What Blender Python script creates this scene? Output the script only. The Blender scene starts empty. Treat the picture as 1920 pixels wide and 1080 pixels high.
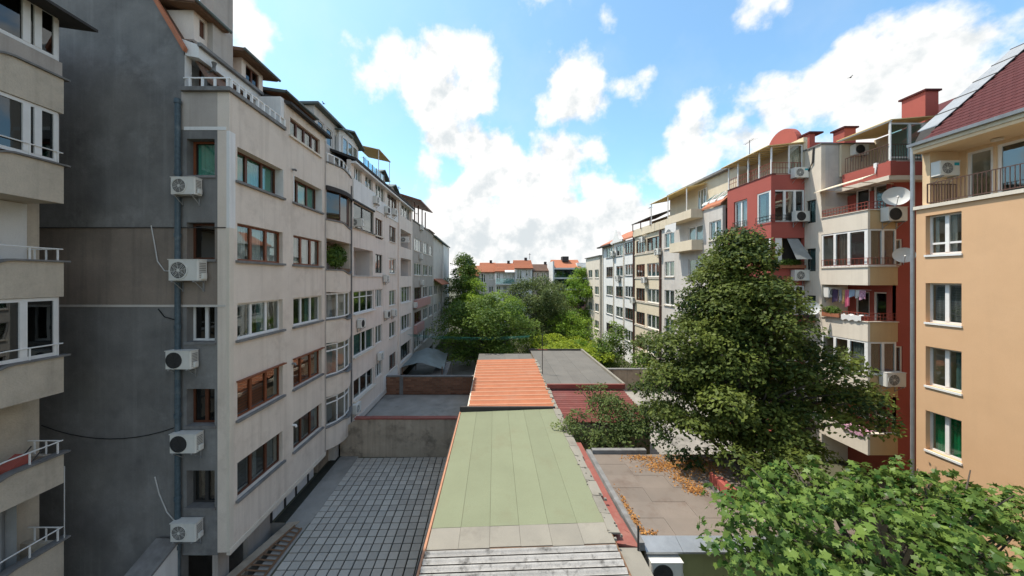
import bpy, math, random
import numpy as np
from mathutils import Vector, Matrix

# ---------------------------------------------------------------- camera, sky, sun, exposure
H = 10.9                 # camera height above the tiled yard
F, CX, CY = 640.0, 928.0, 522.0   # focal length and optical axis in photo pixels (1920 wide)
scene = bpy.context.scene
COL = scene.collection
cam_d = bpy.data.cameras.new('camera')
cam_d.sensor_width = 36.0
cam_d.lens = 36.0 * F / 1920.0
cam_d.shift_x = (960 - CX) / 1920.0
cam_d.shift_y = (CY - 540) / 1920.0
cam_d.clip_end = 6000
cam_d.clip_start = 0.1
cam = bpy.data.objects.new('camera', cam_d)
COL.objects.link(cam)
cam.location = (0, 0, H)
cam.rotation_euler = (math.pi / 2, 0, 0)
scene.camera = cam
scene.view_settings.view_transform = 'Standard'
scene.view_settings.look = 'None'
scene.view_settings.gamma = 1
scene.view_settings.use_curve_mapping = False
scene.view_settings.exposure = 0.95
scene.render.engine = 'CYCLES'
scene.cycles.max_bounces = 8
scene.cycles.diffuse_bounces = 5
scene.cycles.glossy_bounces = 3
scene.cycles.transparent_max_bounces = 8
scene.cycles.transmission_bounces = 3
scene.cycles.caustics_reflective = False
scene.cycles.caustics_refractive = False

SUN_EL, SUN_AZ = math.radians(64.5), math.radians(25)      # azimuth measured from -X towards +Y
sdir = Vector((-math.cos(SUN_EL) * math.cos(SUN_AZ), math.cos(SUN_EL) * math.sin(SUN_AZ), math.sin(SUN_EL)))
sun_d = bpy.data.lights.new('sun', 'SUN')
sun_d.energy = 3.1
sun_d.angle = math.radians(0.53)
sun_d.color = (1.0, 0.93, 0.82)
sun = bpy.data.objects.new('sun', sun_d)
COL.objects.link(sun)
sun.location = (0, 0, 60)
sun.rotation_euler = sdir.to_track_quat('Z', 'Y').to_euler()

world = bpy.data.worlds.new('World')
scene.world = world
world.use_nodes = True
wt = world.node_tree
wt.nodes.clear()
WN, WL = wt.nodes, wt.links
def wnode(t, **k):
    n = WN.new(t)
    for a, b in k.items():
        setattr(n, a, b)
    return n
def wmath(op, a, b=None, c=None, clamp=False):
    n = wnode('ShaderNodeMath', operation=op, use_clamp=clamp)
    for i, v in enumerate((a, b, c)):
        if v is None: continue
        if isinstance(v, (int, float)): n.inputs[i].default_value = v
        else: WL.new(v, n.inputs[i])
    return n.outputs[0]
def wvec(op, a, b=None, scale=None):
    n = wnode('ShaderNodeVectorMath', operation=op)
    for i, v in enumerate((a, b)):
        if v is None: continue
        if isinstance(v, (tuple, list)): n.inputs[i].default_value = v
        else: WL.new(v, n.inputs[i])
    if scale is not None: n.inputs['Scale'].default_value = scale
    return n.outputs['Value'] if op in ('DISTANCE', 'LENGTH', 'DOT_PRODUCT') else n.outputs['Vector']
def wnoise(vec, scale, detail=6, rough=0.55, lac=2.0, color=False):
    n = wnode('ShaderNodeTexNoise')
    n.inputs['Scale'].default_value = scale
    n.inputs['Detail'].default_value = detail
    n.inputs['Roughness'].default_value = rough
    n.inputs['Lacunarity'].default_value = lac
    WL.new(vec, n.inputs['Vector'])
    return n.outputs['Color'] if color else n.outputs['Fac']
sky = wnode('ShaderNodeTexSky', sky_type='NISHITA', sun_disc=False, sun_elevation=SUN_EL,
            sun_rotation=math.atan2(sdir.x, sdir.y), altitude=150)
sky.air_density = 1.0
sky.dust_density = 1.2
sky.ozone_density = 1.6
tc = wnode('ShaderNodeTexCoord')
dirv = wvec('NORMALIZE', tc.outputs['Generated'])
sep = wnode('ShaderNodeSeparateXYZ'); WL.new(dirv, sep.inputs[0])
def fbm_field(vec):
    # billowy noise shared by cloud outline and cloud shading
    a = wnoise(vec, 9.0, 7, 0.56, 2.1)
    b = wnoise(vec, 3.6, 3, 0.5)
    return wmath('ADD', wmath('MULTIPLY', a, 0.75), wmath('MULTIPLY', b, 0.25))
warp = wvec('SCALE', wvec('SUBTRACT', wnoise(dirv, 7.0, 3, 0.5, color=True), (0.5, 0.5, 0.5)), scale=0.10)
dw = wvec('ADD', dirv, warp)
# cumulus banks: centre direction (as seen in the photograph, at infinity) and angular radius
banks = [(735,112,72),(812,105,82),(884,112,62),(715,150,52),(800,165,85),(870,185,66),(905,92,38),
 (830,252,70),(880,280,66),(800,312,52),(930,310,70),(1055,300,78),(1095,285,56),(1105,345,52),(900,355,78),(1000,365,80),
 (1070,175,72),(1100,190,60),(1020,195,44),(1085,95,34),(1060,122,42),(1135,25,32),(1165,168,22),(1212,136,16),
 (465,55,72),(500,105,50),(430,20,70),(653,58,22),(632,108,12),
 (1285,265,74),(1235,312,58),(1315,310,62),(1295,215,46),(1452,205,86),(1400,262,70),(1550,172,112),(1650,120,105),
 (1760,85,112),(1860,50,112),(1905,140,150),(1484,150,34),(1700,200,150),(1450,300,92),(1330,200,26),
 (1010,-10,44),(1060,-12,40),(1450,2,46),(1400,14,18),
 (1000,440,120),(850,418,95),(1150,405,85),(1205,400,60),(920,470,120),(1100,470,120),(1230,460,110),(780,410,60)]
acc = None
for px, py, r in banks:
    v = Vector((px - CX, F, CY - py)); L = v.length; v.normalize()
    # pixel radius to chord length on the unit sphere
    ang = r / L * (0.5 + 0.5 * F / L)
    d = wvec('DISTANCE', dw, tuple(v))
    m = wmath('MULTIPLY_ADD', d, -1.0, ang)
    if acc is None: acc = m
    else:
        n = wnode('ShaderNodeMath', operation='SMOOTH_MAX')
        WL.new(acc, n.inputs[0]); WL.new(m, n.inputs[1]); n.inputs[2].default_value = 0.025
        acc = n.outputs[0]
# the same kind of cloud goes on round the rest of the sky
oth = wmath('MULTIPLY', wmath('SUBTRACT', wnoise(dw, 2.2, 2, 0.5), 0.50), 0.55)
back = wmath('SUBTRACT', 0.52, sep.outputs['Y'], clamp=False)
oth = wmath('ADD', oth, wmath('MINIMUM', wmath('MULTIPLY', back, 0.8), 0.0))
n = wnode('ShaderNodeMath', operation='SMOOTH_MAX'); WL.new(acc, n.inputs[0]); WL.new(oth, n.inputs[1]); n.inputs[2].default_value = 0.02
acc = n.outputs[0]
f0 = fbm_field(dirv)
up = wvec('ADD', dirv, (-0.018, 0.0, 0.035))
f1 = fbm_field(up)
fld = wmath('ADD', acc, wmath('MULTIPLY', wmath('SUBTRACT', f0, 0.5), 0.27))
mr = wnode('ShaderNodeMapRange', interpolation_type='SMOOTHSTEP')
WL.new(fld, mr.inputs['Value']); mr.inputs['From Min'].default_value = 0.004; mr.inputs['From Max'].default_value = 0.05
dens = mr.outputs['Result']
# thin veil and horizon whitening
veil = wmath('MULTIPLY', wmath('SUBTRACT', wnoise(dirv, 5.0, 5, 0.6), 0.46, clamp=True), 0.35)
hz = wnode('ShaderNodeMapRange', interpolation_type='SMOOTHSTEP')
WL.new(sep.outputs['Z'], hz.inputs['Value']); hz.inputs['From Min'].default_value = 0.26; hz.inputs['From Max'].default_value = 0.0
hz.inputs['To Min'].default_value = 0.0; hz.inputs['To Max'].default_value = 0.48
dens = wmath('MAXIMUM', dens, wmath('ADD', veil, hz.outputs['Result'], clamp=True))
# self-shading: lighter where the field falls off towards the sun, greyer in thick undersides
sh = wmath('ADD', wmath('MULTIPLY', wmath('SUBTRACT', f1, f0), 2.4), wmath('MULTIPLY', acc, 1.9))
ms = wnode('ShaderNodeMapRange', interpolation_type='SMOOTHSTEP')
WL.new(sh, ms.inputs['Value']); ms.inputs['From Min'].default_value = 0.02; ms.inputs['From Max'].default_value = 0.55
cr = wnode('ShaderNodeMix', data_type='RGBA')
WL.new(ms.outputs['Result'], cr.inputs['Factor'])
CLOUD = 3.9
cr.inputs['A'].default_value = (CLOUD, CLOUD * 0.99, CLOUD * 0.97, 1)
cr.inputs['B'].default_value = (CLOUD * 0.66, CLOUD * 0.71, CLOUD * 0.735, 1)
skyc = wnode('ShaderNodeMix', data_type='RGBA', blend_type='MULTIPLY')
skyc.inputs['Factor'].default_value = 1.0
WL.new(sky.outputs['Color'], skyc.inputs['A']); skyc.inputs['B'].default_value = (0.80, 1.0, 0.97, 1)
fin = wnode('ShaderNodeMix', data_type='RGBA')
WL.new(dens, fin.inputs['Factor']); WL.new(skyc.outputs['Result'], fin.inputs['A']); WL.new(cr.outputs['Result'], fin.inputs['B'])
bg = wnode('ShaderNodeBackground'); bg.inputs['Strength'].default_value = 0.15
WL.new(fin.outputs['Result'], bg.inputs['Color'])
wo = wnode('ShaderNodeOutputWorld'); WL.new(bg.outputs[0], wo.inputs['Surface'])
world.cycles.sampling_method = 'MANUAL'
world.cycles.sample_map_resolution = 512

# ---------------------------------------------------------------- pixel helpers
def YX(px, X): return F * X / (px - CX)            # depth where a pixel column meets the plane x = X
def ZY(py, Y): return H - (py - CY) * Y / F        # height of a pixel row at depth Y
def XY(px, Y): return (px - CX) * Y / F            # x of a pixel column at depth Y
def PG(px, py, z):                                 # point on the horizontal plane z
    Y = F * (H - z) / (py - CY); return (XY(px, Y), Y)

RND = random.Random(11)
NPR = np.random.default_rng(5)

# ---------------------------------------------------------------- materials
def new_mat(name):
    m = bpy.data.materials.new(name); m.use_nodes = True
    return m, m.node_tree.nodes, m.node_tree.links, m.node_tree.nodes['Principled BSDF']
def set_spec(b, v):
    b.inputs['Specular IOR Level'].default_value = v
def surf(name, c1, c2=None, scale=1.5, rough=0.85, streak=0.0, dirt=(0.08, 0.07, 0.06), grain=0.15, bump=0.15, bscale=60,
         metal=0.0, spec=0.3, varied=0.0, blotch=0.0, contrast=0.5, bls=0.55):
    """weathered plain surface: two-tone mottling, vertical run-off streaks, blotches of dirt, fine grain and relief"""
    m, N, L, b = new_mat(name)
    c2 = c2 or tuple(x * 0.8 for x in c1)
    t = N.new('ShaderNodeTexCoord')
    n1 = N.new('ShaderNodeTexNoise'); n1.inputs['Scale'].default_value = scale; n1.inputs['Detail'].default_value = 7; n1.inputs['Roughness'].default_value = 0.6
    L.new(t.outputs['Object'], n1.inputs['Vector'])
    r = N.new('ShaderNodeMapRange'); r.inputs['From Min'].default_value = 0.5 - contrast * .5; r.inputs['From Max'].default_value = 0.5 + contrast * .5
    L.new(n1.outputs['Fac'], r.inputs['Value'])
    mx = N.new('ShaderNodeMix'); mx.data_type = 'RGBA'
    L.new(r.outputs['Result'], mx.inputs['Factor']); mx.inputs['A'].default_value = (*c2, 1); mx.inputs['B'].default_value = (*c1, 1)
    cur = mx.outputs['Result']
    def darken(fac_socket, col, cur):
        k = N.new('ShaderNodeMix'); k.data_type = 'RGBA'
        L.new(fac_socket, k.inputs['Factor']); L.new(cur, k.inputs['A']); k.inputs['B'].default_value = (*col, 1)
        return k.outputs['Result']
    if streak:
        mp = N.new('ShaderNodeMapping'); mp.inputs['Scale'].default_value = (2.6, 2.6, 0.10)
        L.new(t.outputs['Object'], mp.inputs['Vector'])
        n2 = N.new('ShaderNodeTexNoise'); n2.inputs['Scale'].default_value = 1.3; n2.inputs['Detail'].default_value = 6; n2.inputs['Roughness'].default_value = 0.65
        L.new(mp.outputs[0], n2.inputs['Vector'])
        r2 = N.new('ShaderNodeMapRange'); r2.inputs['From Min'].default_value = 0.50; r2.inputs['From Max'].default_value = 0.78; r2.inputs['To Max'].default_value = streak
        L.new(n2.outputs['Fac'], r2.inputs['Value']); cur = darken(r2.outputs['Result'], dirt, cur)
    if blotch:
        n4 = N.new('ShaderNodeTexNoise'); n4.inputs['Scale'].default_value = bls; n4.inputs['Detail'].default_value = 8; n4.inputs['Roughness'].default_value = 0.68
        L.new(t.outputs['Object'], n4.inputs['Vector'])
        r4 = N.new('ShaderNodeMapRange'); r4.inputs['From Min'].default_value = 0.52; r4.inputs['From Max'].default_value = 0.68; r4.inputs['To Max'].default_value = blotch
        L.new(n4.outputs['Fac'], r4.inputs['Value']); cur = darken(r4.outputs['Result'], dirt, cur)
    if grain:
        n3 = N.new('ShaderNodeTexNoise'); n3.inputs['Scale'].default_value = bscale * .6; n3.inputs['Detail'].default_value = 3
        L.new(t.outputs['Object'], n3.inputs['Vector'])
        r3 = N.new('ShaderNodeMapRange'); r3.inputs['From Min'].default_value = 0.4; r3.inputs['From Max'].default_value = 0.75; r3.inputs['To Max'].default_value = grain
        L.new(n3.outputs['Fac'], r3.inputs['Value']); cur = darken(r3.outputs['Result'], tuple(x * .45 for x in c1), cur)
    if varied:
        oi = N.new('ShaderNodeObjectInfo'); hs = N.new('ShaderNodeHueSaturation')
        rv = N.new('ShaderNodeMapRange'); rv.inputs['To Min'].default_value = 1 - varied; rv.inputs['To Max'].default_value = 1 + varied
        L.new(oi.outputs['Random'], rv.inputs['Value']); L.new(rv.outputs['Result'], hs.inputs['Value']); L.new(cur, hs.inputs['Color']); cur = hs.outputs['Color']
    L.new(cur, b.inputs['Base Color'])
    b.inputs['Roughness'].default_value = rough; b.inputs['Metallic'].default_value = metal; set_spec(b, spec)
    if bump:
        nb = N.new('ShaderNodeTexNoise'); nb.inputs['Scale'].default_value = bscale; nb.inputs['Detail'].default_value = 4
        L.new(t.outputs['Object'], nb.inputs['Vector'])
        bp = N.new('ShaderNodeBump'); bp.inputs['Strength'].default_value = bump; bp.inputs['Distance'].default_value = 0.02
        L.new(nb.outputs['Fac'], bp.inputs['Height']); L.new(bp.outputs[0], b.inputs['Normal'])
    return m
def glass(name, tint=(0.5, 0.55, 0.55), refl=1.0):
    m, N, L, b = new_mat(name)
    N.remove(b)
    tr = N.new('ShaderNodeBsdfTransparent'); tr.inputs[0].default_value = (*tint, 1)
    gl = N.new('ShaderNodeBsdfGlossy'); gl.inputs['Roughness'].default_value = 0.02; gl.inputs[0].default_value = (0.9, 0.93, 0.93, 1)
    fr = N.new('ShaderNodeFresnel')
    ge = N.new('ShaderNodeNewGeometry'); io = N.new('ShaderNodeMapRange'); io.inputs['To Min'].default_value = 1.55; io.inputs['To Max'].default_value = 1 / 1.55
    L.new(ge.outputs['Backfacing'], io.inputs['Value']); L.new(io.outputs['Result'], fr.inputs['IOR'])     # same reflectance on both faces of a thin pane
    sc = N.new('ShaderNodeMath'); sc.operation = 'MULTIPLY_ADD'; sc.inputs[1].default_value = 1.1 * refl; sc.inputs[2].default_value = 0.07 * refl; sc.use_clamp = True
    t = N.new('ShaderNodeTexCoord'); nz = N.new('ShaderNodeTexNoise'); nz.inputs['Scale'].default_value = 1.1; nz.inputs['Detail'].default_value = 1
    bp = N.new('ShaderNodeBump'); bp.inputs['Strength'].default_value = 0.05; bp.inputs['Distance'].default_value = 0.05
    L.new(t.outputs['Object'], nz.inputs['Vector']); L.new(nz.outputs['Fac'], bp.inputs['Height']); L.new(bp.outputs[0], gl.inputs['Normal'])
    mx = N.new('ShaderNodeMixShader')
    L.new(fr.outputs[0], sc.inputs[0]); L.new(sc.outputs[0], mx.inputs[0]); L.new(tr.outputs[0], mx.inputs[1]); L.new(gl.outputs[0], mx.inputs[2])
    L.new(mx.outputs[0], N['Material Output'].inputs['Surface'])
    return m
def leafmat(name, dark, light, trans=0.35, rough=0.55):
    m, N, L, b = new_mat(name)
    N.remove(b)
    at = N.new('ShaderNodeAttribute'); at.attribute_name = 'tint'
    rp = N.new('ShaderNodeValToRGB')
    rp.color_ramp.elements[0].color = (*dark, 1); rp.color_ramp.elements[1].color = (*light, 1)
    L.new(at.outputs['Fac'], rp.inputs[0])
    df = N.new('ShaderNodeBsdfPrincipled'); df.inputs['Roughness'].default_value = rough; df.inputs['Specular IOR Level'].default_value = 0.18
    tl = N.new('ShaderNodeBsdfTranslucent')
    hs = N.new('ShaderNodeHueSaturation'); hs.inputs['Value'].default_value = 1.5; hs.inputs['Hue'].default_value = 0.485
    L.new(rp.outputs[0], hs.inputs['Color']); L.new(hs.outputs[0], tl.inputs[0]); L.new(rp.outputs[0], df.inputs['Base Color'])
    mx = N.new('ShaderNodeMixShader'); mx.inputs[0].default_value = trans
    L.new(df.outputs[0], mx.inputs[1]); L.new(tl.outputs[0], mx.inputs[2]); L.new(mx.outputs[0], N['Material Output'].inputs['Surface'])
    return m

M = {}
M['stucco'] = surf('beige_stucco', (0.72, 0.63, 0.54), (0.61, 0.525, 0.445), 0.9, streak=0.5, dirt=(0.36, 0.295, 0.24), blotch=0.35, bls=0.8, bump=0.35, bscale=45)
M['stucco_pink'] = surf('pinkish_stucco', (0.74, 0.65, 0.575), (0.66, 0.57, 0.50), 0.8, streak=0.3, dirt=(0.2, 0.16, 0.14), blotch=0.12, bump=0.3, bscale=45)
M['stucco_grey'] = surf('grey_brown_stucco', (0.45, 0.40, 0.355), (0.36, 0.32, 0.285), 0.9, streak=0.4, dirt=(0.11, 0.1, 0.09), blotch=0.2)
M['gable_grey'] = surf('grey_painted_gable', (0.225, 0.22, 0.212), (0.12, 0.118, 0.115), 0.7, streak=0.35, dirt=(0.30, 0.298, 0.29), blotch=0.55, bump=0.3, bscale=30, contrast=.42)
M['gable_brown'] = surf('brown_gable', (0.28, 0.23, 0.19), (0.20, 0.168, 0.14), 0.8, streak=0.5, dirt=(0.08, 0.07, 0.065), blotch=0.3, bump=0.3, bscale=30)
M['balc_beige'] = surf('rough_beige_render', (0.58, 0.505, 0.405), (0.47, 0.41, 0.33), 2.0, streak=0.3, blotch=0.25, dirt=(0.12, 0.1, 0.085), bump=0.7, bscale=25)
M['trim_grey'] = surf('weathered_cement', (0.24, 0.235, 0.23), (0.13, 0.125, 0.12), 3.0, streak=0.3, blotch=0.4, bump=0.4)
M['white_paint'] = surf('white_paint', (0.76, 0.75, 0.73), (0.64, 0.63, 0.61), 2.0, rough=0.5, streak=0.15, dirt=(0.35, 0.33, 0.3), grain=0.05, bump=0.05)
M['white_wall'] = surf('white_wall', (0.74, 0.73, 0.71), (0.65, 0.64, 0.62), 1.0, streak=0.28, dirt=(0.3, 0.28, 0.27), blotch=0.15)
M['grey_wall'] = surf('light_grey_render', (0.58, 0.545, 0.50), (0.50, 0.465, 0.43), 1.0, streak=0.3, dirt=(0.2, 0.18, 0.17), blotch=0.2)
M['orange'] = surf('apricot_render', (0.62, 0.39, 0.225), (0.57, 0.355, 0.20), 0.8, streak=0.10, dirt=(0.42, 0.28, 0.17), grain=0.08, bump=0.25, bscale=50, blotch=0.12)
M['orange_pale'] = surf('pale_apricot_render', (0.72, 0.53, 0.33), (0.66, 0.48, 0.30), 1.0, streak=0.12, dirt=(0.4, 0.3, 0.2))
M['red'] = surf('brick_red_render', (0.37, 0.092, 0.072), (0.32, 0.08, 0.062), 0.9, streak=0.18, dirt=(0.26, 0.08, 0.06), grain=0.08, blotch=0.12)
M['cream'] = surf('cream_render', (0.66, 0.57, 0.43), (0.58, 0.50, 0.37), 1.0, streak=0.22, dirt=(0.3, 0.24, 0.17), blotch=0.12)
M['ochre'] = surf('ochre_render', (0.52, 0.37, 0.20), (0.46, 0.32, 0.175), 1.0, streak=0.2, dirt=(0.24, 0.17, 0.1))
M['bone'] = surf('bone_render', (0.67, 0.60, 0.505), (0.60, 0.535, 0.45), 1.0, streak=0.25, dirt=(0.3, 0.26, 0.22), blotch=0.12)
M['pinkwall'] = surf('faded_pink_render', (0.50, 0.27, 0.23), (0.42, 0.23, 0.2), 1.0, streak=0.25, dirt=(0.2, 0.12, 0.1))
M['brownwood'] = surf('brown_wood', (0.13, 0.045, 0.022), (0.075, 0.027, 0.014), 6, rough=0.45, streak=0.3, dirt=(0.03, 0.015, 0.01), bump=0.1)
M['redwood'] = surf('reddish_wood', (0.25, 0.075, 0.03), (0.15, 0.045, 0.02), 6, rough=0.45, streak=0.3, dirt=(0.05, 0.02, 0.01), bump=0.1)
M['darkmetal'] = surf('dark_metal', (0.045, 0.042, 0.04), (0.03, 0.03, 0.03), 5, rough=0.5, bump=0.05)
M['rustmetal'] = surf('brown_painted_iron', (0.115, 0.06, 0.045), (0.07, 0.035, 0.028), 8, rough=0.5, bump=0.05)
M['redmetal'] = surf('red_painted_iron', (0.32, 0.07, 0.045), (0.2, 0.05, 0.035), 8, rough=0.5, bump=0.05)
M['galv'] = surf('galvanised_sheet', (0.40, 0.41, 0.42), (0.30, 0.31, 0.32), 3, rough=0.42, metal=0.6, streak=0.2, dirt=(0.15, 0.15, 0.15), bump=0.05)
M['pipeblue'] = surf('peeling_blue_pipe', (0.085, 0.125, 0.15), (0.04, 0.06, 0.075), 9, rough=0.5, blotch=0.5, dirt=(0.3, 0.32, 0.32), bump=0.1)
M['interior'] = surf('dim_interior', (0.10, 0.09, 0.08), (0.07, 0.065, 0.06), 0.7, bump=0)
M['loggia'] = surf('loggia_lining', (0.58, 0.54, 0.51), (0.5, 0.46, 0.44), 0.8, streak=0.2, dirt=(0.3, 0.27, 0.25))
M['concrete'] = surf('yard_concrete', (0.33, 0.31, 0.28), (0.21, 0.2, 0.18), 0.9, blotch=0.55, dirt=(0.09, 0.085, 0.08), bump=0.4, bscale=30)
M['paver'] = surf('concrete_paver', (0.44, 0.41, 0.36), (0.34, 0.315, 0.28), 3.0, blotch=0.3, dirt=(0.2, 0.185, 0.165), bump=0.35, bscale=40, varied=0.14)
M['joint'] = surf('mossy_joint', (0.035, 0.035, 0.026), (0.02, 0.021, 0.016), 6, bump=0.3)
M['earth'] = surf('ground_earth', (0.10, 0.085, 0.06), (0.06, 0.07, 0.035), 0.5, blotch=0.3, bump=0.5, bscale=12)
M['asphalt'] = surf('asphalt', (0.06, 0.06, 0.06), (0.04, 0.04, 0.04), 1.0, bump=0.4)
M['oldwall'] = surf('stained_cement_wall', (0.43, 0.35, 0.265), (0.27, 0.22, 0.165), 1.1, streak=0.45, blotch=0.75, bls=0.9, dirt=(0.085, 0.068, 0.052), bump=0.6, bscale=14)
M['brick'] = surf('old_brick', (0.25, 0.12, 0.07), (0.15, 0.075, 0.048), 5, bump=0.4, varied=0.25, blotch=0.25, dirt=(0.09, 0.06, 0.045))
M['mortar'] = surf('mortar', (0.2, 0.17, 0.14), (0.13, 0.11, 0.09), 5, bump=0.4)
M['felt_green'] = surf('green_roofing_felt', (0.215, 0.235, 0.15), (0.19, 0.205, 0.13), 0.6, blotch=0.42, bls=0.4, dirt=(0.175, 0.155, 0.095), grain=0.3, bump=0.3, bscale=90, varied=0.05, rough=0.95)
M['felt_grey'] = surf('grey_roofing_felt', (0.27, 0.25, 0.21), (0.22, 0.205, 0.175), 0.9, blotch=0.45, bls=1.2, dirt=(0.15, 0.135, 0.11), grain=0.25, bump=0.3, bscale=90, varied=0.06, rough=0.95)
M['felt_dark'] = surf('dark_grey_felt', (0.165, 0.155, 0.14), (0.125, 0.12, 0.11), 0.8, blotch=0.4, dirt=(0.12, 0.11, 0.1), grain=0.2, bump=0.3, bscale=90, varied=0.06, rough=0.95)
M['felt_brown'] = surf('dusty_brown_felt', (0.21, 0.17, 0.14), (0.155, 0.13, 0.11), 0.7, blotch=0.6, bls=0.8, dirt=(0.11, 0.07, 0.052), grain=0.2, bump=0.3, bscale=90, varied=0.07, rough=0.95)
M['corr_white'] = surf('lichened_asbestos', (0.40, 0.385, 0.365), (0.27, 0.26, 0.245), 2.5, blotch=0.95, bls=3.2, dirt=(0.06, 0.055, 0.05), grain=0.4, bump=0.5, bscale=40, varied=0.08)
M['crest_pale'] = surf('paler_crest', (0.46, 0.24, 0.15), (0.40, 0.19, 0.11), 3, bump=0.2)  # paler orange for the ridge crest strips and shed edge board
M['corr_orange'] = surf('orange_corrugated_sheet', (0.44, 0.16, 0.075), (0.36, 0.125, 0.06), 1.5, blotch=0.2, dirt=(0.42, 0.30, 0.23), rough=0.7, bump=0.15, varied=0.06)
M['corr_red'] = surf('faded_red_corrugated_sheet', (0.30, 0.10, 0.085), (0.22, 0.075, 0.065), 1.5, blotch=0.3, dirt=(0.26, 0.17, 0.15), rough=0.7, bump=0.15, varied=0.08)
M['red_gutter'] = surf('red_painted_flashing', (0.27, 0.085, 0.065), (0.21, 0.07, 0.055), 2, blotch=0.5, bls=1.5, dirt=(0.3, 0.16, 0.12), rough=0.7, bump=0.15)
M['tile_orange'] = surf('clay_roof_tile', (0.44, 0.165, 0.085), (0.34, 0.125, 0.07), 2.0, blotch=0.3, dirt=(0.22, 0.11, 0.075), bump=0.4, varied=0.06)
M['tile_maroon'] = surf('maroon_roof_tile', (0.095, 0.026, 0.026), (0.07, 0.02, 0.02), 3.0, blotch=0.15, dirt=(0.09, 0.03, 0.028), bump=0.25, varied=0.12, rough=0.75, spec=0.15)
M['tile_brown'] = surf('brown_roof_tile', (0.23, 0.135, 0.095), (0.16, 0.1, 0.075), 3.0, blotch=0.3, bump=0.4)
M['roof_dark'] = surf('dark_roof_sheet', (0.055, 0.05, 0.048), (0.035, 0.033, 0.032), 3.0, blotch=0.2, bump=0.2)
M['verdigris'] = surf('grey_green_sheet', (0.12, 0.15, 0.145), (0.085, 0.105, 0.10), 2, blotch=0.25, rough=0.6)
M['ac_white'] = surf('air_conditioner_enamel', (0.66, 0.65, 0.61), (0.58, 0.57, 0.53), 3.0, rough=0.45, streak=0.25, dirt=(0.3, 0.27, 0.22), grain=0.03, bump=0.02)
M['ac_dark'] = surf('dark_grille', (0.05, 0.05, 0.05), (0.03, 0.03, 0.03), 5, rough=0.5, bump=0)
M['dish'] = surf('dish_enamel', (0.62, 0.63, 0.62), (0.55, 0.56, 0.55), 2.0, rough=0.45, blotch=0.1, dirt=(0.4, 0.38, 0.34), bump=0.02)
M['awning'] = surf('yellow_awning_cloth', (0.72, 0.56, 0.26), (0.66, 0.50, 0.23), 2.0, rough=0.8, streak=0.1, dirt=(0.45, 0.34, 0.17), bump=0.1)
M['awning_cream'] = surf('cream_awning_cloth', (0.70, 0.60, 0.46), (0.62, 0.53, 0.40), 2.0, rough=0.8, streak=0.15, dirt=(0.4, 0.33, 0.25), bump=0.1)
M['curtain_green'] = surf('green_curtain', (0.14, 0.58, 0.44), (0.10, 0.46, 0.35), 2.0, bump=0)
M['blind_green'] = surf('bright_green_blind', (0.0, 0.36, 0.13), (0.0, 0.29, 0.10), 2.0, bump=0)
M['curtain_white'] = surf('lace_curtain', (0.62, 0.61, 0.57), (0.48, 0.47, 0.44), 5.0, bump=0)
M['curtain_grey'] = surf('grey_curtain', (0.27, 0.28, 0.28), (0.2, 0.21, 0.21), 2.0, bump=0)
M['curtain_teal'] = surf('teal_curtain', (0.16, 0.28, 0.28), (0.11, 0.2, 0.2), 2.0, bump=0)
M['curtain_brown'] = surf('brown_blind', (0.22, 0.15, 0.11), (0.15, 0.10, 0.075), 2.0, bump=0)
M['curtain_rust'] = surf('rust_curtain', (0.24, 0.07, 0.035), (0.14, 0.04, 0.02), 2.0, bump=0)
M['shutter_white'] = surf('white_roller_shutter', (0.62, 0.62, 0.60), (0.54, 0.54, 0.52), 2.0, bump=0.05)
M['slat_red'] = surf('terracotta_slat', (0.40, 0.125, 0.06), (0.32, 0.095, 0.045), 3.0, bump=0.05)
M['glass'] = glass('window_glass', (0.82, 0.85, 0.84), 0.7)
M['glass_dark'] = glass('smoked_window_glass', (0.20, 0.20, 0.20), 0.8)
M['glass_blue'] = glass('bluish_balcony_glass', (0.55, 0.75, 0.78), 1.3)
M['cable'] = surf('black_cable', (0.02, 0.02, 0.02), bump=0)
M['cable_white'] = surf('white_conduit', (0.55, 0.54, 0.52), bump=0)
M['line_green'] = surf('green_clothes_line', (0.03, 0.22, 0.20), bump=0)
M['bark'] = surf('bark', (0.10, 0.08, 0.062), (0.05, 0.042, 0.034), 5.0, bump=0.8, bscale=18)
M['leaf_walnut'] = leafmat('dark_tree_leaf', (0.018, 0.040, 0.010), (0.145, 0.18, 0.034), 0.3)
M['leaf_mid'] = leafmat('mid_green_leaf', (0.035, 0.08, 0.014), (0.16, 0.235, 0.04), 0.33)
M['leaf_olive'] = leafmat('olive_green_leaf', (0.038, 0.065, 0.018), (0.14, 0.18, 0.05), 0.28)
M['leaf_bright'] = leafmat('bright_green_leaf', (0.075, 0.16, 0.014), (0.24, 0.35, 0.04), 0.38)
M['leaf_yellow'] = leafmat('yellow_green_leaf', (0.13, 0.20, 0.015), (0.32, 0.38, 0.03), 0.35)
M['leaf_fig'] = leafmat('fig_leaf', (0.024, 0.07, 0.014), (0.19, 0.275, 0.06), 0.3, 0.4)
M['leaf_dead'] = leafmat('fallen_leaf', (0.16, 0.06, 0.02), (0.50, 0.25, 0.07), 0.15, 0.7)
M['cloth_pink'] = surf('pink_cloth', (0.62, 0.16, 0.24), (0.50, 0.11, 0.19), 8, bump=0.1)
M['cloth_blue'] = surf('pale_blue_cloth', (0.38, 0.47, 0.58), (0.3, 0.39, 0.5), 8, bump=0.1)
M['cloth_violet'] = surf('dark_violet_cloth', (0.10, 0.06, 0.12), (0.06, 0.04, 0.08), 8, bump=0.1)
M['cloth_tan'] = surf('tan_cloth', (0.5, 0.34, 0.16), (0.42, 0.28, 0.13), 8, bump=0.1)
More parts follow.
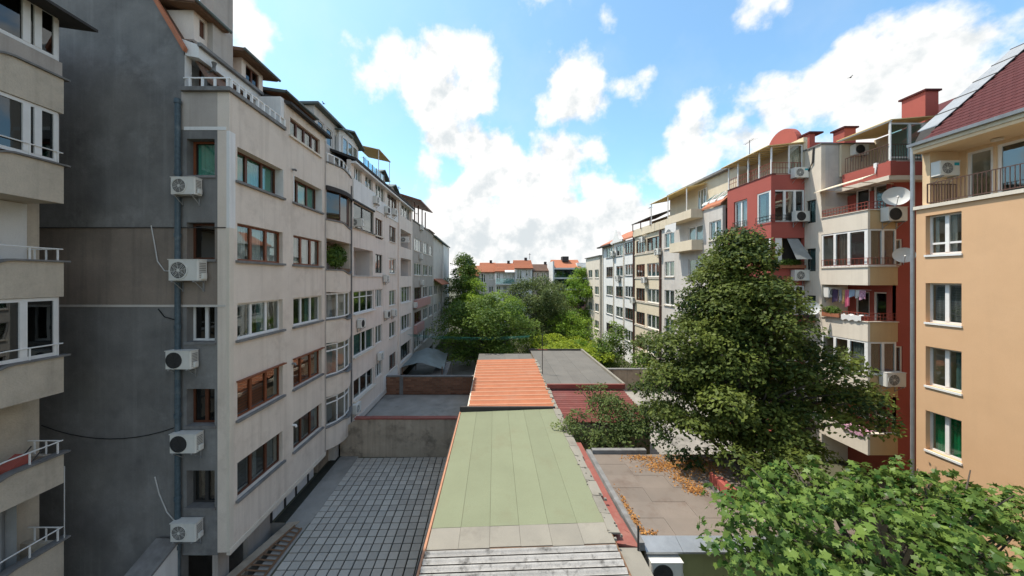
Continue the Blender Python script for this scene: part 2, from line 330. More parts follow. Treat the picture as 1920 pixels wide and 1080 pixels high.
M['cloth_grey'] = surf('grey_cloth', (0.34, 0.34, 0.36), (0.26, 0.26, 0.28), 8, bump=0.1)
M['cloth_white'] = surf('white_cloth', (0.68, 0.67, 0.65), (0.58, 0.57, 0.56), 8, bump=0.1)
M['cloth_print'] = surf('mauve_print_cloth', (0.62, 0.38, 0.48), (0.36, 0.16, 0.24), 14, bump=0.1, contrast=.2)
M['plum'] = surf('flower_purple', (0.3, 0.05, 0.2), (0.2, 0.03, 0.13), 8, bump=0)
M['terracotta'] = surf('terracotta_pot', (0.36, 0.14, 0.075), bump=0.1)
M['tarp'] = surf('grey_tarpaulin', (0.235, 0.275, 0.275), (0.17, 0.2, 0.2), 1.2, blotch=0.3, dirt=(0.12, 0.13, 0.125), rough=0.6)
M['greenwall'] = surf('olive_green_render', (0.30, 0.30, 0.14), (0.23, 0.235, 0.11), 1.0, streak=0.3, dirt=(0.12, 0.12, 0.07))
M['oldwood'] = surf('old_timber', (0.20, 0.11, 0.06), (0.12, 0.07, 0.04), 8, streak=0.3, bump=0.4)
M['bluepaint'] = surf('blue_container', (0.05, 0.14, 0.32), bump=0.1)
M['label_teal'] = surf('teal_sticker', (0.02, 0.32, 0.40), bump=0, grain=0)
M['screen_black'] = surf('black_plate', (0.015, 0.015, 0.015), bump=0)
# ---------------------------------------------------------------- geometry helpers
def link(o, parent=None):
    COL.objects.link(o)
    if parent is not None:
        o.parent = parent
        inv = Matrix.Identity(4); p = parent
        while p is not None:
            inv = inv @ Matrix.Identity(4); p = p.parent
        o.matrix_parent_inverse = PWM[parent.name].inverted() if parent.name in PWM else Matrix.Identity(4)
    return o
PWM = {}          # world matrix of every empty (set before the depsgraph runs)
def thing(name, label, cat, loc=(0, 0, 0), rot=(0, 0, 0), group=None):
    o = bpy.data.objects.new(name, None); o.empty_display_size = 0.2
    COL.objects.link(o); o.location = loc; o.rotation_euler = rot
    tag(o, label, cat, group)
    from mathutils import Euler
    PWM[o.name] = Matrix.Translation(Vector(loc)) @ Euler(rot).to_matrix().to_4x4()
    return o
def tag(o, label, cat, group=None, kind=None):
    if label: o['label'] = label
    if cat: o['category'] = cat
    if group: o['group'] = group
    if kind: o['kind'] = kind
    return o
class MB:
    def __init__(s): s.v = []; s.f = []
    def quad(s, *p):
        k = len(s.v); s.v += [tuple(q) for q in p]; s.f.append(tuple(range(k, k + len(p)))); return s
    def box(s, x0, x1, y0, y1, z0, z1):
        x0, x1 = min(x0, x1), max(x0, x1); y0, y1 = min(y0, y1), max(y0, y1); z0, z1 = min(z0, z1), max(z0, z1)
        k = len(s.v)
        s.v += [(x0,y0,z0),(x1,y0,z0),(x1,y1,z0),(x0,y1,z0),(x0,y0,z1),(x1,y0,z1),(x1,y1,z1),(x0,y1,z1)]
        s.f += [(k,k+3,k+2,k+1),(k+4,k+5,k+6,k+7),(k,k+1,k+5,k+4),(k+1,k+2,k+6,k+5),(k+2,k+3,k+7,k+6),(k+3,k,k+4,k+7)]
        return s
    def fb(s, fr, u0, u1, v0, v1, w0, w1):
        p = fr(u0, v0, w0); q = fr(u1, v1, w1)
        return s.box(p[0], q[0], p[1], q[1], p[2], q[2])
    def hexa(s, p):      # eight corners: bottom ring 0-3, top ring 4-7
        k = len(s.v); s.v += [tuple(q) for q in p]
        s.f += [(k,k+3,k+2,k+1),(k+4,k+5,k+6,k+7),(k,k+1,k+5,k+4),(k+1,k+2,k+6,k+5),(k+2,k+3,k+7,k+6),(k+3,k,k+4,k+7)]
        return s
    def prism(s, pts, d):  # polygon pts extruded by vector d
        k = len(s.v); n = len(pts); d = Vector(d)
        s.v += [tuple(p) for p in pts] + [tuple(Vector(p) + d) for p in pts]
        s.f.append(tuple(range(k, k + n))); s.f.append(tuple(range(k + 2 * n - 1, k + n - 1, -1)))
        for i in range(n): j = (i + 1) % n; s.f.append((k + i, k + n + i, k + n + j, k + j))
        return s
    def tube(s, pts, r, n=6, cap=True):
        pts = [Vector(p) for p in pts]; rr = r if isinstance(r, (list, tuple)) else [r] * len(pts)
        k = len(s.v)
        for i, p in enumerate(pts):
            t = (pts[min(i + 1, len(pts) - 1)] - pts[max(i - 1, 0)]).normalized()
            a = t.orthogonal().normalized() if abs(t.z) > 0.9 else t.cross(Vector((0, 0, 1))).normalized()
            b = t.cross(a)
            for j in range(n):
                th = 2 * math.pi * j / n
                s.v.append(tuple(p + (a * math.cos(th) + b * math.sin(th)) * rr[i]))
        for i in range(len(pts) - 1):
            for j in range(n):
                j2 = (j + 1) % n
                s.f.append((k + i * n + j, k + i * n + j2, k + (i + 1) * n + j2, k + (i + 1) * n + j))
        if cap:
            s.f.append(tuple(range(k + n - 1, k - 1, -1))); s.f.append(tuple(range(k + (len(pts) - 1) * n, k + len(pts) * n)))
        return s
    def bar(s, a, b, t, t2=None):   # square bar between two points
        return s.tube([a, b], t * 0.7, 4)
    def strip(s, prof0, prof1):      # quad strip between two polylines
        k = len(s.v); n = len(prof0); s.v += [tuple(p) for p in prof0] + [tuple(p) for p in prof1]
        for i in range(n - 1): s.f.append((k + i, k + i + 1, k + n + i + 1, k + n + i))
        return s
    def mesh(s, name):
        m = bpy.data.meshes.new(name); m.from_pydata(s.v, [], s.f); m.update(); return m
    def build(s, name, mat, parent=None, smooth=False, fix=False):
        m = s.mesh(name); m.materials.append(M[mat] if isinstance(mat, str) else mat)
        if fix:
            import bmesh
            b = bmesh.new(); b.from_mesh(m); bmesh.ops.recalc_face_normals(b, faces=b.faces); b.to_mesh(m); b.free()
        if smooth: m.polygons.foreach_set('use_smooth', [True] * len(m.polygons))
        o = bpy.data.objects.new(name, m)
        # parts of parts inherit the thing's frame: keep the mesh in world space
        COL.objects.link(o)
        if parent is not None:
            o.parent = parent
            r = parent
            while r.parent is not None: r = r.parent
            if r is parent and r.name in PWM: o.matrix_parent_inverse = PWM[r.name].inverted()
        return o
def FLt(X): return lambda u, v, w: (X + w, u, v)      # facade facing +X, u = y
def FRt(X): return lambda u, v, w: (X - w, u, v)      # facade facing -X, u = y
def FFr(Y): return lambda u, v, w: (u, Y - w, v)      # wall facing the camera, u = x
def wall_mb(fr, u0, u1, v0, v1, ops=(), t=0.25, mb=None):
    mb = mb or MB()
    vs = sorted({v0, v1} | {min(max(o[2], v0), v1) for o in ops} | {min(max(o[3], v0), v1) for o in ops})
    for a, b in zip(vs, vs[1:]):
        if b - a < 1e-5: continue
        c = (a + b) / 2
        cut = sorted([(max(o[0], u0), min(o[1], u1)) for o in ops if o[2] < c < o[3] and o[0] < u1 and o[1] > u0])
        u = u0
        for p, q in cut:
            if p > u + 1e-5: mb.fb(fr, u, p, a, b, -t, 0)
            u = max(u, q)
        if u < u1 - 1e-5: mb.fb(fr, u, u1, a, b, -t, 0)
    return mb
def curtain_mb(fr, u0, u1, v0, v1, w, amp=0.03, wl=0.14):
    mb = MB(); n = max(6, int((u1 - u0) / wl * 4))
    lo, hi = [], []
    ph = RND.random() * 6
    for i in range(n + 1):
        u = u0 + (u1 - u0) * i / n; ww = w + amp * math.sin(ph + 2 * math.pi * (u - u0) / wl + 0.7 * math.sin(5 * u))
        lo.append(fr(u, v0, ww)); hi.append(fr(u, v1, ww))
    return mb.strip(lo, hi)
def window(fr, u0, u1, v0, v1, parent, frame='white_paint', cols=2, recess=0.12, fw=0.06, sill=None, curtain=None, cpos=None,
           gl='glass', transom=None, sash=True, name='window', label=None, sub=True):
    """frame mesh + one pane object per light + sill + curtains; cols is a count or a list of fractions"""
    fr_cuts = [i / cols for i in range(cols + 1)] if isinstance(cols, int) else cols
    mb = MB(); wb, wf = -recess - 0.06, -recess
    mb.fb(fr, u0, u1, v0, v0 + fw, wb, wf); mb.fb(fr, u0, u1, v1 - fw, v1, wb, wf)
    cuts = [u0 + (u1 - u0) * c for c in fr_cuts]
    for i, c in enumerate(cuts):
        hw = fw * 0.8 if 0 < i < len(cuts) - 1 else 0
        a, b = (c - hw, c + hw) if hw else ((c, c + fw) if i == 0 else (c - fw, c))
        mb.fb(fr, a, b, v0 + fw, v1 - fw, wb, wf + (0.012 if hw else 0))
    tv = None
    if transom:
        tv = v0 + (v1 - v0) * transom
        for i in range(len(cuts) - 1):
            a = cuts[i] + (fw if i == 0 else fw * .8); b = cuts[i + 1] - (fw if i == len(cuts) - 2 else fw * .8)
            mb.fb(fr, a, b, tv - fw * .5, tv + fw * .5, wb, wf - 0.004)
    o = mb.build(name, frame, parent)
    if label: o['label'] = label
    for i in range(len(cuts) - 1):
        a = cuts[i] + (fw if i == 0 else fw * .8); b = cuts[i + 1] - (fw if i == len(cuts) - 2 else fw * .8)
        segs = [(v0 + fw, v1 - fw)] if not tv else [(v0 + fw, tv - fw * .5), (tv + fw * .5, v1 - fw)]
        for (p, q) in segs:
            k = 0.0006 * RND.uniform(-1, 1)
            MB().fb(fr, a, b, p, q, wb + 0.02 + k, wb + 0.028 + k).build('pane', gl, o)
    if sill:
        ext, out, mat = sill
        MB().fb(fr, u0 - ext, u1 + ext, v0 - 0.09, v0 - 0.002, -recess, out).build('sill', mat, o)
    if curtain:
        spans = cpos or [(0.0, 1.0)]
        for a, b in spans:
            curtain_mb(fr, u0 + fw + (u1 - u0 - 2 * fw) * a, u0 + fw + (u1 - u0 - 2 * fw) * b, v0 + fw * .5, v1 - fw * .5, wb - 0.09).build('curtain', curtain, o)
    return o
def loggia(fr, u0, u1, v0, v1, parent, depth=1.2, mat='loggia', door=True):
    t = 0.02; mb = MB(); w0 = -0.252
    mb.fb(fr, u0 - t, u1 + t, v0 - t, v0, -depth, w0); mb.fb(fr, u0 - t, u1 + t, v1, v1 + t, -depth, w0)
    mb.fb(fr, u0 - t, u0, v0, v1, -depth, w0); mb.fb(fr, u1, u1 + t, v0, v1, -depth, w0); mb.fb(fr, u0 - t, u1 + t, v0 - t, v1 + t, -depth - t, -depth)
    o = mb.build('loggia', mat, parent)
    if door:
        fd = lambda u, v, w: fr(u, v, w - depth + 0.20)
        ud = u0 + (u1 - u0) * 0.55
        mbd = MB()
        mbd.fb(fr, ud, ud + 0.8, v0, min(v1 - .1, v0 + 1.5), -depth + 0.004, -depth + 0.05)
        d = mbd.build('balcony_door', 'white_paint', o)
    return o
def railing(fr, u0, u1, v0, h, parent, mat, step=0.12, w=0.0, thick=0.018, rails=(0.08, 1.0), posts=True, name='railing', ind=True):
    """rails as one part, every baluster a sub-part sharing one mesh"""
    mb = MB()
    for r in rails: mb.fb(fr, u0, u1, v0 + h * r - thick, v0 + h * r + thick, w - thick, w + thick)
    n = max(2, int(round((u1 - u0) / step)))
    o = mb.build(name, mat, parent)
    allb = MB(); t2 = thick * 0.6; first = None
    for i in range(n + 1):
        u = u0 + (u1 - u0) * i / n
        if ind:
            if first is None:
                a = fr(0, v0 + h * rails[0] + thick, w - t2); b = fr(0, v0 + h * rails[-1] - thick, w + t2)
                m0 = MB(); c0 = fr(-t2, v0 + h * rails[0] + thick, w - t2); c1 = fr(t2, v0 + h * rails[-1] - thick, w + t2)
                m0.box(c0[0], c1[0], c0[1], c1[1], c0[2], c1[2]); me = m0.mesh('baluster'); me.materials.append(M[mat]); first = True
                org = Vector(fr(0, 0, 0)); du = Vector(fr(1, 0, 0)) - org
            b = bpy.data.objects.new('baluster', me); COL.objects.link(b); b.parent = o; b.location = du * u
        else: allb.fb(fr, u - t2, u + t2, v0 + h * rails[0] + thick, v0 + h * rails[-1] - thick, w - t2, w + t2)
    if not ind and allb.v: allb.build('baluster', mat, o)
    return o
def wavy_panel(fr, u0, u1, bot, top, bulge, t=0.12, n=24):
    """parapet whose edge waves: bot/top/bulge are functions of 0..1"""
    mb = MB(); A, B, C, D = [], [], [], []
    for i in range(n + 1):
        s = i / n; u = u0 + (u1 - u0) * s
        A.append(fr(u, bot(s), bulge(s))); B.append(fr(u, top(s), bulge(s))); C.append(fr(u, top(s), bulge(s) - t)); D.append(fr(u, bot(s), bulge(s) - t))
    mb.strip(A, B); mb.strip(B, C); mb.strip(C, D); mb.strip(D, A); mb.quad(A[0], B[0], C[0], D[0]); mb.quad(A[-1], D[-1], C[-1], B[-1])
    return mb
def sstep(x): x = max(0, min(1, x)); return x * x * (3 - 2 * x)

# ---------------------------------------------------------------- air conditioners and dishes (built once, then copied)
def local_parts(parts):
    out = []
    for name, mb, mat, kids in parts:
        me = mb.mesh(name); me.materials.append(M[mat]); out.append((name, me, [(n2, (lambda q: (q.materials.append(M[mt]), q)[1])(b2.mesh(n2))) for n2, b2, mt in kids]))
    return out
def place(parts, name, label, cat, loc, rot, group=None, scale=1.0):
    o = thing(name, label, cat, loc, rot, group); o.scale = (scale,) * 3 if not isinstance(scale, tuple) else scale
    for n, me, kids in parts:
        c = bpy.data.objects.new(n, me); COL.objects.link(c); c.parent = o
        for n2, me2 in kids:
            k = bpy.data.objects.new(n2, me2); COL.objects.link(k); k.parent = c
    return o
def ring(mb, cx, y, cz, r0, r1, n=24, dy=0.02):
    for i in range(n):
        a, b = 2 * math.pi * i / n, 2 * math.pi * (i + 1) / n
        p = lambda t, r, yy: (cx + r * math.cos(t), yy, cz + r * math.sin(t))
        mb.quad(p(a, r0, y - dy), p(b, r0, y - dy), p(b, r1, y - dy), p(a, r1, y - dy))
        mb.quad(p(a, r1, y), p(a, r1, y - dy), p(b, r1, y - dy), p(b, r1, y))
        mb.quad(p(a, r0, y), p(b, r0, y), p(b, r0, y - dy), p(a, r0, y - dy))
def disc(mb, cx, y, cz, r, n=24):
    k = len(mb.v); mb.v += [(cx + r * math.cos(2 * math.pi * i / n), y, cz + r * math.sin(2 * math.pi * i / n)) for i in range(n)]
    mb.f.append(tuple(range(k, k + n)))
def make_ac(square=False):
    W, D, Hh = 0.84, 0.30, 0.58    # front faces -Y, back at y = 0, base at z = 0
    c = MB(); e = 0.025
    c.prism([(-W/2+e,-D,0),(W/2-e,-D,0),(W/2,-D+e,0),(W/2,0,0),(-W/2,0,0),(-W/2,-D+e,0)], (0,0,Hh))
    lid = MB().box(-W/2-0.008, W/2+0.008, -D-0.008, 0.004, Hh+0.001, Hh+0.022)
    side = MB()
    for i in range(9): side.box(W/2+0.001, W/2+0.008, -D+0.05, -0.04, 0.08+i*0.05, 0.10+i*0.05)
    valve = MB().box(W/2+0.001, W/2+0.06, -0.20, -0.06, 0.05, 0.22)
    fx = -0.12; fz = Hh/2
    fan = MB(); disc(fan, fx, -D-0.003, fz, 0.235)
    g = MB()
    for r in (0.06, 0.10, 0.14, 0.18, 0.22): ring(g, fx, -D-0.006, fz, r, r+0.008, 20, 0.006)
    ring(g, fx, -D-0.003, fz, 0.235, 0.262, 28, 0.018); disc(g, fx, -D-0.014, fz, 0.045, 14)
    for i in range(8):
        a = math.pi*i/4+0.2; g.bar((fx+0.04*math.cos(a),-D-0.010,fz+0.04*math.sin(a)), (fx+0.24*math.cos(a),-D-0.010,fz+0.24*math.sin(a)), 0.006)
    pan = MB().box(0.17, W/2-0.03, -D-0.004, -D+0.001, 0.10, Hh-0.06)
    br = MB()
    for x in (-0.3, 0.3): br.box(x-0.02, x+0.02, -D-0.02, 0.05, -0.045, -0.003); br.tube([(x, -D+0.04, -0.04), (x, 0.04, -0.3)], 0.014, 4); br.box(x-0.02, x+0.02, 0.02, 0.05, -0.32, -0.05)
    feet = MB()
    for x in (-0.3, 0.3): feet.box(x-0.05, x+0.05, -D+0.03, -0.03, -0.003, 0.0)
    return local_parts([('casing', c, 'ac_white', [('lid', lid, 'ac_white'), ('service_panel', pan, 'ac_white'), ('louvre', side, 'trim_grey'), ('valve_cover', valve, 'ac_white')]),
                        ('fan', fan, 'ac_dark', []), ('fan_grille', g, 'ac_white' if not square else 'ac_dark', []), ('bracket', br, 'galv', [])])
AC = make_ac(); AC2 = make_ac(True)
def ac(label, loc, face, group=None, scale=1.0, alt=False):
    """face: '-Y' towards the camera, '+X' off the left facades, '-X' off the right facades; loc = middle of the back, base"""
    rz = {'-Y': 0, '+X': math.pi / 2, '-X': -math.pi / 2}[face]
    return place(AC2 if alt else AC, 'air_conditioner', label, 'air conditioner', loc, (0, 0, rz), group, scale)
def make_dish():
    R0, n, rings = 0.5, 28, 6
    d = MB()
    P = lambda i, j, off: (R0*j/rings*math.cos(2*math.pi*i/n), 0.28*(R0*j/rings)**2/R0 * -1 + off, R0*j/rings*math.sin(2*math.pi*i/n))
    for j in range(rings):
        for i in range(n):
            d.quad(P(i,j,0),P(i+1,j,0),P(i+1,j+1,0),P(i,j+1,0)); d.quad(P(i,j,0.012),P(i,j+1,0.012),P(i+1,j+1,0.012),P(i+1,j,0.012))
    for i in range(n): d.quad(P(i,rings,0),P(i+1,rings,0),P(i+1,rings,0.012),P(i,rings,0.012))
    arm = MB().tube([(0,-0.10,-R0*0.95),(0,-0.45,-0.18)],0.014,5)
    lnb = MB().tube([(0,-0.47,-0.19),(0,-0.40,-0.13)],[0.035,0.045],8)
    mast = MB().tube([(0,0.05,0),(0,0.16,0),(0,0.16,-0.55)],0.022,6)
    return local_parts([('reflector', d, 'dish', []), ('feed_arm', arm, 'galv', [('receiver', lnb, 'ac_white')]), ('mast', mast, 'galv', [])])
DISH = make_dish()
def dish(label, loc, yaw, tilt=math.radians(28), scale=0.9):
    return place(DISH, 'satellite_dish', label, 'satellite dish', loc, (-tilt, 0, yaw), None, scale)
# ---------------------------------------------------------------- the ground
g = MB(); g.quad((-900,-200,-0.06),(900,-200,-0.06),(900,2500,-0.06),(-900,2500,-0.06))
# a sunken area beside the left block is cut from the ground sheet: four sheets round the pit
g = MB(); PX0, PX1, PY0, PY1 = -14.9, -8.9, 4.0, 15.3
for (a, b, c, d) in ((-2500, PX0, -300, 4000), (PX1, 2500, -300, 4000), (PX0, PX1, -300, PY0), (PX0, PX1, PY1, 4000)):
    g.quad((a, c, -0.05), (b, c, -0.05), (b, d, -0.05), (a, d, -0.05))
o = g.build('ground', 'earth'); o['kind'] = 'structure'
p = MB(); zb = -2.6
p.quad((PX0,PY0,zb),(PX1,PY0,zb),(PX1,PY1,zb),(PX0,PY1,zb)); p.quad((PX1,PY0,zb),(PX1,PY0,-0.05),(PX1,PY1,-0.05),(PX1,PY1,zb))
p.quad((PX0,PY1,zb),(PX1,PY1,zb),(PX1,PY1,-0.05),(PX0,PY1,-0.05)); p.quad((PX0,PY0,zb),(PX0,PY1,zb),(PX0,PY1,-0.05),(PX0,PY0,-0.05)); p.quad((PX0,PY0,zb),(PX0,PY0,-0.05),(PX1,PY0,-0.05),(PX1,PY0,zb))
o = p.build('basement_pit', 'concrete'); o['kind'] = 'structure'

# tiled yard, a little askew to the facade
YA = math.radians(1.2)
yard = MB()
def yr(x, y): return (-5 + (x + 5) * math.cos(YA) - (y - 16) * math.sin(YA), 16 + (x + 5) * math.sin(YA) + (y - 16) * math.cos(YA))
def rect(mb, x0, x1, y0, y1, z, z1=None):
    c = [yr(x0, y0), yr(x1, y0), yr(x1, y1), yr(x0, y1)]
    if z1 is None: mb.quad(*[(a, b, z) for a, b in c])
    else: mb.hexa([(a, b, z) for a, b in c] + [(a, b, z1) for a, b in c])
    return mb
rect(yard, -8.25, -1.6, 8.0, 20.85, -0.045)
yo = yard.build('tiled_yard', 'joint'); yo['kind'] = 'structure'
T = 0.40
pv = MB().box(-T/2 + 0.027, T/2 - 0.027, -T/2 + 0.022, T/2 - 0.022, -0.06, 0.012)
pvm = pv.mesh('paving_tile'); pvm.materials.append(M['paver'])
cells = []
for i in range(16):
    for j in range(32):
        x = -8.05 + T * i; y = 20.6 - T * j
        X, Y = yr(x, y)
        if X < -1.7 and Y > 8.2: cells.append((0 if (Y > 12.3) else 1, math.hypot(X, Y), x, y))
cells.sort()
rest = MB()
for k, (vis, dd, x, y) in enumerate(cells):
    X, Y = yr(x, y); dz = RND.uniform(-0.008, 0.008)
    if k < 298:
        q = bpy.data.objects.new('paving_tile', pvm); COL.objects.link(q); q.parent = yo
        q.location = (X, Y, dz); q.rotation_euler = (RND.uniform(-.012, .012), RND.uniform(-.012, .012), YA + RND.uniform(-.012, .012))
    else: rest.box(X - .178, X + .178, Y - .182, Y + .182, -0.04, dz)
if rest.v:
    q = rest.build('paving_field', 'paver', yo); q['kind'] = 'stuff'
# concrete strip between tiles and the block, with its drain channel
st = MB(); rect(st, -9.35, -8.25, 15.3, 21.0, -0.05, -0.012); o = st.build('concrete_strip', 'concrete'); o['kind'] = 'structure'
st = MB(); st.box(-9.9, -9.38, 15.32, 22, -0.05, -0.02); o = st.build('drain_channel', 'joint'); o['kind'] = 'structure'
st = MB(); st.box(-8.9, -8.28, 8.0, 15.3, -0.05, -0.016); o = st.build('pit_kerb', 'concrete'); o['kind'] = 'structure'

# rear concrete yard beyond the cement wall
st = MB(); st.box(-9.6, -1.7, 21.2, 29.3, -0.05, 0.9); o = st.build('rear_yard', 'concrete'); o['kind'] = 'structure'
st = MB(); st.box(-9.6, -1.7, 29.75, 44, -0.05, 0.4); o = st.build('garden_yard', 'concrete'); o['kind'] = 'structure'

# cement wall across the yard
r = thing('cement_wall', 'stained cement yard wall with red coping behind the tiled yard', 'wall', (-5.3, 20.98, 0))
wb = MB(); wb.box(-8.55, -1.75, 20.9, 21.15, -0.05, 2.27); wb.build('wall', 'oldwall', r)
for i in range(7):
    x0 = -8.6 + i * 0.985; zt = 2.275 + RND.uniform(-.012, .012)
    MB().box(x0 + .006, x0 + 0.979, 20.84, 21.21, zt, zt + 0.09).build('coping_stone', 'red_gutter', r)
MB().hexa([(-9.5,20.95,-.05),(-8.5,20.95,-.05),(-8.5,21.2,-.05),(-9.5,21.2,-.05),(-9.5,20.95,1.55),(-8.56,20.95,2.2),(-8.56,21.2,2.2),(-9.5,21.2,1.55)]).build('wall_end', 'oldwall', r)

# brick wall across the rear yard: each brick of the visible face is built
r = thing('brick_wall', 'low old brick wall with thin coping behind the bare concrete yard', 'wall', (-5.5, 29.5, 0.9))
core = MB().box(-9.55, -1.75, 29.4, 29.65, 0.4, 2.42).build('mortar_core', 'mortar', r)
BL, BHt = 0.52, 0.165
bm_ = MB().box(0, BL - 0.02, 29.372, 29.41, 0, BHt - 0.02).mesh('brick'); bm_.materials.append(M['brick'])
for row in range(9):
    off = (row % 2) * BL / 2
    for i in range(15):
        x0 = -9.55 + off + i * BL
        if x0 + BL > -1.75: continue
        q = bpy.data.objects.new('brick', bm_); COL.objects.link(q); q.parent = r; q.matrix_parent_inverse = PWM[r.name].inverted()
        q.location = (x0, RND.uniform(-.012, .008), 0.92 + row * BHt)
MB().box(-9.6, -1.72, 29.36, 29.7, 2.425, 2.50).build('coping', 'trim_grey', r)
MB().box(-8.2, -7.9, 29.34, 29.40, 0.9, 2.40).build('pier', 'trim_grey', r)

# ---------------------------------------------------------------- near left block: curved balconies
L0 = thing('balcony_block', 'grey beige block with wavy-edged stacked balconies beside the windowless gable', 'building', (-16, 6, 0))
XB, XM, YE = -13.2, -14.35, 10.45
fb, fm = FLt(XB), FLt(XM)
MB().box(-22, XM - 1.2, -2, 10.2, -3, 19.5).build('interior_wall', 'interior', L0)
tops = [ZY(150, YE), ZY(312, YE), ZY(492, YE), ZY(668, YE), ZY(850, YE), ZY(1012, YE)]     # parapet heights at the end of each balcony
bots = [ZY(214, YE), ZY(382, YE), ZY(556, YE), ZY(735, YE), ZY(905, YE), ZY(1085, YE)]
u0 = 4.5
ops = []
for k in (2, 4, 5): ops.append((6.3, 9.3, bots[k-1] - 2.5 + 0.35, bots[k-1] - 0.25))
wall_mb(fm, -2, 10.75, -2.6, 19.3, [], 0.25).build('wall', 'balc_beige', L0)
MB().box(-22, XM - 0.251, 10.5, 10.75, -2.6, 19.3).build('end_wall', 'balc_beige', L0)
for k in range(6):
    tp, bt = tops[k], bots[k]
    L_ = YE - u0
    dip = lambda s: -0.36 * sstep((0.80 - s) / 0.16)
    top = (lambda s, tp=tp: tp + dip(s)); bot = (lambda s, bt=bt: bt)
    pr = wavy_panel(fb, u0, YE, bot, top, lambda s: 0.0, 0.14, 40).build('balcony_parapet', 'balc_beige', L0, fix=True)
    wavy_panel(fb, u0, YE + 0.12, lambda s: top(s) + 0.003, lambda s: top(s) + 0.055, lambda s: 0.07, 0.26, 40).build('coping', 'trim_grey', pr, fix=True)
    MB().box(XM, XB - 0.142, u0, YE - 0.02, bt, bt + 0.14).build('slab', 'balc_beige', pr)
    MB().box(XM, XB - 0.142, YE - 0.14, YE - 0.003, bt + 0.141, tp - 0.01).build('parapet_return', 'balc_beige', pr)
    if k in (1, 2, 3, 4, 5):
        rm = MB(); n = 40
        hr = 0.40
        pts = [fb(u0 + L_ * i / n, max(top(i / n), 0) * 0 + tp + dip(i / n) * (0.0 if k < 3 else 0.5) + hr, -0.03) for i in range(n + 1)]
        rm.tube(pts, 0.02, 6)
        rr = rm.build('railing', 'white_paint', pr)
        rm2 = MB().tube([(XB - 0.03, YE - 0.03, tp + hr), (XM + 0.1, YE - 0.03, tp + hr)], 0.02, 6).build('side_rail', 'white_paint', rr)
        for i in range(9):
            s = 1 - (0.02 + i * 0.105)
            zz = tp + dip(s) * (0.0 if k < 3 else 0.5) + hr
            MB().box(XB - 0.045, XB - 0.015, u0 + L_ * s - 0.015, u0 + L_ * s + 0.015, top(s) + 0.05, zz - 0.02).build('baluster', 'white_paint', rr)
        for i in range(3):
            x = XM + 0.3 + i * 0.35
            MB().box(x - .015, x + .015, YE - 0.045, YE - 0.015, tp - 0.01, tp + hr - 0.02).build('baluster', 'white_paint', rr)
# glazed balconies: levels 0,1 white, level 3 brown room behind white frame
def l0win(za, zb, cols, gl, cur=None):
    window(FLt(XB - 0.05), 5.2, YE - 0.10, za, zb, L0, 'white_paint', cols, 0.0, 0.10, None, cur, None, gl)
    MB().box(XM, XB - 0.12, YE - 0.07, YE - 0.02, za, zb).build('glazed_end', 'white_paint', L0)
MB().fb(fb, u0, YE - 0.02, tops[0] - 0.05, ZY(118, YE) - 0.02, -0.14, -0.02).build('spandrel', 'stucco_grey', L0)
l0win(ZY(118, YE), ZY(40, YE) + 0.1, [0, .45, .865, .912, 1], 'glass_dark')
l0win(tops[1] + 0.06, bots[0] - 0.01, [0, .45, .865, .912, 1], 'glass_dark')
l0win(tops[3] + 0.06, bots[2] - 0.01, [0, .45, .852, 1], 'glass_dark', None)
MB().box(XM + 0.02, XM + 0.06, 5.0, YE - 0.3, tops[3] + .05, bots[2] - .02).build('rust_panel', 'curtain_rust', L0)
# open loggias: blue-white back wall at level 2, curtain at level 5
MB().box(XM + 0.01, XM + 0.05, 4.6, 10.43, bots[2] + .15, bots[1] - .02).build('back_panel', 'white_wall', L0)
curtain_mb(FLt(XM + 0.35), 7.8, 9.95, bots[5] + 0.2, bots[4] - 0.05, 0.0, 0.06, 0.3).build('hanging_sheet', 'curtain_grey', L0)
# eaves
MB().hexa([(XM-2,2,19.2),(XB+0.65,2,ZY(52,YE)+0.10),(XB+0.65,YE+.35,ZY(52,YE)+0.10),(XM-2,YE+.35,19.2),
           (XM-2,2,19.3),(XB+0.65,2,ZY(52,YE)+0.18),(XB+0.65,YE+.35,ZY(52,YE)+0.18),(XM-2,YE+.35,19.3)]).build('eaves', 'roof_dark', L0)
MB().tube([(XB + 0.02, YE - 0.0, tops[5]), (XB + 0.02, YE - 0.0, bots[4] + 0.5)], 0.012, 5).build('drain_wire', 'cable_white', L0)
# things on the open balconies
b1 = thing('red_pushchair', 'red and black folded pushchair standing on the fifth wavy-edged balcony down', 'pushchair', (XB - 0.55, 9.75, bots[4] + 0.14))
x, y, z = XB - 0.45, 9.75, bots[4] + 0.14
MB().hexa([(x-.2,y-.25,z+.35),(x+.2,y-.25,z+.35),(x+.2,y+.25,z+.45),(x-.2,y+.25,z+.45),(x-.2,y-.3,z+.8),(x+.2,y-.3,z+.8),(x+.2,y+.1,z+1.05),(x-.2,y+.1,z+1.05)]).build('seat', 'red', b1)
MB().tube([(x-.25,y-.4,z+.1),(x-.2,y,z+.6),(x-.2,y+.45,z+1.1)], .018, 5).tube([(x+.25,y-.4,z+.1),(x+.2,y,z+.6),(x+.2,y+.45,z+1.1)], .018, 5).build('frame', 'darkmetal', b1)
for sx in (-.25, .25):
    for sy in (-.4, .35):
        w_ = MB(); w_.tube([(x + sx - .02, y + sy, z + .11), (x + sx + .02, y + sy, z + .11)], .11, 14); w_.build('wheel', 'darkmetal', b1)

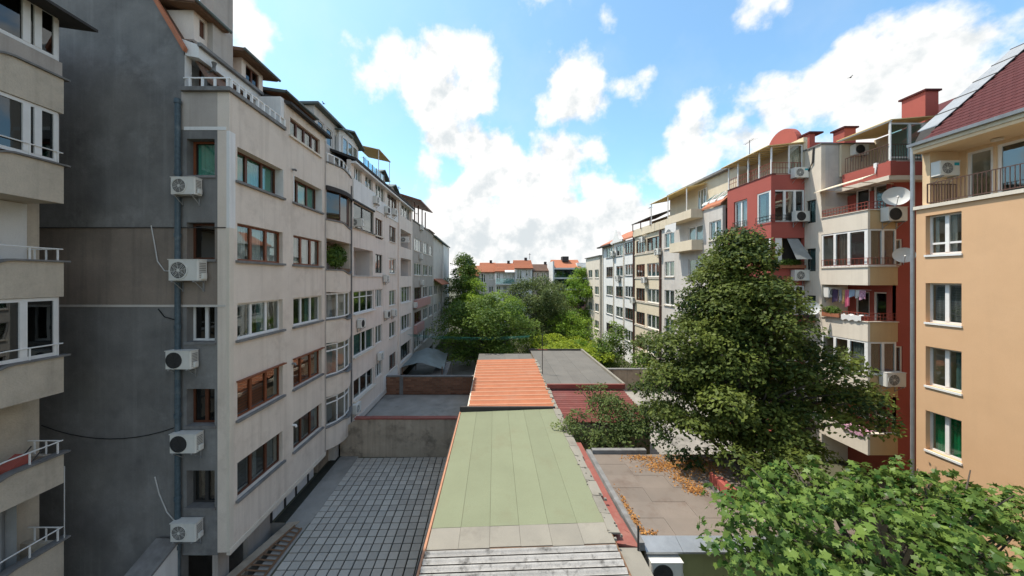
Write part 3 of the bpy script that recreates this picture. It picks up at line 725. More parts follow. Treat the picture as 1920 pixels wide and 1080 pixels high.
# ---------------------------------------------------------------- left block 1: gable and beige facade
XL = -9.4; YG = 12.08; fl = FLt(XL)
L1 = thing('beige_apartment_block', 'beige rendered block with dark grey gable and brown framed windows over the tiled yard', 'building', (-14, 15, 0))
ZB, ZP = H - 9.7, H + 6.6
YA1, YB1 = 18.92, 22.2
sillz = [H + 3.57 - 2.91 * k for k in range(5)]
hts = [1.24, 1.37, 1.33, 1.37, 1.33]
ca = (YX(445, XL), YX(530, XL)); cb = (YX(550, XL), YX(603, XL))
ops = []
for k in range(5):
    for c in (ca, cb): ops.append((c[0], c[1], sillz[k], sillz[k] + hts[k]))
attic = (YX(544, XL), YX(600, XL), H + 6.58, H + 7.42)
ops_att = [attic]
wall_mb(fl, YG, YA1, ZB, ZP, ops, 0.42).build('wall', 'stucco', L1)
wall_mb(fl, 15.24, YA1, ZP, H + 7.85, ops_att, 0.25).build('attic_wall', 'stucco', L1)
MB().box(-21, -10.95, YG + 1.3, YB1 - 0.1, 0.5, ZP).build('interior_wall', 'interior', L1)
specs = [dict(frame='brownwood', curtain='curtain_green', recess=0.34), dict(frame='redwood', curtain='curtain_white', recess=0.16),
         dict(frame='white_paint', curtain='curtain_teal', recess=0.16), dict(frame='redwood', curtain=None, recess=0.16), dict(frame='brownwood', curtain='curtain_grey', recess=0.16)]
for k in range(5):
    for ci, c in enumerate((ca, cb)):
        s = specs[k]
        cp = [(0.02, 0.30), (0.36, 0.64), (0.72, 0.98)] if k == 1 else ([(0.30, 0.55), (0.72, 0.95)] if k == 4 else ([(0.0, 0.12), (0.55, 0.78)] if k == 2 else None))
        w = window(fl, c[0], c[1], sillz[k], sillz[k] + hts[k], L1, s['frame'], 3, s['recess'], 0.075, (0.09, 0.11, 'trim_grey'), s['curtain'], cp)
        if k == 0:
            MB().fb(fl, c[1] - 0.01, c[1] - 0.002, sillz[0], sillz[0] + hts[0], -0.33, 0.035).build('white_reveal', 'white_paint', w)
            if ci == 1: MB().fb(fl, c[0] - .03, c[0] + 0.01, sillz[0], sillz[0] + hts[0], -0.10, 0.04).build('white_reveal', 'white_paint', w)
        if k == 3:      # terracotta roller slats behind the glass and a small hood
            MB().fb(fl, c[0] - 0.05, c[1] + 0.08, sillz[k] + hts[k], sillz[k] + hts[k] + 0.05, 0.0, 0.14).build('hood', 'redwood', w)
            for j in range(11):
                zz = sillz[k] + 0.08 + j * 0.115
                MB().fb(fl, c[0] + 0.08, c[0] + (c[1] - c[0]) * (0.66 if ci == 0 else 0.9), zz, zz + 0.085, -0.30, -0.285).build('slat', 'slat_red', w)
window(fl, attic[0], attic[1], attic[2], attic[3], L1, 'brownwood', 4, 0.12, 0.07, (0.1, 0.10, 'bone'), 'curtain_white', [(0.0, .45), (.55, .7)])
# white painted corner strip and drip moulding along the bottom
MB().box(XL - 0.1, XL + 0.004, YG - 0.004, YG + 0.28, H + 1.8, ZY(245, YG)).build('corner_strip', 'white_wall', L1)
MB().box(XL - 0.1, XL + 0.003, YG - 0.003, YG + 0.2, ZB + .02, H + 1.8).build('corner_strip', 'bone', L1)
MB().box(XL - 0.1, XL + 0.03, YG, YA1, ZB - 0.10, ZB + 0.10).build('drip_moulding', 'bone', L1)
MB().box(-21, XL - 0.42, YG + 0.02, YA1, ZB - 0.08, ZB + 0.12).build('soffit', 'stucco_grey', L1)
# ground floor set back under the facade, white panels between thin posts
gfl = FLt(-10.05)
gops = []
wall_mb(gfl, 15.3, YA1, -0.05, ZB - 0.10, [], 0.2).build('plinth_wall', 'white_wall', L1)
wall_mb(gfl, YG + .3, 15.3, -2.6, ZB - 0.10, [(12.9, 13.9, -2.4, 0.6)], 0.2).build('plinth_wall', 'stucco_grey', L1)
for yy in (15.3, 16.3, 17.2, 18.3): MB().fb(gfl, yy - .04, yy + .04, -0.05, ZB - .10, 0.0, 0.06).build('pilaster', 'darkmetal', L1)
# gable wall: grey, brown, grey bands; side window openings
fg = FFr(YG)
XP = XY(340, YG)
gx0, gx1 = XY(350, YG), XY(402.5, YG)
gs = [ZY(329, YG), ZY(486, YG), ZY(641, YG), ZY(798, YG), ZY(951, YG)]
gop = [(gx0, gx1, z, z + 1.30) for z in gs]
zb1, zb2 = ZY(426, YG), ZY(574, YG)
zcap = ZY(243, YG)
wall_mb(fg, -22, XL - 0.421, zb1, zcap, [o for o in gop], 0.28).build('gable_wall', 'gable_grey', L1)
wall_mb(FFr(YG + .006), -22, XL - 0.421, zb2, zb1, gop, 0.28).build('gable_wall', 'gable_brown', L1)
wall_mb(fg, -22, XP, -2.6, zb2, gop, 0.28).build('gable_wall', 'gable_grey', L1)
wall_mb(fg, XP, XL - 0.421, ZB - .1, zb2, gop, 0.28).build('gable_wall', 'gable_grey', L1)
wall_mb(fg, XP, XL - 0.421, zcap, ZP, [], 0.28).build('gable_wall', 'stucco_grey', L1)
wall_mb(fg, -22, XP, zcap, ZP, [], 0.28).build('gable_wall', 'gable_grey', L1)
MB().fb(fg, XP + .1, XL - .1, zcap - 0.02, zcap + 0.10, 0, 0.012).build('paint_band', 'white_wall', L1)
MB().fb(FFr(YG), -22, XL - .12, zb2 - 0.03, zb2 + 0.05, 0, 0.02).build('cement_ledge', 'grey_wall', L1)
MB().fb(FFr(YG), -22, XL - .12, zb1 - 0.03, zb1, 0, 0.03).build('cement_ledge', 'roof_dark', L1)
for k, z in enumerate(gs):
    w = window(fg, gx0, gx1, z, z + 1.30, L1, ['redwood', 'brownwood', 'white_paint', 'brownwood', 'darkmetal'][k], 1 if k < 2 else 2, 0.27, 0.075, (0.06, 0.06, 'trim_grey'),
               ['curtain_green', None, None, None, 'curtain_brown'][k], None, 'glass' if k in (0, 4) else 'glass_dark')
# gable triangle up to the steep roof, roof slopes
zr0, zr1 = H + 8.06, H + 8.06 + 1.72 * 4.4
MB().prism([(-22, YG, ZP), (-11.0, YG, ZP), (-11.0, YG, zr0), (-15.4, YG, zr1), (-22, YG, zr1)], (0, 0.28, 0)).build('gable_top', 'gable_grey', L1)
xk, zk = -12.1, zr0 - .95 + (1.7 * 1.72)
rf = MB().hexa([(-10.4,YG+.3,zr0-0.95),(-10.4,YB1,zr0-.95),(xk,YB1,zk-.12),(xk,YG+.3,zk-.12),(-10.35,YG+.3,zr0-.83),(-10.35,YB1,zr0-.83),(xk,YB1,zk),(xk,YG+.3,zk)]).build('roof', 'tile_brown', L1)
MB().hexa([(xk,YG+.3,zk-.12),(xk,YB1,zk-.12),(-22,YB1,zk+.6),(-22,YG+.3,zk+.6),(xk,YG+.3,zk-.002),(xk,YB1,zk-.002),(-22,YB1,zk+.72),(-22,YG+.3,zk+.72)]).build('upper_roof', 'tile_brown', rf)
MB().hexa([(-10.9,YG-.16,zr0-.1),(-10.9,YG-.02,zr0-.1),(-15.4,YG-.02,zr1-.0),(-15.4,YG-.16,zr1-.0),(-10.85,YG-.16,zr0+.04),(-10.85,YG-.02,zr0+.04),(-15.4,YG-.02,zr1+.2),(-15.4,YG-.16,zr1+.2)]).build('verge_board', 'tile_orange', rf)
# corner terrace at attic level
te = MB()
te.box(-11.05, XL + 0.10, YG - 0.12, YG + 0.3, ZP, ZP + 0.14); te.box(XL - 0.3, XL + 0.10, YG + 0.3, 15.24, ZP, ZP + 0.14)
MB().box(-11.0, XL - .30, YG + .3, 15.24, ZP - .05, ZP + .02).build('terrace_floor', 'concrete', L1)
tr = te.build('terrace_coping', 'trim_grey', L1)
rl = MB(); zt = ZP + 0.14
rl.tube([(-11.0, YG - 0.02, zt + .34), (XL + .02, YG - 0.02, zt + .34), (XL + .02, 15.2, zt + .34)], 0.03, 5)
rl = rl.build('railing', 'white_paint', tr)
for i in range(4): MB().box(-10.8 + i * .44, -10.74 + i * .44, YG - .05, YG + .01, zt, zt + .32).build('baluster', 'white_paint', rl)
for i in range(10): MB().box(XL - .02, XL + .06, YG + .02 + i * .34, YG + .09 + i * .34, zt, zt + .32).build('baluster', 'white_paint', rl)
# white terrace surround under the eaves, door, fascia
MB().box(-11.02, -10.98, YG + .02, YG + .28, ZP, zr0).build('terrace_pier', 'white_wall', L1)
MB().box(-11.6, -11.35, YG + .3, 15.24, ZP, zr0 + .3).build('terrace_wall', 'white_wall', L1)
MB().box(-11.36, XL - 0.02, 15.0, 15.24, ZP + .1, H + 8.0).build('terrace_side', 'white_wall', L1)
window(FLt(-11.33), 13.1, 14.6, ZP + 0.2, ZP + 1.75, L1, 'redwood', 2, 0.0, .08)
MB().hexa([(-11.4,YG+.02,H+8.0),(-10.5,YG+.02,H+7.82),(-10.5,15.3,H+7.82),(-11.4,15.3,H+8.0),(-11.4,YG+.02,H+8.6),(-10.5,YG+.02,H+8.28),(-10.5,15.3,H+8.28),(-11.4,15.3,H+8.6)]).build('fascia', 'white_wall', rf)
MB().box(-10.49, -10.36, YG - .05, 15.3, H + 8.2, H + 8.32).build('gutter', 'trim_grey', rf)
MB().hexa([(-10.7,15.3,H+7.95),(XL+.28,15.3,H+7.80),(XL+.28,YA1+.2,H+7.80),(-10.7,YA1+.2,H+7.95),(-10.7,15.3,H+8.4),(XL+.28,15.3,H+7.92),(XL+.28,YA1+.2,H+7.92),(-10.7,YA1+.2,H+8.4)]).build('eaves', 'roof_dark', rf)
# stove pipe elbow on the terrace
MB().tube([(-10.62, YG + .5, ZP + .1), (-10.62, YG + .5, ZP + 1.0), (-10.35, YG + .5, ZP + 1.05), (-10.35, YG + .5, ZP + 1.35)], 0.085, 8).build('stove_pipe', 'trim_grey', L1)
# chimney and dormers
chm = MB(); cy0 = 13.0
cxa, cxb = XY(375, cy0), XY(399, cy0)
chm.box(cxa, cxb, cy0, cy0 + 1.0, zr0 + 0.2, H + 12.5)
ch = chm.build('chimney', 'stucco_grey', rf)
def dormer(parent, X, y0, y1, z0, z1, roofmat='tile_brown', over=0.45, wallmat='stucco_pink', cols=2, depth=3.0):
    f = FLt(X)
    q = wall_mb(f, y0, y1, z0, z1, [(y0 + .25, y1 - .25, z0 + .28, z1 - .12)], 0.15)
    q.box(X - depth, X - .15, y0, y0 + .12, z0, z1); q.box(X - depth, X - .15, y1 - .12, y1, z0, z1)
    d = q.build('dormer', wallmat, parent)
    mbw = window(f, y0 + .25, y1 - .25, z0 + .28, z1 - .12, d, 'brownwood', cols, 0.06, .06, None, None, None, 'glass_dark')
    MB().hexa([(X-depth,y0-over,z1+.45),(X+over,y0-over,z1-.02),(X+over,y1+over,z1-.02),(X-depth,y1+over,z1+.45),(X-depth,y0-over,z1+.62),(X+over,y0-over,z1+.12),(X+over,y1+over,z1+.12),(X-depth,y1+over,z1+.62)]).build('dormer_roof', roofmat, d)
    MB().hexa([(X-.6,y0-over+.03,z1+.06),(X+over-.03,y0-over+.03,z1-.05),(X+over-.03,y1+over-.03,z1-.05),(X-.6,y1+over-.03,z1+.06),(X-.6,y0-over+.03,z1+.085),(X+over-.03,y0-over+.03,z1-.025),(X+over-.03,y1+over-.03,z1-.025),(X-.6,y1+over-.03,z1+.085)]).build('dormer_soffit', 'oldwood', d)
    MB().tube([(X+over+.05,y0-over-.05,z1+.05),(X+over+.05,y1+over+.05,z1+.05)], .06, 6).build('dormer_gutter', 'verdigris', d)
    return d
dormer(rf, -10.95, 12.4, 13.15, H + 8.7, H + 9.75, over=.4)
dormer(rf, -10.95, 14.75, 16.1, H + 8.5, H + 9.55)
dormer(rf, -10.9, 17.5, 19.6, H + 8.2, H + 9.3, 'verdigris')
MB().box(-11.3, -10.75, 19.9, 20.35, H + 7.6, H + 9.75).build('chimney', 'verdigris', rf)
# down pipe with bracket joints
dp = MB().tube([(XP - .02, YG - .12, ZP - .3), (XP - .02, YG - .12, 0.0)], 0.085, 10).build('down_pipe', 'pipeblue', L1)
for z in (ZP - .4, 14.6, 12.4, 9.2, 6.1, 3.2, 1.5): MB().tube([(XP - .02, YG - .12, z - .07), (XP - .02, YG - .12, z + .07)], 0.105, 10).build('pipe_collar', 'pipeblue', dp)
# loose cables on the gable
def sag(a, b, d, n=10):
    a, b = Vector(a), Vector(b); return [a.lerp(b, i / n) - Vector((0, 0, d * 4 * (i / n) * (1 - i / n))) for i in range(n + 1)]
cy = YG - .03
MB().tube([(XY(285, YG), cy, ZY(423, YG)), (XY(291, YG), cy, ZY(455, YG)), (XY(297, YG), cy, ZY(490, YG)), (XY(310, YG), cy, ZY(508, YG)), (XY(330, YG), cy, ZY(509, YG))], .02, 5).build('cable', 'cable_white', L1)
MB().tube([(XY(292, YG), cy, ZY(893, YG)), (XY(300, YG), cy, ZY(925, YG)), (XY(315, YG), cy, ZY(960, YG)), (XY(333, YG), cy, ZY(980, YG))], .02, 5).build('cable', 'cable_white', L1)
MB().tube([(XY(298, YG), cy, ZY(579, YG)), (XY(310, YG), cy, ZY(594, YG)), (XY(336, YG), cy, ZY(601, YG))], .018, 5).build('cable', 'cable', L1)
MB().tube(sag((XY(80, YG), cy, ZY(797, YG)), (XY(332, YG), cy, ZY(800, YG)), .45), .016, 5).build('cable', 'cable', L1)
# security lamps, camera and brackets by the second window column
for px, py in ((548, 318), (548, 682), (549, 797)):
    y = YX(px, XL); z = ZY(py, y)
    MB().tube([(XL, y, z), (XL + .14, y, z), (XL + .2, y - .05, z - .06)], .05, 6).build('vent_pipe', 'white_paint' if py > 700 else 'trim_grey', L1)
# air conditioners on the gable
for k, (px, py, lab) in enumerate(((361, 366, 'white air conditioner beneath the green curtained gable window'), (361, 526, 'newer white air conditioner at the foot of the brown gable band'),
       (353, 690, 'white air conditioner below the gable window with pale frame'), (362, 845, 'old air conditioner on long brackets low on the gable'), (362, 1009, 'lowest air conditioner on the grey gable above the white low wall'))):
    sc = [1.0, 1.22, 1.05, 1.08, 1.05][k]
    ac(lab, (XY(px - (4 if k != 1 else 0), YG - .05), YG - .06, ZY(py, YG - .2)), '-Y', None, sc, alt=(k in (2, 3)))
# ---------------------------------------------------------------- rounded balcony bay of the same block
bump = lambda s: 0.42 * math.sin(math.pi * min(1, max(0, s))) ** 0.8
flB = FLt(XL)
MB().box(XL - 1.45, XL - 1.35, YA1, YB1, ZB, ZP).build('bay_back_wall', 'loggia', L1)
for y in (YA1, YB1 - .12): MB().box(XL - 1.35, XL - 0.003, y + .004, y + .12, ZB, ZP + .5).build('bay_cheek', 'stucco', L1)
bt = [H + 6.45, H + 3.25, H + .45, H - 2.35, H - 5.55, H - 8.35]       # top of parapet for attic .. lowest
bb = [H + 5.15, H + 2.25, H - .75, H - 3.6, H - 6.6, H - 9.55]
for k in range(6):
    wob = 0.16
    top = (lambda s, z=bt[k]: z - 0.20 * sstep((s - .35) / .3) * sstep((1.02 - s) / .25) * (1 if k else .5))
    botf = (lambda s, z=bb[k]: z - 0.10 * math.sin(math.pi * s))
    pr = wavy_panel(flB, YA1 + .02, YB1 - .02, botf, top, bump, 0.14, 26).build('bay_parapet', 'stucco', L1, smooth=False, fix=True)
    wavy_panel(flB, YA1, YB1, lambda s: top(s) + .003, lambda s: top(s) + .07, lambda s: bump(s) + .06, 0.24, 26).build('bay_coping', 'trim_grey', pr, fix=True)
    MB().box(XL - 1.35, XL - .15, YA1 + .12, YB1 - .12, bb[k], bb[k] + .12).build('bay_floor', 'concrete', pr)
    wavy_panel(flB, YA1, YB1, lambda s: bb[k] - 0.02, lambda s: bb[k] + .06, lambda s: bump(s) - .05, 1.2, 20).build('bay_soffit', 'stucco', pr, fix=True)
def bayglass(za, zb, frame, n, gl, transom=None, cur=None):
    mbf = MB(); pts = [(s, flB(YA1 + .1 + (YB1 - YA1 - .2) * s, 0, bump(s) - .08)) for s in [i / n for i in range(n + 1)]]
    for s, q in pts: mbf.box(q[0] - .04, q[0] + .02, q[1] - .04, q[1] + .04, za, zb)
    for (s, q), (s2, q2) in zip(pts, pts[1:]):
        for z in (za, zb - .07) + ((za + (zb - za) * transom,) if transom else ()):
            mbf.hexa([(q[0]-.04,q[1]+.04,z),(q[0]+.015,q[1]+.04,z),(q2[0]+.015,q2[1]-.04,z),(q2[0]-.04,q2[1]-.04,z),(q[0]-.04,q[1]+.04,z+.07),(q[0]+.015,q[1]+.04,z+.07),(q2[0]+.015,q2[1]-.04,z+.07),(q2[0]-.04,q2[1]-.04,z+.07)])
    w = mbf.build('bay_window', frame, L1, fix=True)
    for (s, q), (s2, q2) in zip(pts, pts[1:]):
        MB().quad((q[0]-.012,q[1]+.04,za+.07),(q2[0]-.012,q2[1]-.04,za+.07),(q2[0]-.012,q2[1]-.04,zb-.07),(q[0]-.012,q[1]+.04,zb-.07)).build('pane', gl, w)
    if cur: MB().box(XL - .35, XL - .3, YA1 + .2, YA1 + 1.4, za, zb).build('blind', cur, w)
    return w
bayglass(bt[1] + .08, bb[0] - .12, 'brownwood', 3, 'glass_dark')
wavy_panel(flB, YA1, YB1, lambda s: bb[0] - .22, lambda s: bb[0] + .02, lambda s: bump(s) + .12, 0.1, 20).build('dark_valance', 'roof_dark', L1, fix=True)
bayglass(bt[3] + .08, bb[2] - .1, 'white_paint', 4, 'glass', None, 'curtain_grey')
bayglass(bt[4] + .08, bb[3] - .1, 'white_paint', 4, 'glass', .76, 'curtain_teal')
bayglass(bt[5] + .08, bb[4] - .1, 'white_paint', 4, 'glass', .76, 'curtain_grey')
# attic railing on the bay
rl = MB(); n = 20
rl.tube([flB(YA1 + (YB1 - YA1) * i / n, bt[0] + .52 - .2 * sstep((i / n - .35) / .3), bump(i / n) - .03) for i in range(n + 1)], .035, 5)
rl = rl.build('bay_railing', 'white_paint', L1)
for i in range(8):
    s = .04 + i * .13; q = flB(YA1 + (YB1 - YA1) * s, 0, bump(s) - .03)
    MB().box(q[0] - .03, q[0] + .03, q[1] - .05, q[1] + .05, bt[0] - .1, bt[0] + .50 - .2 * sstep((s - .35) / .3)).build('baluster', 'white_paint', rl)
MB().prism([(XL - .9, YA1 + .02, ZP), (XL - .9, YB1 - .12, ZP), (XL - .9, YB1 - .12, H + 7.4), (XL - .9, YA1 + .02, H + 8.6)], (.12, 0, 0)).build('attic_cheek', 'stucco_grey', L1)
MB().box(XL - .1, XL + .02, YA1 - .06, YA1 + .06, ZB, H + 7.6).build('rain_pipe', 'stucco_grey', L1)
MB().tube([(XL + .07, YB1, H + 6), (XL + .07, YB1, 1.5)], .055, 7).build('rain_pipe', 'trim_grey', L1)
# wall below the bay and column behind
MB().box(XL - 2.0, XL - .6, YA1 + .3, YB1, -.05, bb[5]).build('bay_base', 'oldwall', L1)
MB().box(XL - .6, XL - .2, 20.5, 20.95, -.05, bb[5]).build('pillar', 'grey_wall', L1)
ac('white air conditioner below the lowest rounded balcony bay, at the cement wall', (XL + .05, 22.7, ZY(775, 22.5)), '+X')
# ---------------------------------------------------------------- left block 2: pinkish facade
def sl(k): return H + 3.45 - 2.91 * k            # sill height of storey k (-1 = attic)
L2 = thing('pinkish_apartment_block', 'pinkish beige block with white framed glazed balconies and many air conditioners', 'building', (-14, 30, 0))
Y20, Y21 = YB1 + .02, YX(771.5, XL)
y = lambda px: YX(px, XL)
c1, c1b, c2, c3 = (y(663), y(701)), (y(704), y(717)), (y(730), y(742)), (y(749), y(769))
ops = []; W2 = []; LG = []
def addw(c, z0, z1, **k): ops.append((c[0], c[1], z0, z1)); W2.append((c, z0, z1, k))
def addl(c, z0, z1, **k): ops.append((c[0], c[1], z0, z1)); LG.append((c, z0, z1, k))
addw(c1, sl(0), sl(0) + 1.65, frame='darkmetal', cols=[0, .45, 1], sill=(.1, .12, 'bone'), gl='glass')
addw(c1b, sl(0) - .25, sl(0) + 1.35, frame='brownwood', cols=3, curtain='curtain_white')
addl((c1[0], y(699)), sl(1) - .35, sl(1) + 1.55, door=False)
addw(c1b, sl(1) - .1, sl(1) + 1.4, frame='darkmetal', cols=2, curtain='curtain_white', cpos=[(.5, 1)])
addw(c1, sl(2), sl(2) + 1.5, frame='white_paint', cols=3, transom=.72, sill=(.1, .16, 'white_paint'))
addw(c1b, sl(2) + .05, sl(2) + 1.5, frame='white_paint', cols=3, curtain='curtain_teal')
addw(c1, sl(3), sl(3) + 1.5, frame='white_paint', cols=[0, .4, .62, 1], sill=(.1, .14, 'bone'), curtain='curtain_teal', cpos=[(0, .4), (.7, 1)])
addw(c1b, sl(3) + .05, sl(3) + 1.5, frame='white_paint', cols=2, curtain='curtain_grey')
addw(c1, sl(4), sl(4) + 1.35, frame='white_paint', cols=3, sill=(.1, .18, 'bone'))
addw(c1b, sl(4) + .25, sl(4) + 1.4, frame='white_paint', cols=3)
addw((y(664), y(678)), sl(-1) + .3, sl(-1) + 1.35, frame='white_paint', cols=3, curtain='curtain_teal')
addw((y(685), y(699)), sl(-1) + .1, sl(-1) + 1.35, frame='white_paint', cols=2, curtain='curtain_teal')
addw((y(704), y(721)), sl(-1) + .05, sl(-1) + 1.3, frame='white_paint', cols=3, curtain='curtain_teal')
addw((y(726), y(744)), sl(-1) + .0, sl(-1) + 1.3, frame='brownwood', cols=3)
for k in range(5):
    addw(c2, sl(k) - .1, sl(k) + 1.3, frame=['brownwood', 'white_paint', 'white_paint', 'white_paint', 'brownwood'][k], cols=2 if k else 3,
         curtain=['curtain_white', 'curtain_white', 'curtain_white', 'curtain_grey', 'curtain_brown'][k], sill=(.06, .06, 'bone'))
addw(c3, sl(-1) - .1, sl(-1) + 1.2, frame='white_paint', cols=4, curtain='curtain_grey')
addl(c3, sl(0) - .3, sl(0) + 1.45, door=True); addl(c3, sl(1) - .3, sl(1) + 1.5, door=True)
for k in (2, 3, 4): addw(c3, sl(k) - .1, sl(k) + 1.5, frame='white_paint' if k < 4 else 'darkmetal', cols=4, curtain='curtain_grey' if k < 4 else None, sill=(.05, .16, 'white_paint'))
wall_mb(fl, Y20, y(746), ZB + .25, H + 7.75, ops, 0.25).build('wall', 'stucco_pink', L2)
fl3 = FLt(XL + .12)
wall_mb(fl3, y(746), Y21, ZB + .25, H + 7.75, ops, 0.37).build('wall', 'stucco_pink', L2)
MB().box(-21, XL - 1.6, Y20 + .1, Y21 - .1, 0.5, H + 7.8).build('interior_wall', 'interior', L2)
for c, z0, z1, k in W2:
    if 'recess' not in k: k['recess'] = 0.10
    window(fl, c[0], c[1], z0, z1, L2, **k)
for c, z0, z1, k in LG: loggia(fl, c[0], c[1], z0, z1, L2, 1.3, 'loggia', **k)
# white spandrels, string courses
for (a, b, z0, z1, m, o_) in ((y(661), y(703), sl(-1) - 1.1, sl(-1) + .28, 'white_wall', .07), (y(704), y(746), sl(-1) - 1.0, sl(-1) - .02, 'white_wall', .05), (y(719), y(745), ZB + .05, sl(4) - .12, 'white_wall', .03),
                              (y(661), y(718), sl(0) - .12, sl(0) - .02, 'bone', .12), (y(661), y(701), sl(0) + 1.68, sl(0) + 1.80, 'roof_dark', .1), (y(661), y(718), sl(1) - .42, sl(1) - .36, 'grey_wall', .08)):
    MB().fb(fl, a, b, z0, z1, 0.001, o_).build('spandrel', m, L2)
MB().box(XL - .2, XL + .06, Y20, y(746), ZB - .15, ZB + .25).build('drip_moulding', 'grey_wall', L2)
MB().box(-20, XL - .2, Y20, Y21, ZB + .0, ZB + .25).build('soffit', 'stucco_grey', L2)
MB().box(-12, -11.2, Y20, Y21, -.05, ZB + .05).build('plinth_wall', 'interior', L2)  # dark colour stands for the shaded void beneath the overhang
for i in range(5): MB().box(XL - .35, XL - .2, y(702) + i * 1.5, y(702) + i * 1.5 + .12, .88, ZB).build('post', 'rustmetal', L2)
# eaves and roof terrace
rf = MB().hexa([(-16,Y20,H+10.2),(XL+.4,Y20,H+7.7),(XL+.4,Y21,H+7.7),(-16,Y21,H+10.2),(-16,Y20,H+10.4),(XL+.4,Y20,H+7.86),(XL+.4,Y21,H+7.86),(-16,Y21,H+10.4)]).build('roof', 'roof_dark', L2)
MB().box(XL - .25, XL + .35, Y20 + .02, Y21 - .02, H + 7.52, H + 7.66).build('soffit', 'white_wall', rf)
for a, b, z1, m in ((23.2, 26.5, 10.6, 'white_wall'), (30.5, 33, 10.0, 'stucco_grey'), (34, 36.5, 9.6, 'grey_wall')):
    d = MB().prism([(-10.6, a, H + 7.9), (-10.6, b, H + 7.9), (-10.6, b, H + z1 - .5), (-10.6, (a + b) / 2, H + z1), (-10.6, a, H + z1 - .5)], (-3, 0, 0)).build('dormer', m, rf)
    window(FLt(-10.58), a + .4, b - .4, H + 8.35, H + z1 - .75, d, 'white_paint', 3, -.06, .07)
    MB().hexa([(-13.6,a-.3,H+z1-.55),(-10.2,a-.3,H+z1-.62),(-10.2,(a+b)/2,H+z1+.02),(-13.6,(a+b)/2,H+z1+.09),(-13.6,a-.3,H+z1-.45),(-10.2,a-.3,H+z1-.52),(-10.2,(a+b)/2,H+z1+.12),(-13.6,(a+b)/2,H+z1+.19)]).build('dormer_roof', 'verdigris', d)
    MB().hexa([(-13.6,(a+b)/2+.003,H+z1+.09),(-10.2,(a+b)/2+.003,H+z1+.02),(-10.2,b+.3,H+z1-.62),(-13.6,b+.3,H+z1-.55),(-13.6,(a+b)/2+.003,H+z1+.19),(-10.2,(a+b)/2+.003,H+z1+.12),(-10.2,b+.3,H+z1-.52),(-13.6,b+.3,H+z1-.45)]).build('dormer_roof', 'verdigris', d)
# tall grey attic storey with pale window frames between the two left blocks
at = MB(); f2 = FLt(-10.75)
ya_, yb_ = 20.3, 25.0
wall_mb(f2, ya_, yb_, H + 8.2, H + 10.3, [(ya_ + .4 + i * 1.1, ya_ + 1.2 + i * 1.1, H + 8.6, H + 9.7) for i in range(4)], .15, at)
at.box(-14, -10.9, ya_, ya_ + .12, H + 7.8, H + 10.3)
d = at.build('attic_storey', 'grey_wall', rf)
for i in range(4): window(f2, ya_ + .4 + i * 1.1, ya_ + 1.2 + i * 1.1, H + 8.6, H + 9.7, d, 'white_paint', 1, .05, .06)
MB().box(-14, -10.4, ya_ - .2, yb_ + .2, H + 10.31, H + 10.45).build('flat_roof', 'verdigris', d)
MB().box(-14, -11, ya_ + .3, yb_ - .2, H + 8, H + 10.2).build('interior_wall', 'interior', d)
# glass terrace and yellow awning
tg = MB()
for i in range(6): tg.box(-9.72, -9.66, 25.2 + i * .9, 25.26 + i * .9, H + 7.9, H + 9.0)
tg = tg.build('terrace_post', 'galv', rf)
for i in range(5): MB().box(-9.70, -9.69, 25.27 + i * .9, 26.09 + i * .9, H + 7.95, H + 8.95).build('pane', 'glass_blue', tg)
aw = MB().hexa([(-11.2,27.2,H+10.7),(-9.2,27.2,H+10.25),(-9.2,30.2,H+10.25),(-11.2,30.2,H+10.7),(-11.2,27.2,H+10.74),(-9.2,27.2,H+10.29),(-9.2,30.2,H+10.29),(-11.2,30.2,H+10.74)]).build('awning', 'awning', L2)
for yy in (27.3, 30.1): MB().tube([(-9.3, yy, H + 8), (-9.3, yy, H + 10.26)], .03, 5).build('awning_post', 'white_paint', aw)
# air conditioners of the block
for px, py, lab in ((701, 376, 'air conditioner high under the attic windows beside the white spandrel'), (722, 395, 'first of two air conditioners side by side below the attic eaves'),
                    (736, 398, 'second of two air conditioners side by side below the attic eaves'), (672, 606, 'air conditioner under the white framed glazed balcony with transom'),
                    (709, 667, 'air conditioner beside the dark green glazed balcony'), (720, 522, 'small air conditioner beneath the dark framed narrow window'),
                    (722, 589, 'first air conditioner of the pair below the white narrow windows'), (735, 586, 'second air conditioner of the pair below the white narrow windows')):
    yy = y(px); ac(lab, (XL + .08, yy, ZY(py, yy) - .28), '+X', None, .95, alt=px in (672, 722))
yy = y(665); ac('air conditioner sideways against the sky reflecting attic balcony', (XL + .15, yy + .1, ZY(425, yy)), '-Y', None, .9)
yy = y(753); ac('air conditioner hung inside the upper open loggia', (XL + .35, yy, ZY(455, yy)), '-Y', None, .95)
# planter box with palm in the open bay loggia
pb = thing('planter', 'wooden window box with a large dark green palm in the open rounded bay', 'planter', (XL + .1, 20.6, H + .5))
MB().box(XL - .15, XL + .1, 20.7, 21.9, H + .30, H + .62).build('box', 'oldwood', pb)

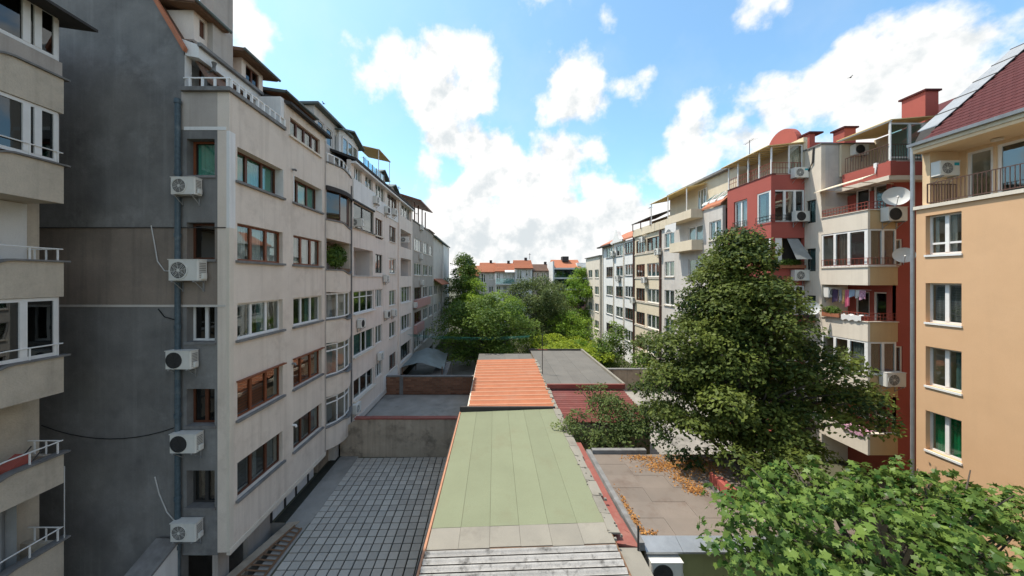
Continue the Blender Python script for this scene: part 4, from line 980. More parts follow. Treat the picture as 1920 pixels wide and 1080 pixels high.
# ---------------------------------------------------------------- left block 3: grey-brown facade with pergola
L3 = thing('grey_brown_apartment_block', 'grey brown block with white shutters, faded pink balcony and red roofed roof terrace', 'building', (-14, 45, 0))
Y30, Y31 = Y21 + .03, YX(812, XL)
f3 = FLt(XL + .05)
cols3 = [(y(776), y(789)), (y(793), y(801)), (y(804), y(810))]
ops = []; ww = []
for k in range(5):
    for i, c in enumerate(cols3):
        z0, z1 = sl(k) - .15, sl(k) + 1.3
        ops.append((c[0], c[1], z0, z1)); ww.append((c, z0, z1, k, i))
wall_mb(f3, Y30, Y31, ZB + .25, sl(-1) + .2, ops, .25).build('wall', 'stucco_grey', L3)
MB().box(-21, XL - 1.2, Y30 + .1, Y31 - .1, .5, sl(-1) + .2).build('interior_wall', 'interior', L3)
for c, z0, z1, k, i in ww:
    cur = {0: 'shutter_white', 1: 'shutter_white'}.get(k, ['curtain_rust', 'curtain_white', 'curtain_grey'][(i + k) % 3])
    window(f3, c[0], c[1], z0, z1, L3, 'white_paint' if not (k in (2, 3) and i == 0) else 'brownwood', 3 if i == 0 else 2, .06, .07, (.05, .06, 'bone'), cur)
for k, m in ((2, 'pinkwall'), (3, 'pinkwall')):
    MB().fb(f3, y(775), y(802) if k == 2 else y(790), sl(k) - 1.15, sl(k) - .16, .002, .35).build('balcony_front', m, L3)
MB().box(XL - .2, XL + .1, Y30, Y31, ZB - .1, ZB + .25).build('drip_moulding', 'stucco_grey', L3)
MB().box(-20, XL - .2, Y30, Y31, ZB, ZB + .25).build('soffit', 'stucco_grey', L3)
MB().box(-12, -11.2, Y30, Y31, -.05, ZB + .05).build('plinth_wall', 'interior', L3)  # dark colour stands for shade beneath the overhang, as on the pinkish block
# roof terrace pergola
pg = MB().hexa([(-13,y(775),H+10.3),(XL+.9,y(775),H+8.9),(XL+.9,y(799),H+8.9),(-13,y(799),H+10.3),(-13,y(775),H+10.45),(XL+.9,y(775),H+9.05),(XL+.9,y(799),H+9.05),(-13,y(799),H+10.45)]).build('pergola_roof', 'redwood', L3)
for yy in (y(778), y(785), y(792), y(798)):
    MB().box(XL - .1, XL + .02, yy - .08, yy + .08, sl(-1) + .2, H + 8.95).build('pergola_post', 'brownwood', pg)
MB().box(-12.4, -11.9, Y30 + .3, y(801), sl(-1), H + 9.6).build('terrace_wall', 'bone', L3)
MB().fb(f3, Y30, Y31, sl(-1) + .21, sl(-1) + .34, -.3, .1).build('coping', 'trim_grey', L3)
MB().hexa([(-14,y(802),H+8.3),(XL+.3,y(802),H+6.7),(XL+.3,Y31,H+6.7),(-14,Y31,H+8.3),(-14,y(802),H+8.5),(XL+.3,y(802),H+6.85),(XL+.3,Y31,H+6.85),(-14,Y31,H+8.5)]).build('roof', 'tile_brown', L3)
for px, py, lab in ((787, 427, 'air conditioner on the parapet below the red pergola roof'), (786, 481, 'air conditioner between the white shuttered storeys'), (788, 530, 'air conditioner above the faded pink balcony'),
                    (775, 572, 'air conditioner beside the rust curtained balcony'), (786, 634, 'air conditioner low on the grey brown facade')):
    yy = y(px); ac(lab, (XL + .1, yy, ZY(py, yy) - .28), '+X', None, 1.0)
# ---------------------------------------------------------------- left block 4: end house
L4 = thing('end_apartment_block', 'narrow pale grey and white end block with a small tiled canopy', 'building', (-14, 60, 0))
Y40, Y41 = Y31 + .04, 68.0
f4 = FLt(XL + .02)
ops = []; ww = []
for k in (2, 3, 4):
    for c in ((y(814), y(820)), (y(822), y(827))):
        ops.append((c[0], c[1], sl(k) - .2, sl(k) + 1.3)); ww.append((c, sl(k) - .2, sl(k) + 1.3))
wall_mb(f4, Y40, y(829), 0, H + 6.4, ops, .25).build('wall', 'grey_wall', L4)
wall_mb(FLt(XL + .25), y(829), Y41, 0, H + 6.0, [], .4).build('wall', 'white_wall', L4)
MB().box(-21, XL - 1.0, Y40 + .1, Y41 - .1, .2, H + 6.0).build('interior_wall', 'interior', L4)
MB().box(-21, XL + .25, Y41 - .4, Y41, 0, H + 6).build('end_wall', 'white_wall', L4)
for c, z0, z1 in ww: window(f4, c[0], c[1], z0, z1, L4, 'white_paint', 2, .08, .08, None, 'curtain_grey')
rf = MB().hexa([(-15,Y40,H+8.6),(XL+.5,Y40,H+6.3),(XL+.5,Y41,H+6.0),(-15,Y41,H+8.3),(-15,Y40,H+8.8),(XL+.5,Y40,H+6.5),(XL+.5,Y41,H+6.2),(-15,Y41,H+8.5)]).build('roof', 'verdigris', L4)
cnp = MB(); cy0, cy1 = y(813), y(829)
cnp.hexa([(XL+.02,cy0,H-.2),(XL+1.3,cy0,H-1.0),(XL+1.3,cy1,H-1.0),(XL+.02,cy1,H-.2),(XL+.02,cy0,H-.05),(XL+1.3,cy0,H-.85),(XL+1.3,cy1,H-.85),(XL+.02,cy1,H-.05)])
cnp.build('tiled_canopy', 'tile_orange', L4)

# ---------------------------------------------------------------- right: apricot block
XO, YO = 19.5, 15.8
fo = FRt(XO)
R0 = thing('apricot_apartment_block', 'smooth apricot orange block with maroon tiled roof and balcony with brown iron railing', 'building', (24, 12, 0))
ow = (YX(1803, XO), YX(1735.5, XO))
osz = [H + 1.06, H - 1.97, H - 4.82, H - 7.72]
zL = H + 3.26
ops = [(ow[0], ow[1], z, z + 1.76) for z in osz] + [(YX(1806, XO), YX(1763, XO), -.05, H - 9.35)]
wall_mb(fo, 2.0, YO, -.05, zL - .10, ops, .28).build('wall', 'orange', R0)
MB().box(XO + .281, 30, YO - .28, YO - .003, -.05, H + 6.0).build('end_wall', 'orange_pale', R0)
MB().box(XO + 3.4, 30, 2, YO - .3, 0, H + 6.0).build('interior_wall', 'interior', R0)
curs = [('curtain_white', [(0.0, .16), (.30, .66), (.86, 1)]), ('curtain_grey', None), ('curtain_teal', [(0, .35)]), ('blind_green', None)]
for k, z in enumerate(osz):
    window(fo, ow[0], ow[1], z, z + 1.76, R0, 'white_paint', 2, .20, .085, (.03, .05, 'white_paint'), curs[k][0], curs[k][1], transom=.28 if k == 0 else None)
    if k == 1:
        for j in range(15): MB().fb(fo, ow[0] + .1, ow[1] - .1, z + .15 + j * .105, z + .20 + j * .105, -.345, -.325).build('blind_slat', 'trim_grey', R0)
MB().fb(fo, YX(1806, XO), YX(1763, XO), -.05, H - 9.35, -.2, -.15).build('garage_door', 'white_paint', R0)
lg = MB().fb(fo, 2, YO + .05, zL - .099, zL + .05, -.3, .09).build('balcony_ledge', 'bone', R0)
MB().box(XO + .3, XO + 2.4, 2, YO - .28, zL - .099, zL + .02).build('balcony_floor', 'bone', R0)
# terrace back wall with glazed doors
XT = 21.1; ft = FRt(XT)
dw_ = [(YX(1862, XT), YX(1812, XT)), (YX(1960, XT), YX(1868, XT))]
ops = [(a, b, zL + .22, zL + 2.35) for a, b in dw_]
wall_mb(ft, 2, YO - .29, zL + .02, H + 6.2, ops, .2).build('terrace_wall', 'orange_pale', R0)
for a, b in dw_: window(ft, a, b, zL + .22, zL + 2.35, R0, 'white_paint', 1 if a > 12 else 2, .06, .11, None, None)
railing(fo, 4, YO - .35, zL + .05, .98, R0, 'rustmetal', .125, -.06, .016, (.10, .97))
rs = FFr(YO - .33)
railing(lambda u, v, w: (u, YO - .33 - w, v), XO + .12, XT - .2, zL + .05, .98, R0, 'rustmetal', .125, 0, .016, (.10, .97))
# roof: soffit, fascia, gutter, staggered tile courses, parapet of the party wall with metal capping
EZ = H + 6.17
MB().hexa([(XO-.15,2,EZ-.42),(XT+.1,2,EZ-.42),(XT+.1,YO,EZ-.42),(XO-.15,YO,EZ-.42),(XO-.15,2,EZ-.12),(XT+.1,2,EZ-.12),(XT+.1,YO,EZ-.12),(XO-.15,YO,EZ-.12)]).build('soffit', 'orange_pale', R0)
MB().box(XO - .19, XO - .152, 2, YO + .02, EZ - .27, EZ - .05).build('fascia', 'cream', R0)
MB().hexa([(XO-.32,2,EZ-.10),(XO-.19,2,EZ-.10),(XO-.19,YO+.1,EZ-.10),(XO-.32,YO+.1,EZ-.10),(XO-.34,2,EZ+.03),(XO-.19,2,EZ+.03),(XO-.19,YO+.1,EZ+.03),(XO-.34,YO+.1,EZ+.03)]).build('gutter', 'galv', R0)
sl_ = 0.88; nC = 22; run = 5.2 / nC
rf = MB().hexa([(XO-.18,2,EZ-.10),(XO+5.0,2,EZ-.10+sl_*5.18),(XO+5.0,YO-.3,EZ-.10+sl_*5.18),(XO-.18,YO-.3,EZ-.10),(XO-.18,2,EZ),(XO+5.0,2,EZ+sl_*5.18),(XO+5.0,YO-.3,EZ+sl_*5.18),(XO-.18,YO-.3,EZ)]).build('roof', 'tile_maroon', R0)
tl = MB(); tw = 0.30
for i in range(nC):
    x0 = XO - .2 + i * run; z0 = EZ + (i * run) * sl_
    for j in range(34):
        ya = YO - .32 - (j + (i % 2) * .5) * tw
        if ya - tw < 4: continue
        zz = RND.uniform(0, .008)
        tl.hexa([(x0,ya-tw+.012,z0+.012),(x0+run*1.25,ya-tw+.012,z0+run*1.25*sl_+.008),(x0+run*1.25,ya,z0+run*1.25*sl_+.008),(x0,ya,z0+.012),
                 (x0,ya-tw+.012,z0+.05+zz),(x0+run*1.25,ya-tw+.012,z0+run*1.25*sl_+.02),(x0+run*1.25,ya,z0+run*1.25*sl_+.02),(x0,ya,z0+.05+zz)])
q = tl.build('roof_tiles', 'tile_maroon', rf); q['kind'] = 'stuff'
pw = MB().prism([(XO + .2, YO - .28, EZ + .1), (XO + .55, YO - .28, EZ + .75), (XO + 5.0, YO - .28, EZ + .75 + sl_ * 4.4), (XO + 5.0, YO - .28, EZ + .1)], (0, .55, 0)).build('party_wall', 'roof_dark', rf, fix=True)
for i in range(5):
    a = XO + .55 + i * .89; za = EZ + .76 + sl_ * .89 * i
    MB().hexa([(a,YO-.34,za),(a+.87,YO-.34,za+.87*sl_),(a+.87,YO+.40,za+.87*sl_),(a,YO+.40,za),(a,YO-.34,za+.035),(a+.87,YO-.34,za+.035+.87*sl_),(a+.87,YO+.40,za+.035+.87*sl_),(a,YO+.40,za+.035)]).build('cap_sheet', 'galv', pw)
    MB().hexa([(a+.85,YO-.36,za+.85*sl_+.036),(a+.89,YO-.36,za+.89*sl_+.036),(a+.89,YO+.42,za+.89*sl_+.036),(a+.85,YO+.42,za+.85*sl_+.036),(a+.85,YO-.36,za+.85*sl_+.06),(a+.89,YO-.36,za+.89*sl_+.06),(a+.89,YO+.42,za+.89*sl_+.06),(a+.85,YO+.42,za+.85*sl_+.06)]).build('cap_seam', 'roof_dark', pw)
MB().tube([(XO + .05, YO + .18, EZ), (XO + .05, YO + .18, 0)], .075, 10).build('down_pipe', 'galv', R0)
MB().tube([(XT - .5, 14.0, EZ - .45), (XT - .5, 14.0, EZ - .52)], .16, 14).build('ceiling_lamp', 'bone', R0)
yy = YX(1744, XO + .5)
ac_o = ac('clean white air conditioner with teal sticker at the end of the apricot balcony', (XO + .75, YO - .30, ZY(336, YO)), '-Y', None, 1.08)
MB().box(.16, .36, -.306, -.304, .40, .52).build('sticker', 'label_teal', ac_o).matrix_parent_inverse = Matrix.Identity(4)

# ---------------------------------------------------------------- right: red and bone coloured block
R1 = thing('red_bone_apartment_block', 'brick red and bone coloured block with angular balconies and a rounded red roof gable', 'building', (24, 20, 0))
YF, YK = 17.85, 20.4                     # balcony fronts run from YF (near) to YK
fx = FRt(XO); ff = FFr(YF)
XR = XO + 1.57
YR2 = 21.5; XR2 = 17.4; YRE = 25.55
rows_t = [H + 3.57, H + .59, H - 2.30, H - 5.10, H - 8.15]
rows_b = [H + 2.60, H - .36, H - 3.32, H - 6.20, H - 9.25]
# end wall seen down the gap, back walls of the balconies
rops = [(XR + .08, XR + .55, rows_t[k] + .1, rows_t[k] + 1.5) for k in (1, 3)]
wall_mb(FFr(YF + .25), XR - .02, 26, 0, H + 6.3, rops, .25).build('end_wall', 'red', R1)
for a, b, z0, z1 in rops: window(FFr(YF + .25), a, b, z0, z1, R1, 'white_paint', 1, .05, .07)
MB().box(XR + 1.2, 27, YF + .6, 30, 0, H + 6.2).build('interior_wall', 'interior', R1)
bops = []
for k in range(5):
    if k in (0, 2, 4): bops += [(YF + .35, YF + 1.15, rows_b[k] + .15, rows_t[k] + 1.55), (YF + 1.35, YF + 2.1, rows_t[k] + .15, rows_t[k] + 1.55)]
wall_mb(FRt(XR), YF + .25, YK, 0, H + 4.9, bops, .2).build('recess_wall', 'red', R1)
for i, b in enumerate(bops): window(FRt(XR), b[0], b[1], b[2], b[3], R1, 'white_paint', 1, .05, .08, None, None, None, 'glass_dark' if i % 2 else 'glass')
# plain lit wall between balconies and the red bay, shaded return
wall_mb(fx, YK, YR2, 0, H + 8.0, [(YK + .35, YK + .95, rows_t[k] - .15, rows_t[k] + 1.25) for k in range(4)], .25).build('wall', 'bone', R1)
for k in range(4): window(fx, YK + .35, YK + .95, rows_t[k] - .15, rows_t[k] + 1.25, R1, 'darkmetal', 1, .08, .06, None, 'curtain_teal', None, 'glass')
MB().box(XO + .25, 27, YK, YK + .2, H + 4.3, H + 8.0).build('return_wall', 'grey_wall', R1)  # grey colour stands in for shade on this camera-facing return
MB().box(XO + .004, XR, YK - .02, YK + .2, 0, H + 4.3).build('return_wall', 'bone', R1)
MB().box(XO - .05, 27, YK - .06, YR2 + .3, H + 8.0, H + 8.08).build('parapet_cap', 'trim_grey', R1)
for k in range(5):
    t_, b_ = rows_t[k], rows_b[k]
    p_ = MB().fb(fx, YF, YK, b_, t_, -.12, 0).build('balcony_front', 'bone', R1)
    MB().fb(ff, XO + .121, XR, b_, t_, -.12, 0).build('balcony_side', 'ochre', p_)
    MB().box(XO + .12, XR, YF + .12, YK, b_, b_ + .15).build('balcony_slab', 'bone', p_)
    MB().box(XO - .05, XO + .15, YF - .05, YK, t_ + .002, t_ + .04).build('coping', 'bone', p_)
    MB().box(XO + .151, XR + .02, YF - .05, YF + .15, t_ + .002, t_ + .04).build('coping', 'bone', p_)
    if k in (0, 2):
        railing(fx, YF + .02, YK - .05, t_ + .04, .42, p_, 'redmetal', .16, -.04, .014, (.12, .55, 1.0))
        railing(ff, XO + .05, XR - .05, t_ + .04, .42, p_, 'redmetal', .16, -.04, .014, (.12, .55, 1.0))
    if k in (1, 3):
        z0, z1 = t_ + .05, rows_b[k - 1] - .01
        window(fx, YF + .10, YK - .02, z0, z1, R1, 'white_paint', [0, .36, .68, 1], .02, .085, None, 'curtain_brown' if k == 1 else 'curtain_grey', [(.36, .66)] if k == 1 else [(0, .33)], transom=None)
        window(ff, XO + .10, XR - .06, z0, z1, R1, 'white_paint', 2, .02, .085, None, 'curtain_brown', [(0, .45)])
        MB().box(XO + .02, XO + .098, YF + .02, YF + .098, z0, z1).build('corner_post', 'white_paint', R1)
        if k == 1:
            railing(FRt(XO - .07), YF - .05, YK - .1, z0 + .05, .38, R1, 'redmetal', .2, 0, .012, (.1, 1.0))
            railing(FFr(YF - .07), XO - .05, XR - .1, z0 + .05, .38, R1, 'redmetal', .2, 0, .012, (.1, 1.0))
# slanting cream awning over the upper open balcony
aw = MB().hexa([(XO-.35,YF-.1,H+4.62+.55),(XO+.3,YF-.1,H+4.62+.8),(XO+.3,YK+.1,H+4.55+.8),(XO-.35,YK+.1,H+4.55+.55)]+[(XO-.35,YF-.1,H+5.21),(XO+.3,YF-.1,H+5.46),(XO+.3,YK+.1,H+5.39),(XO-.35,YK+.1,H+5.14)]).build('awning', 'awning_cream', R1)
for yy in (YF + .2, YF + 1.2, YF + 2.1): MB().tube([(XR, yy, H + 5.0), (XO - .3, yy, H + 5.1)], .02, 5).build('awning_arm', 'awning_cream', aw)
# roof terrace: red parapet, iron railing, cream back wall, yellow awning, glazed end
ZT = H + 5.35
tp = MB().fb(fx, YF - .25, YK - .35, ZT - .02, ZT + .72, -1.2, -.9).build('terrace_parapet', 'red', R1)
XTt = XO + .95
MB().box(XTt - .1, 26, YF - .22, YK, ZT - .25, ZT - .021).build('terrace_slab', 'bone', R1)
MB().fb(ff, XTt + .2, 24.5, ZT - .02, ZT + .72, -.1, .15).build('terrace_parapet', 'red', R1)
railing(FRt(XTt), YF - .15, YK - .45, ZT + .73, .9, tp, 'rustmetal', .14, -.03, .016, (.08, 1.0))
railing(FFr(YF - .1), XTt + .1, 24.4, ZT + .73, .9, tp, 'rustmetal', .14, 0, .016, (.08, 1.0))
wall_mb(FRt(XTt + 2.2), YF - .2, YK - .003, ZT, ZT + 2.9, [], .2).build('terrace_wall', 'cream', R1)
MB().box(XTt + .1, XTt + 2.2, YK - .15, YK - .03, ZT + .7, ZT + 2.6).build('terrace_side', 'cream', R1)
aw = MB().hexa([(XTt-.1,YF-.3,H+8.15),(XTt+2.3,YF-.3,H+8.35),(XTt+2.3,YK-.05,H+8.35),(XTt-.1,YK-.05,H+8.15)]+[(XTt-.1,YF-.3,H+8.19),(XTt+2.3,YF-.3,H+8.39),(XTt+2.3,YK-.05,H+8.39),(XTt-.1,YK-.05,H+8.19)]).build('terrace_awning', 'awning', R1)
MB().tube([(XTt - .05, YF - .3, H + 8.12), (XTt - .05, YK - .1, H + 8.12)], .035, 6).build('awning_rail', 'white_paint', aw)
for yy in (YF - .2, ): MB().tube([(XTt, yy, ZT + .7), (XTt, yy, H + 8.15)], .04, 6).build('awning_post', 'white_paint', aw)
window(FFr(YF - .1), XTt + .08, XTt + 2.4, ZT + .75, ZT + 2.75, R1, 'white_paint', [0, .45, .75, 1], 0, .08, None, None, None, 'glass_blue', .1)
ac('boxy air conditioner on the cream wall under the yellow roof awning', (XTt + 1.0, YK - .18, H + 7.25), '-Y', None, 1.0, True)
MB().box(23.77, 24.5, YF + 1.0, YF + 2.1, H + 7, H + 10.35).build('chimney', 'red', R1)
MB().box(23.68, 24.6, YF + .92, YF + 2.2, H + 10.351, H + 10.45).build('chimney_cap', 'tile_maroon', R1)
MB().box(21.4, 22.1, YK + .5, YK + 1.2, H + 8.05, H + 9.2).build('chimney', 'red', R1)
MB().box(21.3, 22.2, YK + .4, YK + 1.3, H + 9.201, H + 9.3).build('chimney_cap', 'tile_maroon', R1)
MB().hexa([(23.2,YO+.3,H+7.6),(27,YO+.3,H+10.4),(27,YF+3,H+10.4),(23.2,YF+3,H+7.6),(23.2,YO+.3,H+7.8),(27,YO+.3,H+10.6),(27,YF+3,H+10.6),(23.2,YF+3,H+7.8)]).build('roof', 'tile_maroon', R1)
# the red bay with terrace on top
fr2 = FRt(XR2); fq = FFr(YR2)
zt_, zq = H + 6.55, [H + 5.58, H + 4.05, H + 3.56, H + 2.55]
bz = [(H + 6.55, H + 5.58), (H + 3.56, H + 2.55), (H + .62, H - .45), (H - 2.3, H - 3.4), (H - 5.2, H - 6.3), (H - 8.1, H - 9.3)]
xops = []
for k in range(5):
    z0 = bz[k + 1][0]; z1 = bz[k][1]
    xops += [(YR2 + .02, YR2 + 1.15, z0, z1), (YR2 + 2.05, YR2 + 3.35, z0 + .05, z1 - .05)]
wall_mb(fr2, YR2 + .001, YRE, 0, zt_, xops, .25).build('wall', 'red', R1)
fops = [(XR2 + .02, XO - .003, bz[k + 1][0], bz[k][1]) for k in range(5)]
wall_mb(fq, XR2 + .2505, XO, 0, zt_, fops, .25).build('wall', 'red', R1)
MB().box(XR2 + 1.4, 27, YR2 + 1.3, YRE, 0, H + 6.3).build('interior_wall', 'interior', R1)
MB().box(XR2 + .25, XO, YR2 + .25, YRE, zt_ - .3, zt_ - .2).build('terrace_floor', 'bone', R1)
for k in range(5):
    z0 = bz[k + 1][0]; z1 = bz[k][1]
    MB().box(XR2 + .25, XO + .4, YR2 + .25, YRE, z0 - .3, z0 - .15).build('floor_slab', 'bone', R1)
    if k != 1:
        window(fr2, YR2 + .10, YR2 + 1.15, z0, z1, R1, 'white_paint', 1, .02, .09, None, 'curtain_teal', [(.5, 1)])
        window(fq, XR2 + .10, XO - .01, z0, z1, R1, 'white_paint', [0, .38, .70, 1], .02, .09, None, 'curtain_brown', [(.4, .68)])
        MB().box(XR2 + .01, XR2 + .098, YR2 + .01, YR2 + .098, z0, z1).build('corner_post', 'white_paint', R1)
    window(fr2, YR2 + 2.05, YR2 + 3.35, z0 + .05, z1 - .05, R1, 'white_paint', 2, .10, .08, None, 'curtain_white')
    railing(FRt(XR2 - .07), YR2 + 2.0, YR2 + 3.4, z0 + .08, .38, R1, 'rustmetal', .2, 0, .012, (.0, .5, 1.0))
    if k == 0:
        railing(FRt(XR2 - .07), YR2 - .05, YR2 + 1.2, z0 + .02, .4, R1, 'darkmetal', .3, 0, .012, (.05, .5, 1.0)); railing(FFr(YR2 - .07), XR2 - .05, XO - .1, z0 + .02, .4, R1, 'darkmetal', .3, 0, .012, (.05, .5, 1.0))
# second storey of the bay: open with white pier, striped roll-down screen and flower boxes
z0, z1 = bz[2][0], bz[1][1]
MB().box(XR2 + .02, XR2 + .7, YR2 + .03, YR2 + .2, z0, z1).build('white_pier', 'white_wall', R1)
MB().hexa([(XR2+.95,YR2-.75,z0+.55),(XR2+1.9,YR2-.75,z0+.55),(XR2+1.75,YR2+.05,z1-.05),(XR2+1.05,YR2+.05,z1-.05),(XR2+.95,YR2-.73,z0+.57),(XR2+1.9,YR2-.73,z0+.57),(XR2+1.75,YR2+.07,z1-.03),(XR2+1.05,YR2+.07,z1-.03)]).build('screen', 'curtain_grey', R1)
MB().box(XR2 + .75, XR2 + 1.0, YR2 + .35, YR2 + .4, z0 + .9, z1 - .1).build('orange_cloth', 'awning', R1)
# roof terrace of the bay
rl = railing(fr2, YR2 + .02, YRE, zt_ + .02, .75, R1, 'redmetal', .18, -.08, .014, (.08, .55, 1.0))
railing(fq, XR2 + .05, XO, zt_ + .02, .75, R1, 'redmetal', .18, -.08, .014, (.08, .55, 1.0))
MB().fb(fr2, YR2 - .04, YRE + .02, zt_ + .001, zt_ + .03, -.28, .04).build('coping', 'roof_dark', R1)
aw = MB().hexa([(XR2-.3,YR2-.1,H+8.3),(XO+.0,YR2-.1,H+8.55),(XO+.0,YRE+.3,H+8.55),(XR2-.3,YRE+.3,H+8.3)]+[(XR2-.3,YR2-.1,H+8.34),(XO+.0,YR2-.1,H+8.59),(XO+.0,YRE+.3,H+8.59),(XR2-.3,YRE+.3,H+8.34)]).build('terrace_awning', 'awning', R1)
for i in range(5):
    yy = YR2 + .08 + i * .98
    MB().box(XR2 + .04, XR2 + .11, yy - .035, yy + .035, zt_ + .03, H + 8.3).build('awning_post', 'white_paint', aw)
for i in range(9): MB().tube([(XR2 - .28, YR2 + .1 + i * .5, H + 8.27), (XO, YR2 + .1 + i * .5, H + 8.52)], .025, 5).build('awning_rib', 'cream', aw)
MB().box(XO - .05, XO + .2, YR2 + .02, YRE + .3, H + 6.2, H + 8.9).build('terrace_wall', 'cream', R1)
window(FFr(YR2 + .05), XO - .95, XO - .08, zt_ + .04, H + 8.45, R1, 'white_paint', 1, 0, .06, None, 'awning_cream')
# red roofline with the semicircular gable
rg = [(XO + .6, YR2 + .31, H + 8.0), (XO + .6, YRE + .5, H + 8.0)]
pts = [(0, 8.0), (0, 9.35), (1.1, 9.35), (1.15, 9.45)]
arc = []; cyc, rad = YR2 + 2.45, 1.25
prof = [(XO + .6, YR2 + .31, H + 8.0), (XO + .6, YR2 + .31, H + 9.25), (XO + .6, YR2 + 1.1, H + 9.25)]
for i in range(17):
    a = math.pi * i / 16; prof.append((XO + .6, cyc - rad * math.cos(a), H + 9.15 + rad * math.sin(a)))
prof += [(XO + .6, YRE + .5, H + 9.05), (XO + .6, YRE + .5, H + 8.0)]
MB().prism(prof, (.35, 0, 0)).build('rounded_gable', 'red', R1, fix=True)
MB().box(XO + .5, XO + 1.4, YR2 + .2, YR2 + 1.0, H + 9.26, H + 9.36).build('gable_cap', 'tile_maroon', R1)
MB().box(XO + .96, 27, YR2 + .31, YRE + .5, H + 8.0, H + 8.7).build('roof_body', 'red', R1)
MB().tube([(XO + .02 - .05, YK + .45, H + 8.0), (XO - .05, YK + .5, H + 7.1), (XO - .05, YK + .75, H + 6.7), (XO - .05, YR2 - .1, H + 6.4)], .05, 7).build('flue', 'roof_dark', R1)
# its air conditioners
for (x, yy, z, fc, lab, s_, alt) in ((XO - .45, YR2 - .02, zt_ - .28, '-Y', 'air conditioner with teal sticker on the roof terrace edge of the red bay', 1.05, False), (XO - .45, YR2 - .1, zq[2] - .02, '-Y', 'boxy air conditioner outside the glazed red bay', 1.05, True),
        (XO - .45, YR2 - .05, bz[2][0] - .75, '-Y', 'air conditioner under the flower boxes of the red bay', 1.1, False), (XR - .45, YF - .04, rows_t[0] - .62, '-Y', 'air conditioner beneath the big tilted satellite dish', 1.2, True),
        (XO + 1.05, YF - .04, rows_t[3] - .45, '-Y', 'air conditioner on the ochre balcony side above the mauve cloth', 1.2, False), (XO + .5, YK - .06, rows_b[1] - .75, '-Y', 'air conditioner inside the loggia with the laundry line', 1.0, False)):
    a = ac(lab, (x, yy, z), fc, None, s_, alt)
    if 'teal' in lab: MB().box(.16, .36, -.306, -.304, .42, .52).build('sticker', 'label_teal', a).matrix_parent_inverse = Matrix.Identity(4)
dish('large white satellite dish tilted upward on the upper bone balcony', (XO + 1.15, YF - .25, rows_t[0] + .62), math.radians(-38), math.radians(12), 1.0)
dish('white satellite dish before the glazed ochre balcony', (XO + 1.45, YF - .35, rows_t[1] + .58), math.radians(-42), math.radians(14), .8)
dish('white satellite dish standing out from the plain bone wall beside the tree', (XO - .75, YK - .1, ZY(577, YK)), math.radians(-30), math.radians(12), .86)
MB().tube([(XO, YK + .1, ZY(590, YK)), (XO - .72, YK + .05, ZY(590, YK))], .025, 5).build('dish_arm', 'galv', R1)
# laundry: one object per garment
LC = [('dark violet shirt', 'cloth_violet', .55, .9), ('grey towel', 'cloth_grey', .25, .85), ('tan towel', 'cloth_tan', .25, .95), ('pink patterned dress', 'cloth_pink', .34, 1.15), ('pale blue pillowcase', 'cloth_blue', .45, .45), ('white vest', 'cloth_white', .3, .5), ('mauve printed top', 'cloth_print', .5, .6)]
zl_ = rows_b[1] - .28; ux = YK - .35
ln = MB().tube([(XO + .35, YK - .05, zl_ + .02), (XO + .3, YF + .1, zl_ + .02)], .008, 4).build('clothes_line', 'cable_white', R1)
for nm, mt, wd, hh in LC:
    u1_ = ux; u0_ = ux - wd * .62
    mb = MB(); n = 8; lo, hi, l2, h2 = [], [], [], []
    for i in range(n + 1):
        s = i / n; u = u0_ + (u1_ - u0_) * s; w = .05 * math.sin(s * 7 + wd * 9)
        fl_ = .06 * math.sin(s * 5)
        lo.append((XO + .32 + w, u, zl_ - hh * .8 + fl_)); hi.append((XO + .32 + w * .3, u, zl_))
        l2.append((XO + .335 + w, u, zl_ - hh * .8 + fl_)); h2.append((XO + .335 + w * .3, u, zl_))
    mb.strip(lo, hi); mb.strip(l2, h2); mb.strip(hi, h2); mb.strip(lo, l2)
    o = mb.build(nm.split()[-1] if nm.split()[-1] not in ('top',) else 'shirt', mt); tag(o, nm + ' hanging on the laundry line of the open red balcony', 'laundry', 'washing on the balcony line')
    ux = u0_ - .03
for nm, mt, x0, x1, y0, y1, k in (('mauve print bedspread folded over the lowest balcony front', 'cloth_print', XO - .09, XO + .55, YF + .15, YF + 1.3, 4), ('floral cloth drying over the balcony rail below the laundry', 'cloth_white', XO - .09, XO + .1, YF + .25, YF + 1.3, 2)):
    z = rows_t[k] + (.06 if k == 4 else .30); mb = MB(); n = 10
    A = [(x0, y0 + (y1 - y0) * i / n, z - .28 + .05 * math.sin(i * 1.9)) for i in range(n + 1)]; B = [(x0, p[1], z + .03 * math.sin(i * 2.3)) for i, p in enumerate(A)]; C = [(x1, p[1], z + .02 + .05 * math.sin(i * 1.3)) for i, p in enumerate(A)]
    mb.strip(A, B); mb.strip(B, C); o = mb.build('cloth', mt); tag(o, nm, 'cloth')
o = MB().box(XTt - .10, XTt + .05, YF + .35, YF + .5, ZT + .58, ZT + .82).tube([(XTt - .05, YF + .42, ZT + .6), (XTt - .12, YF + .4, ZT + .25)], [.06, .02], 6).build('floodlight', 'white_paint', R1)
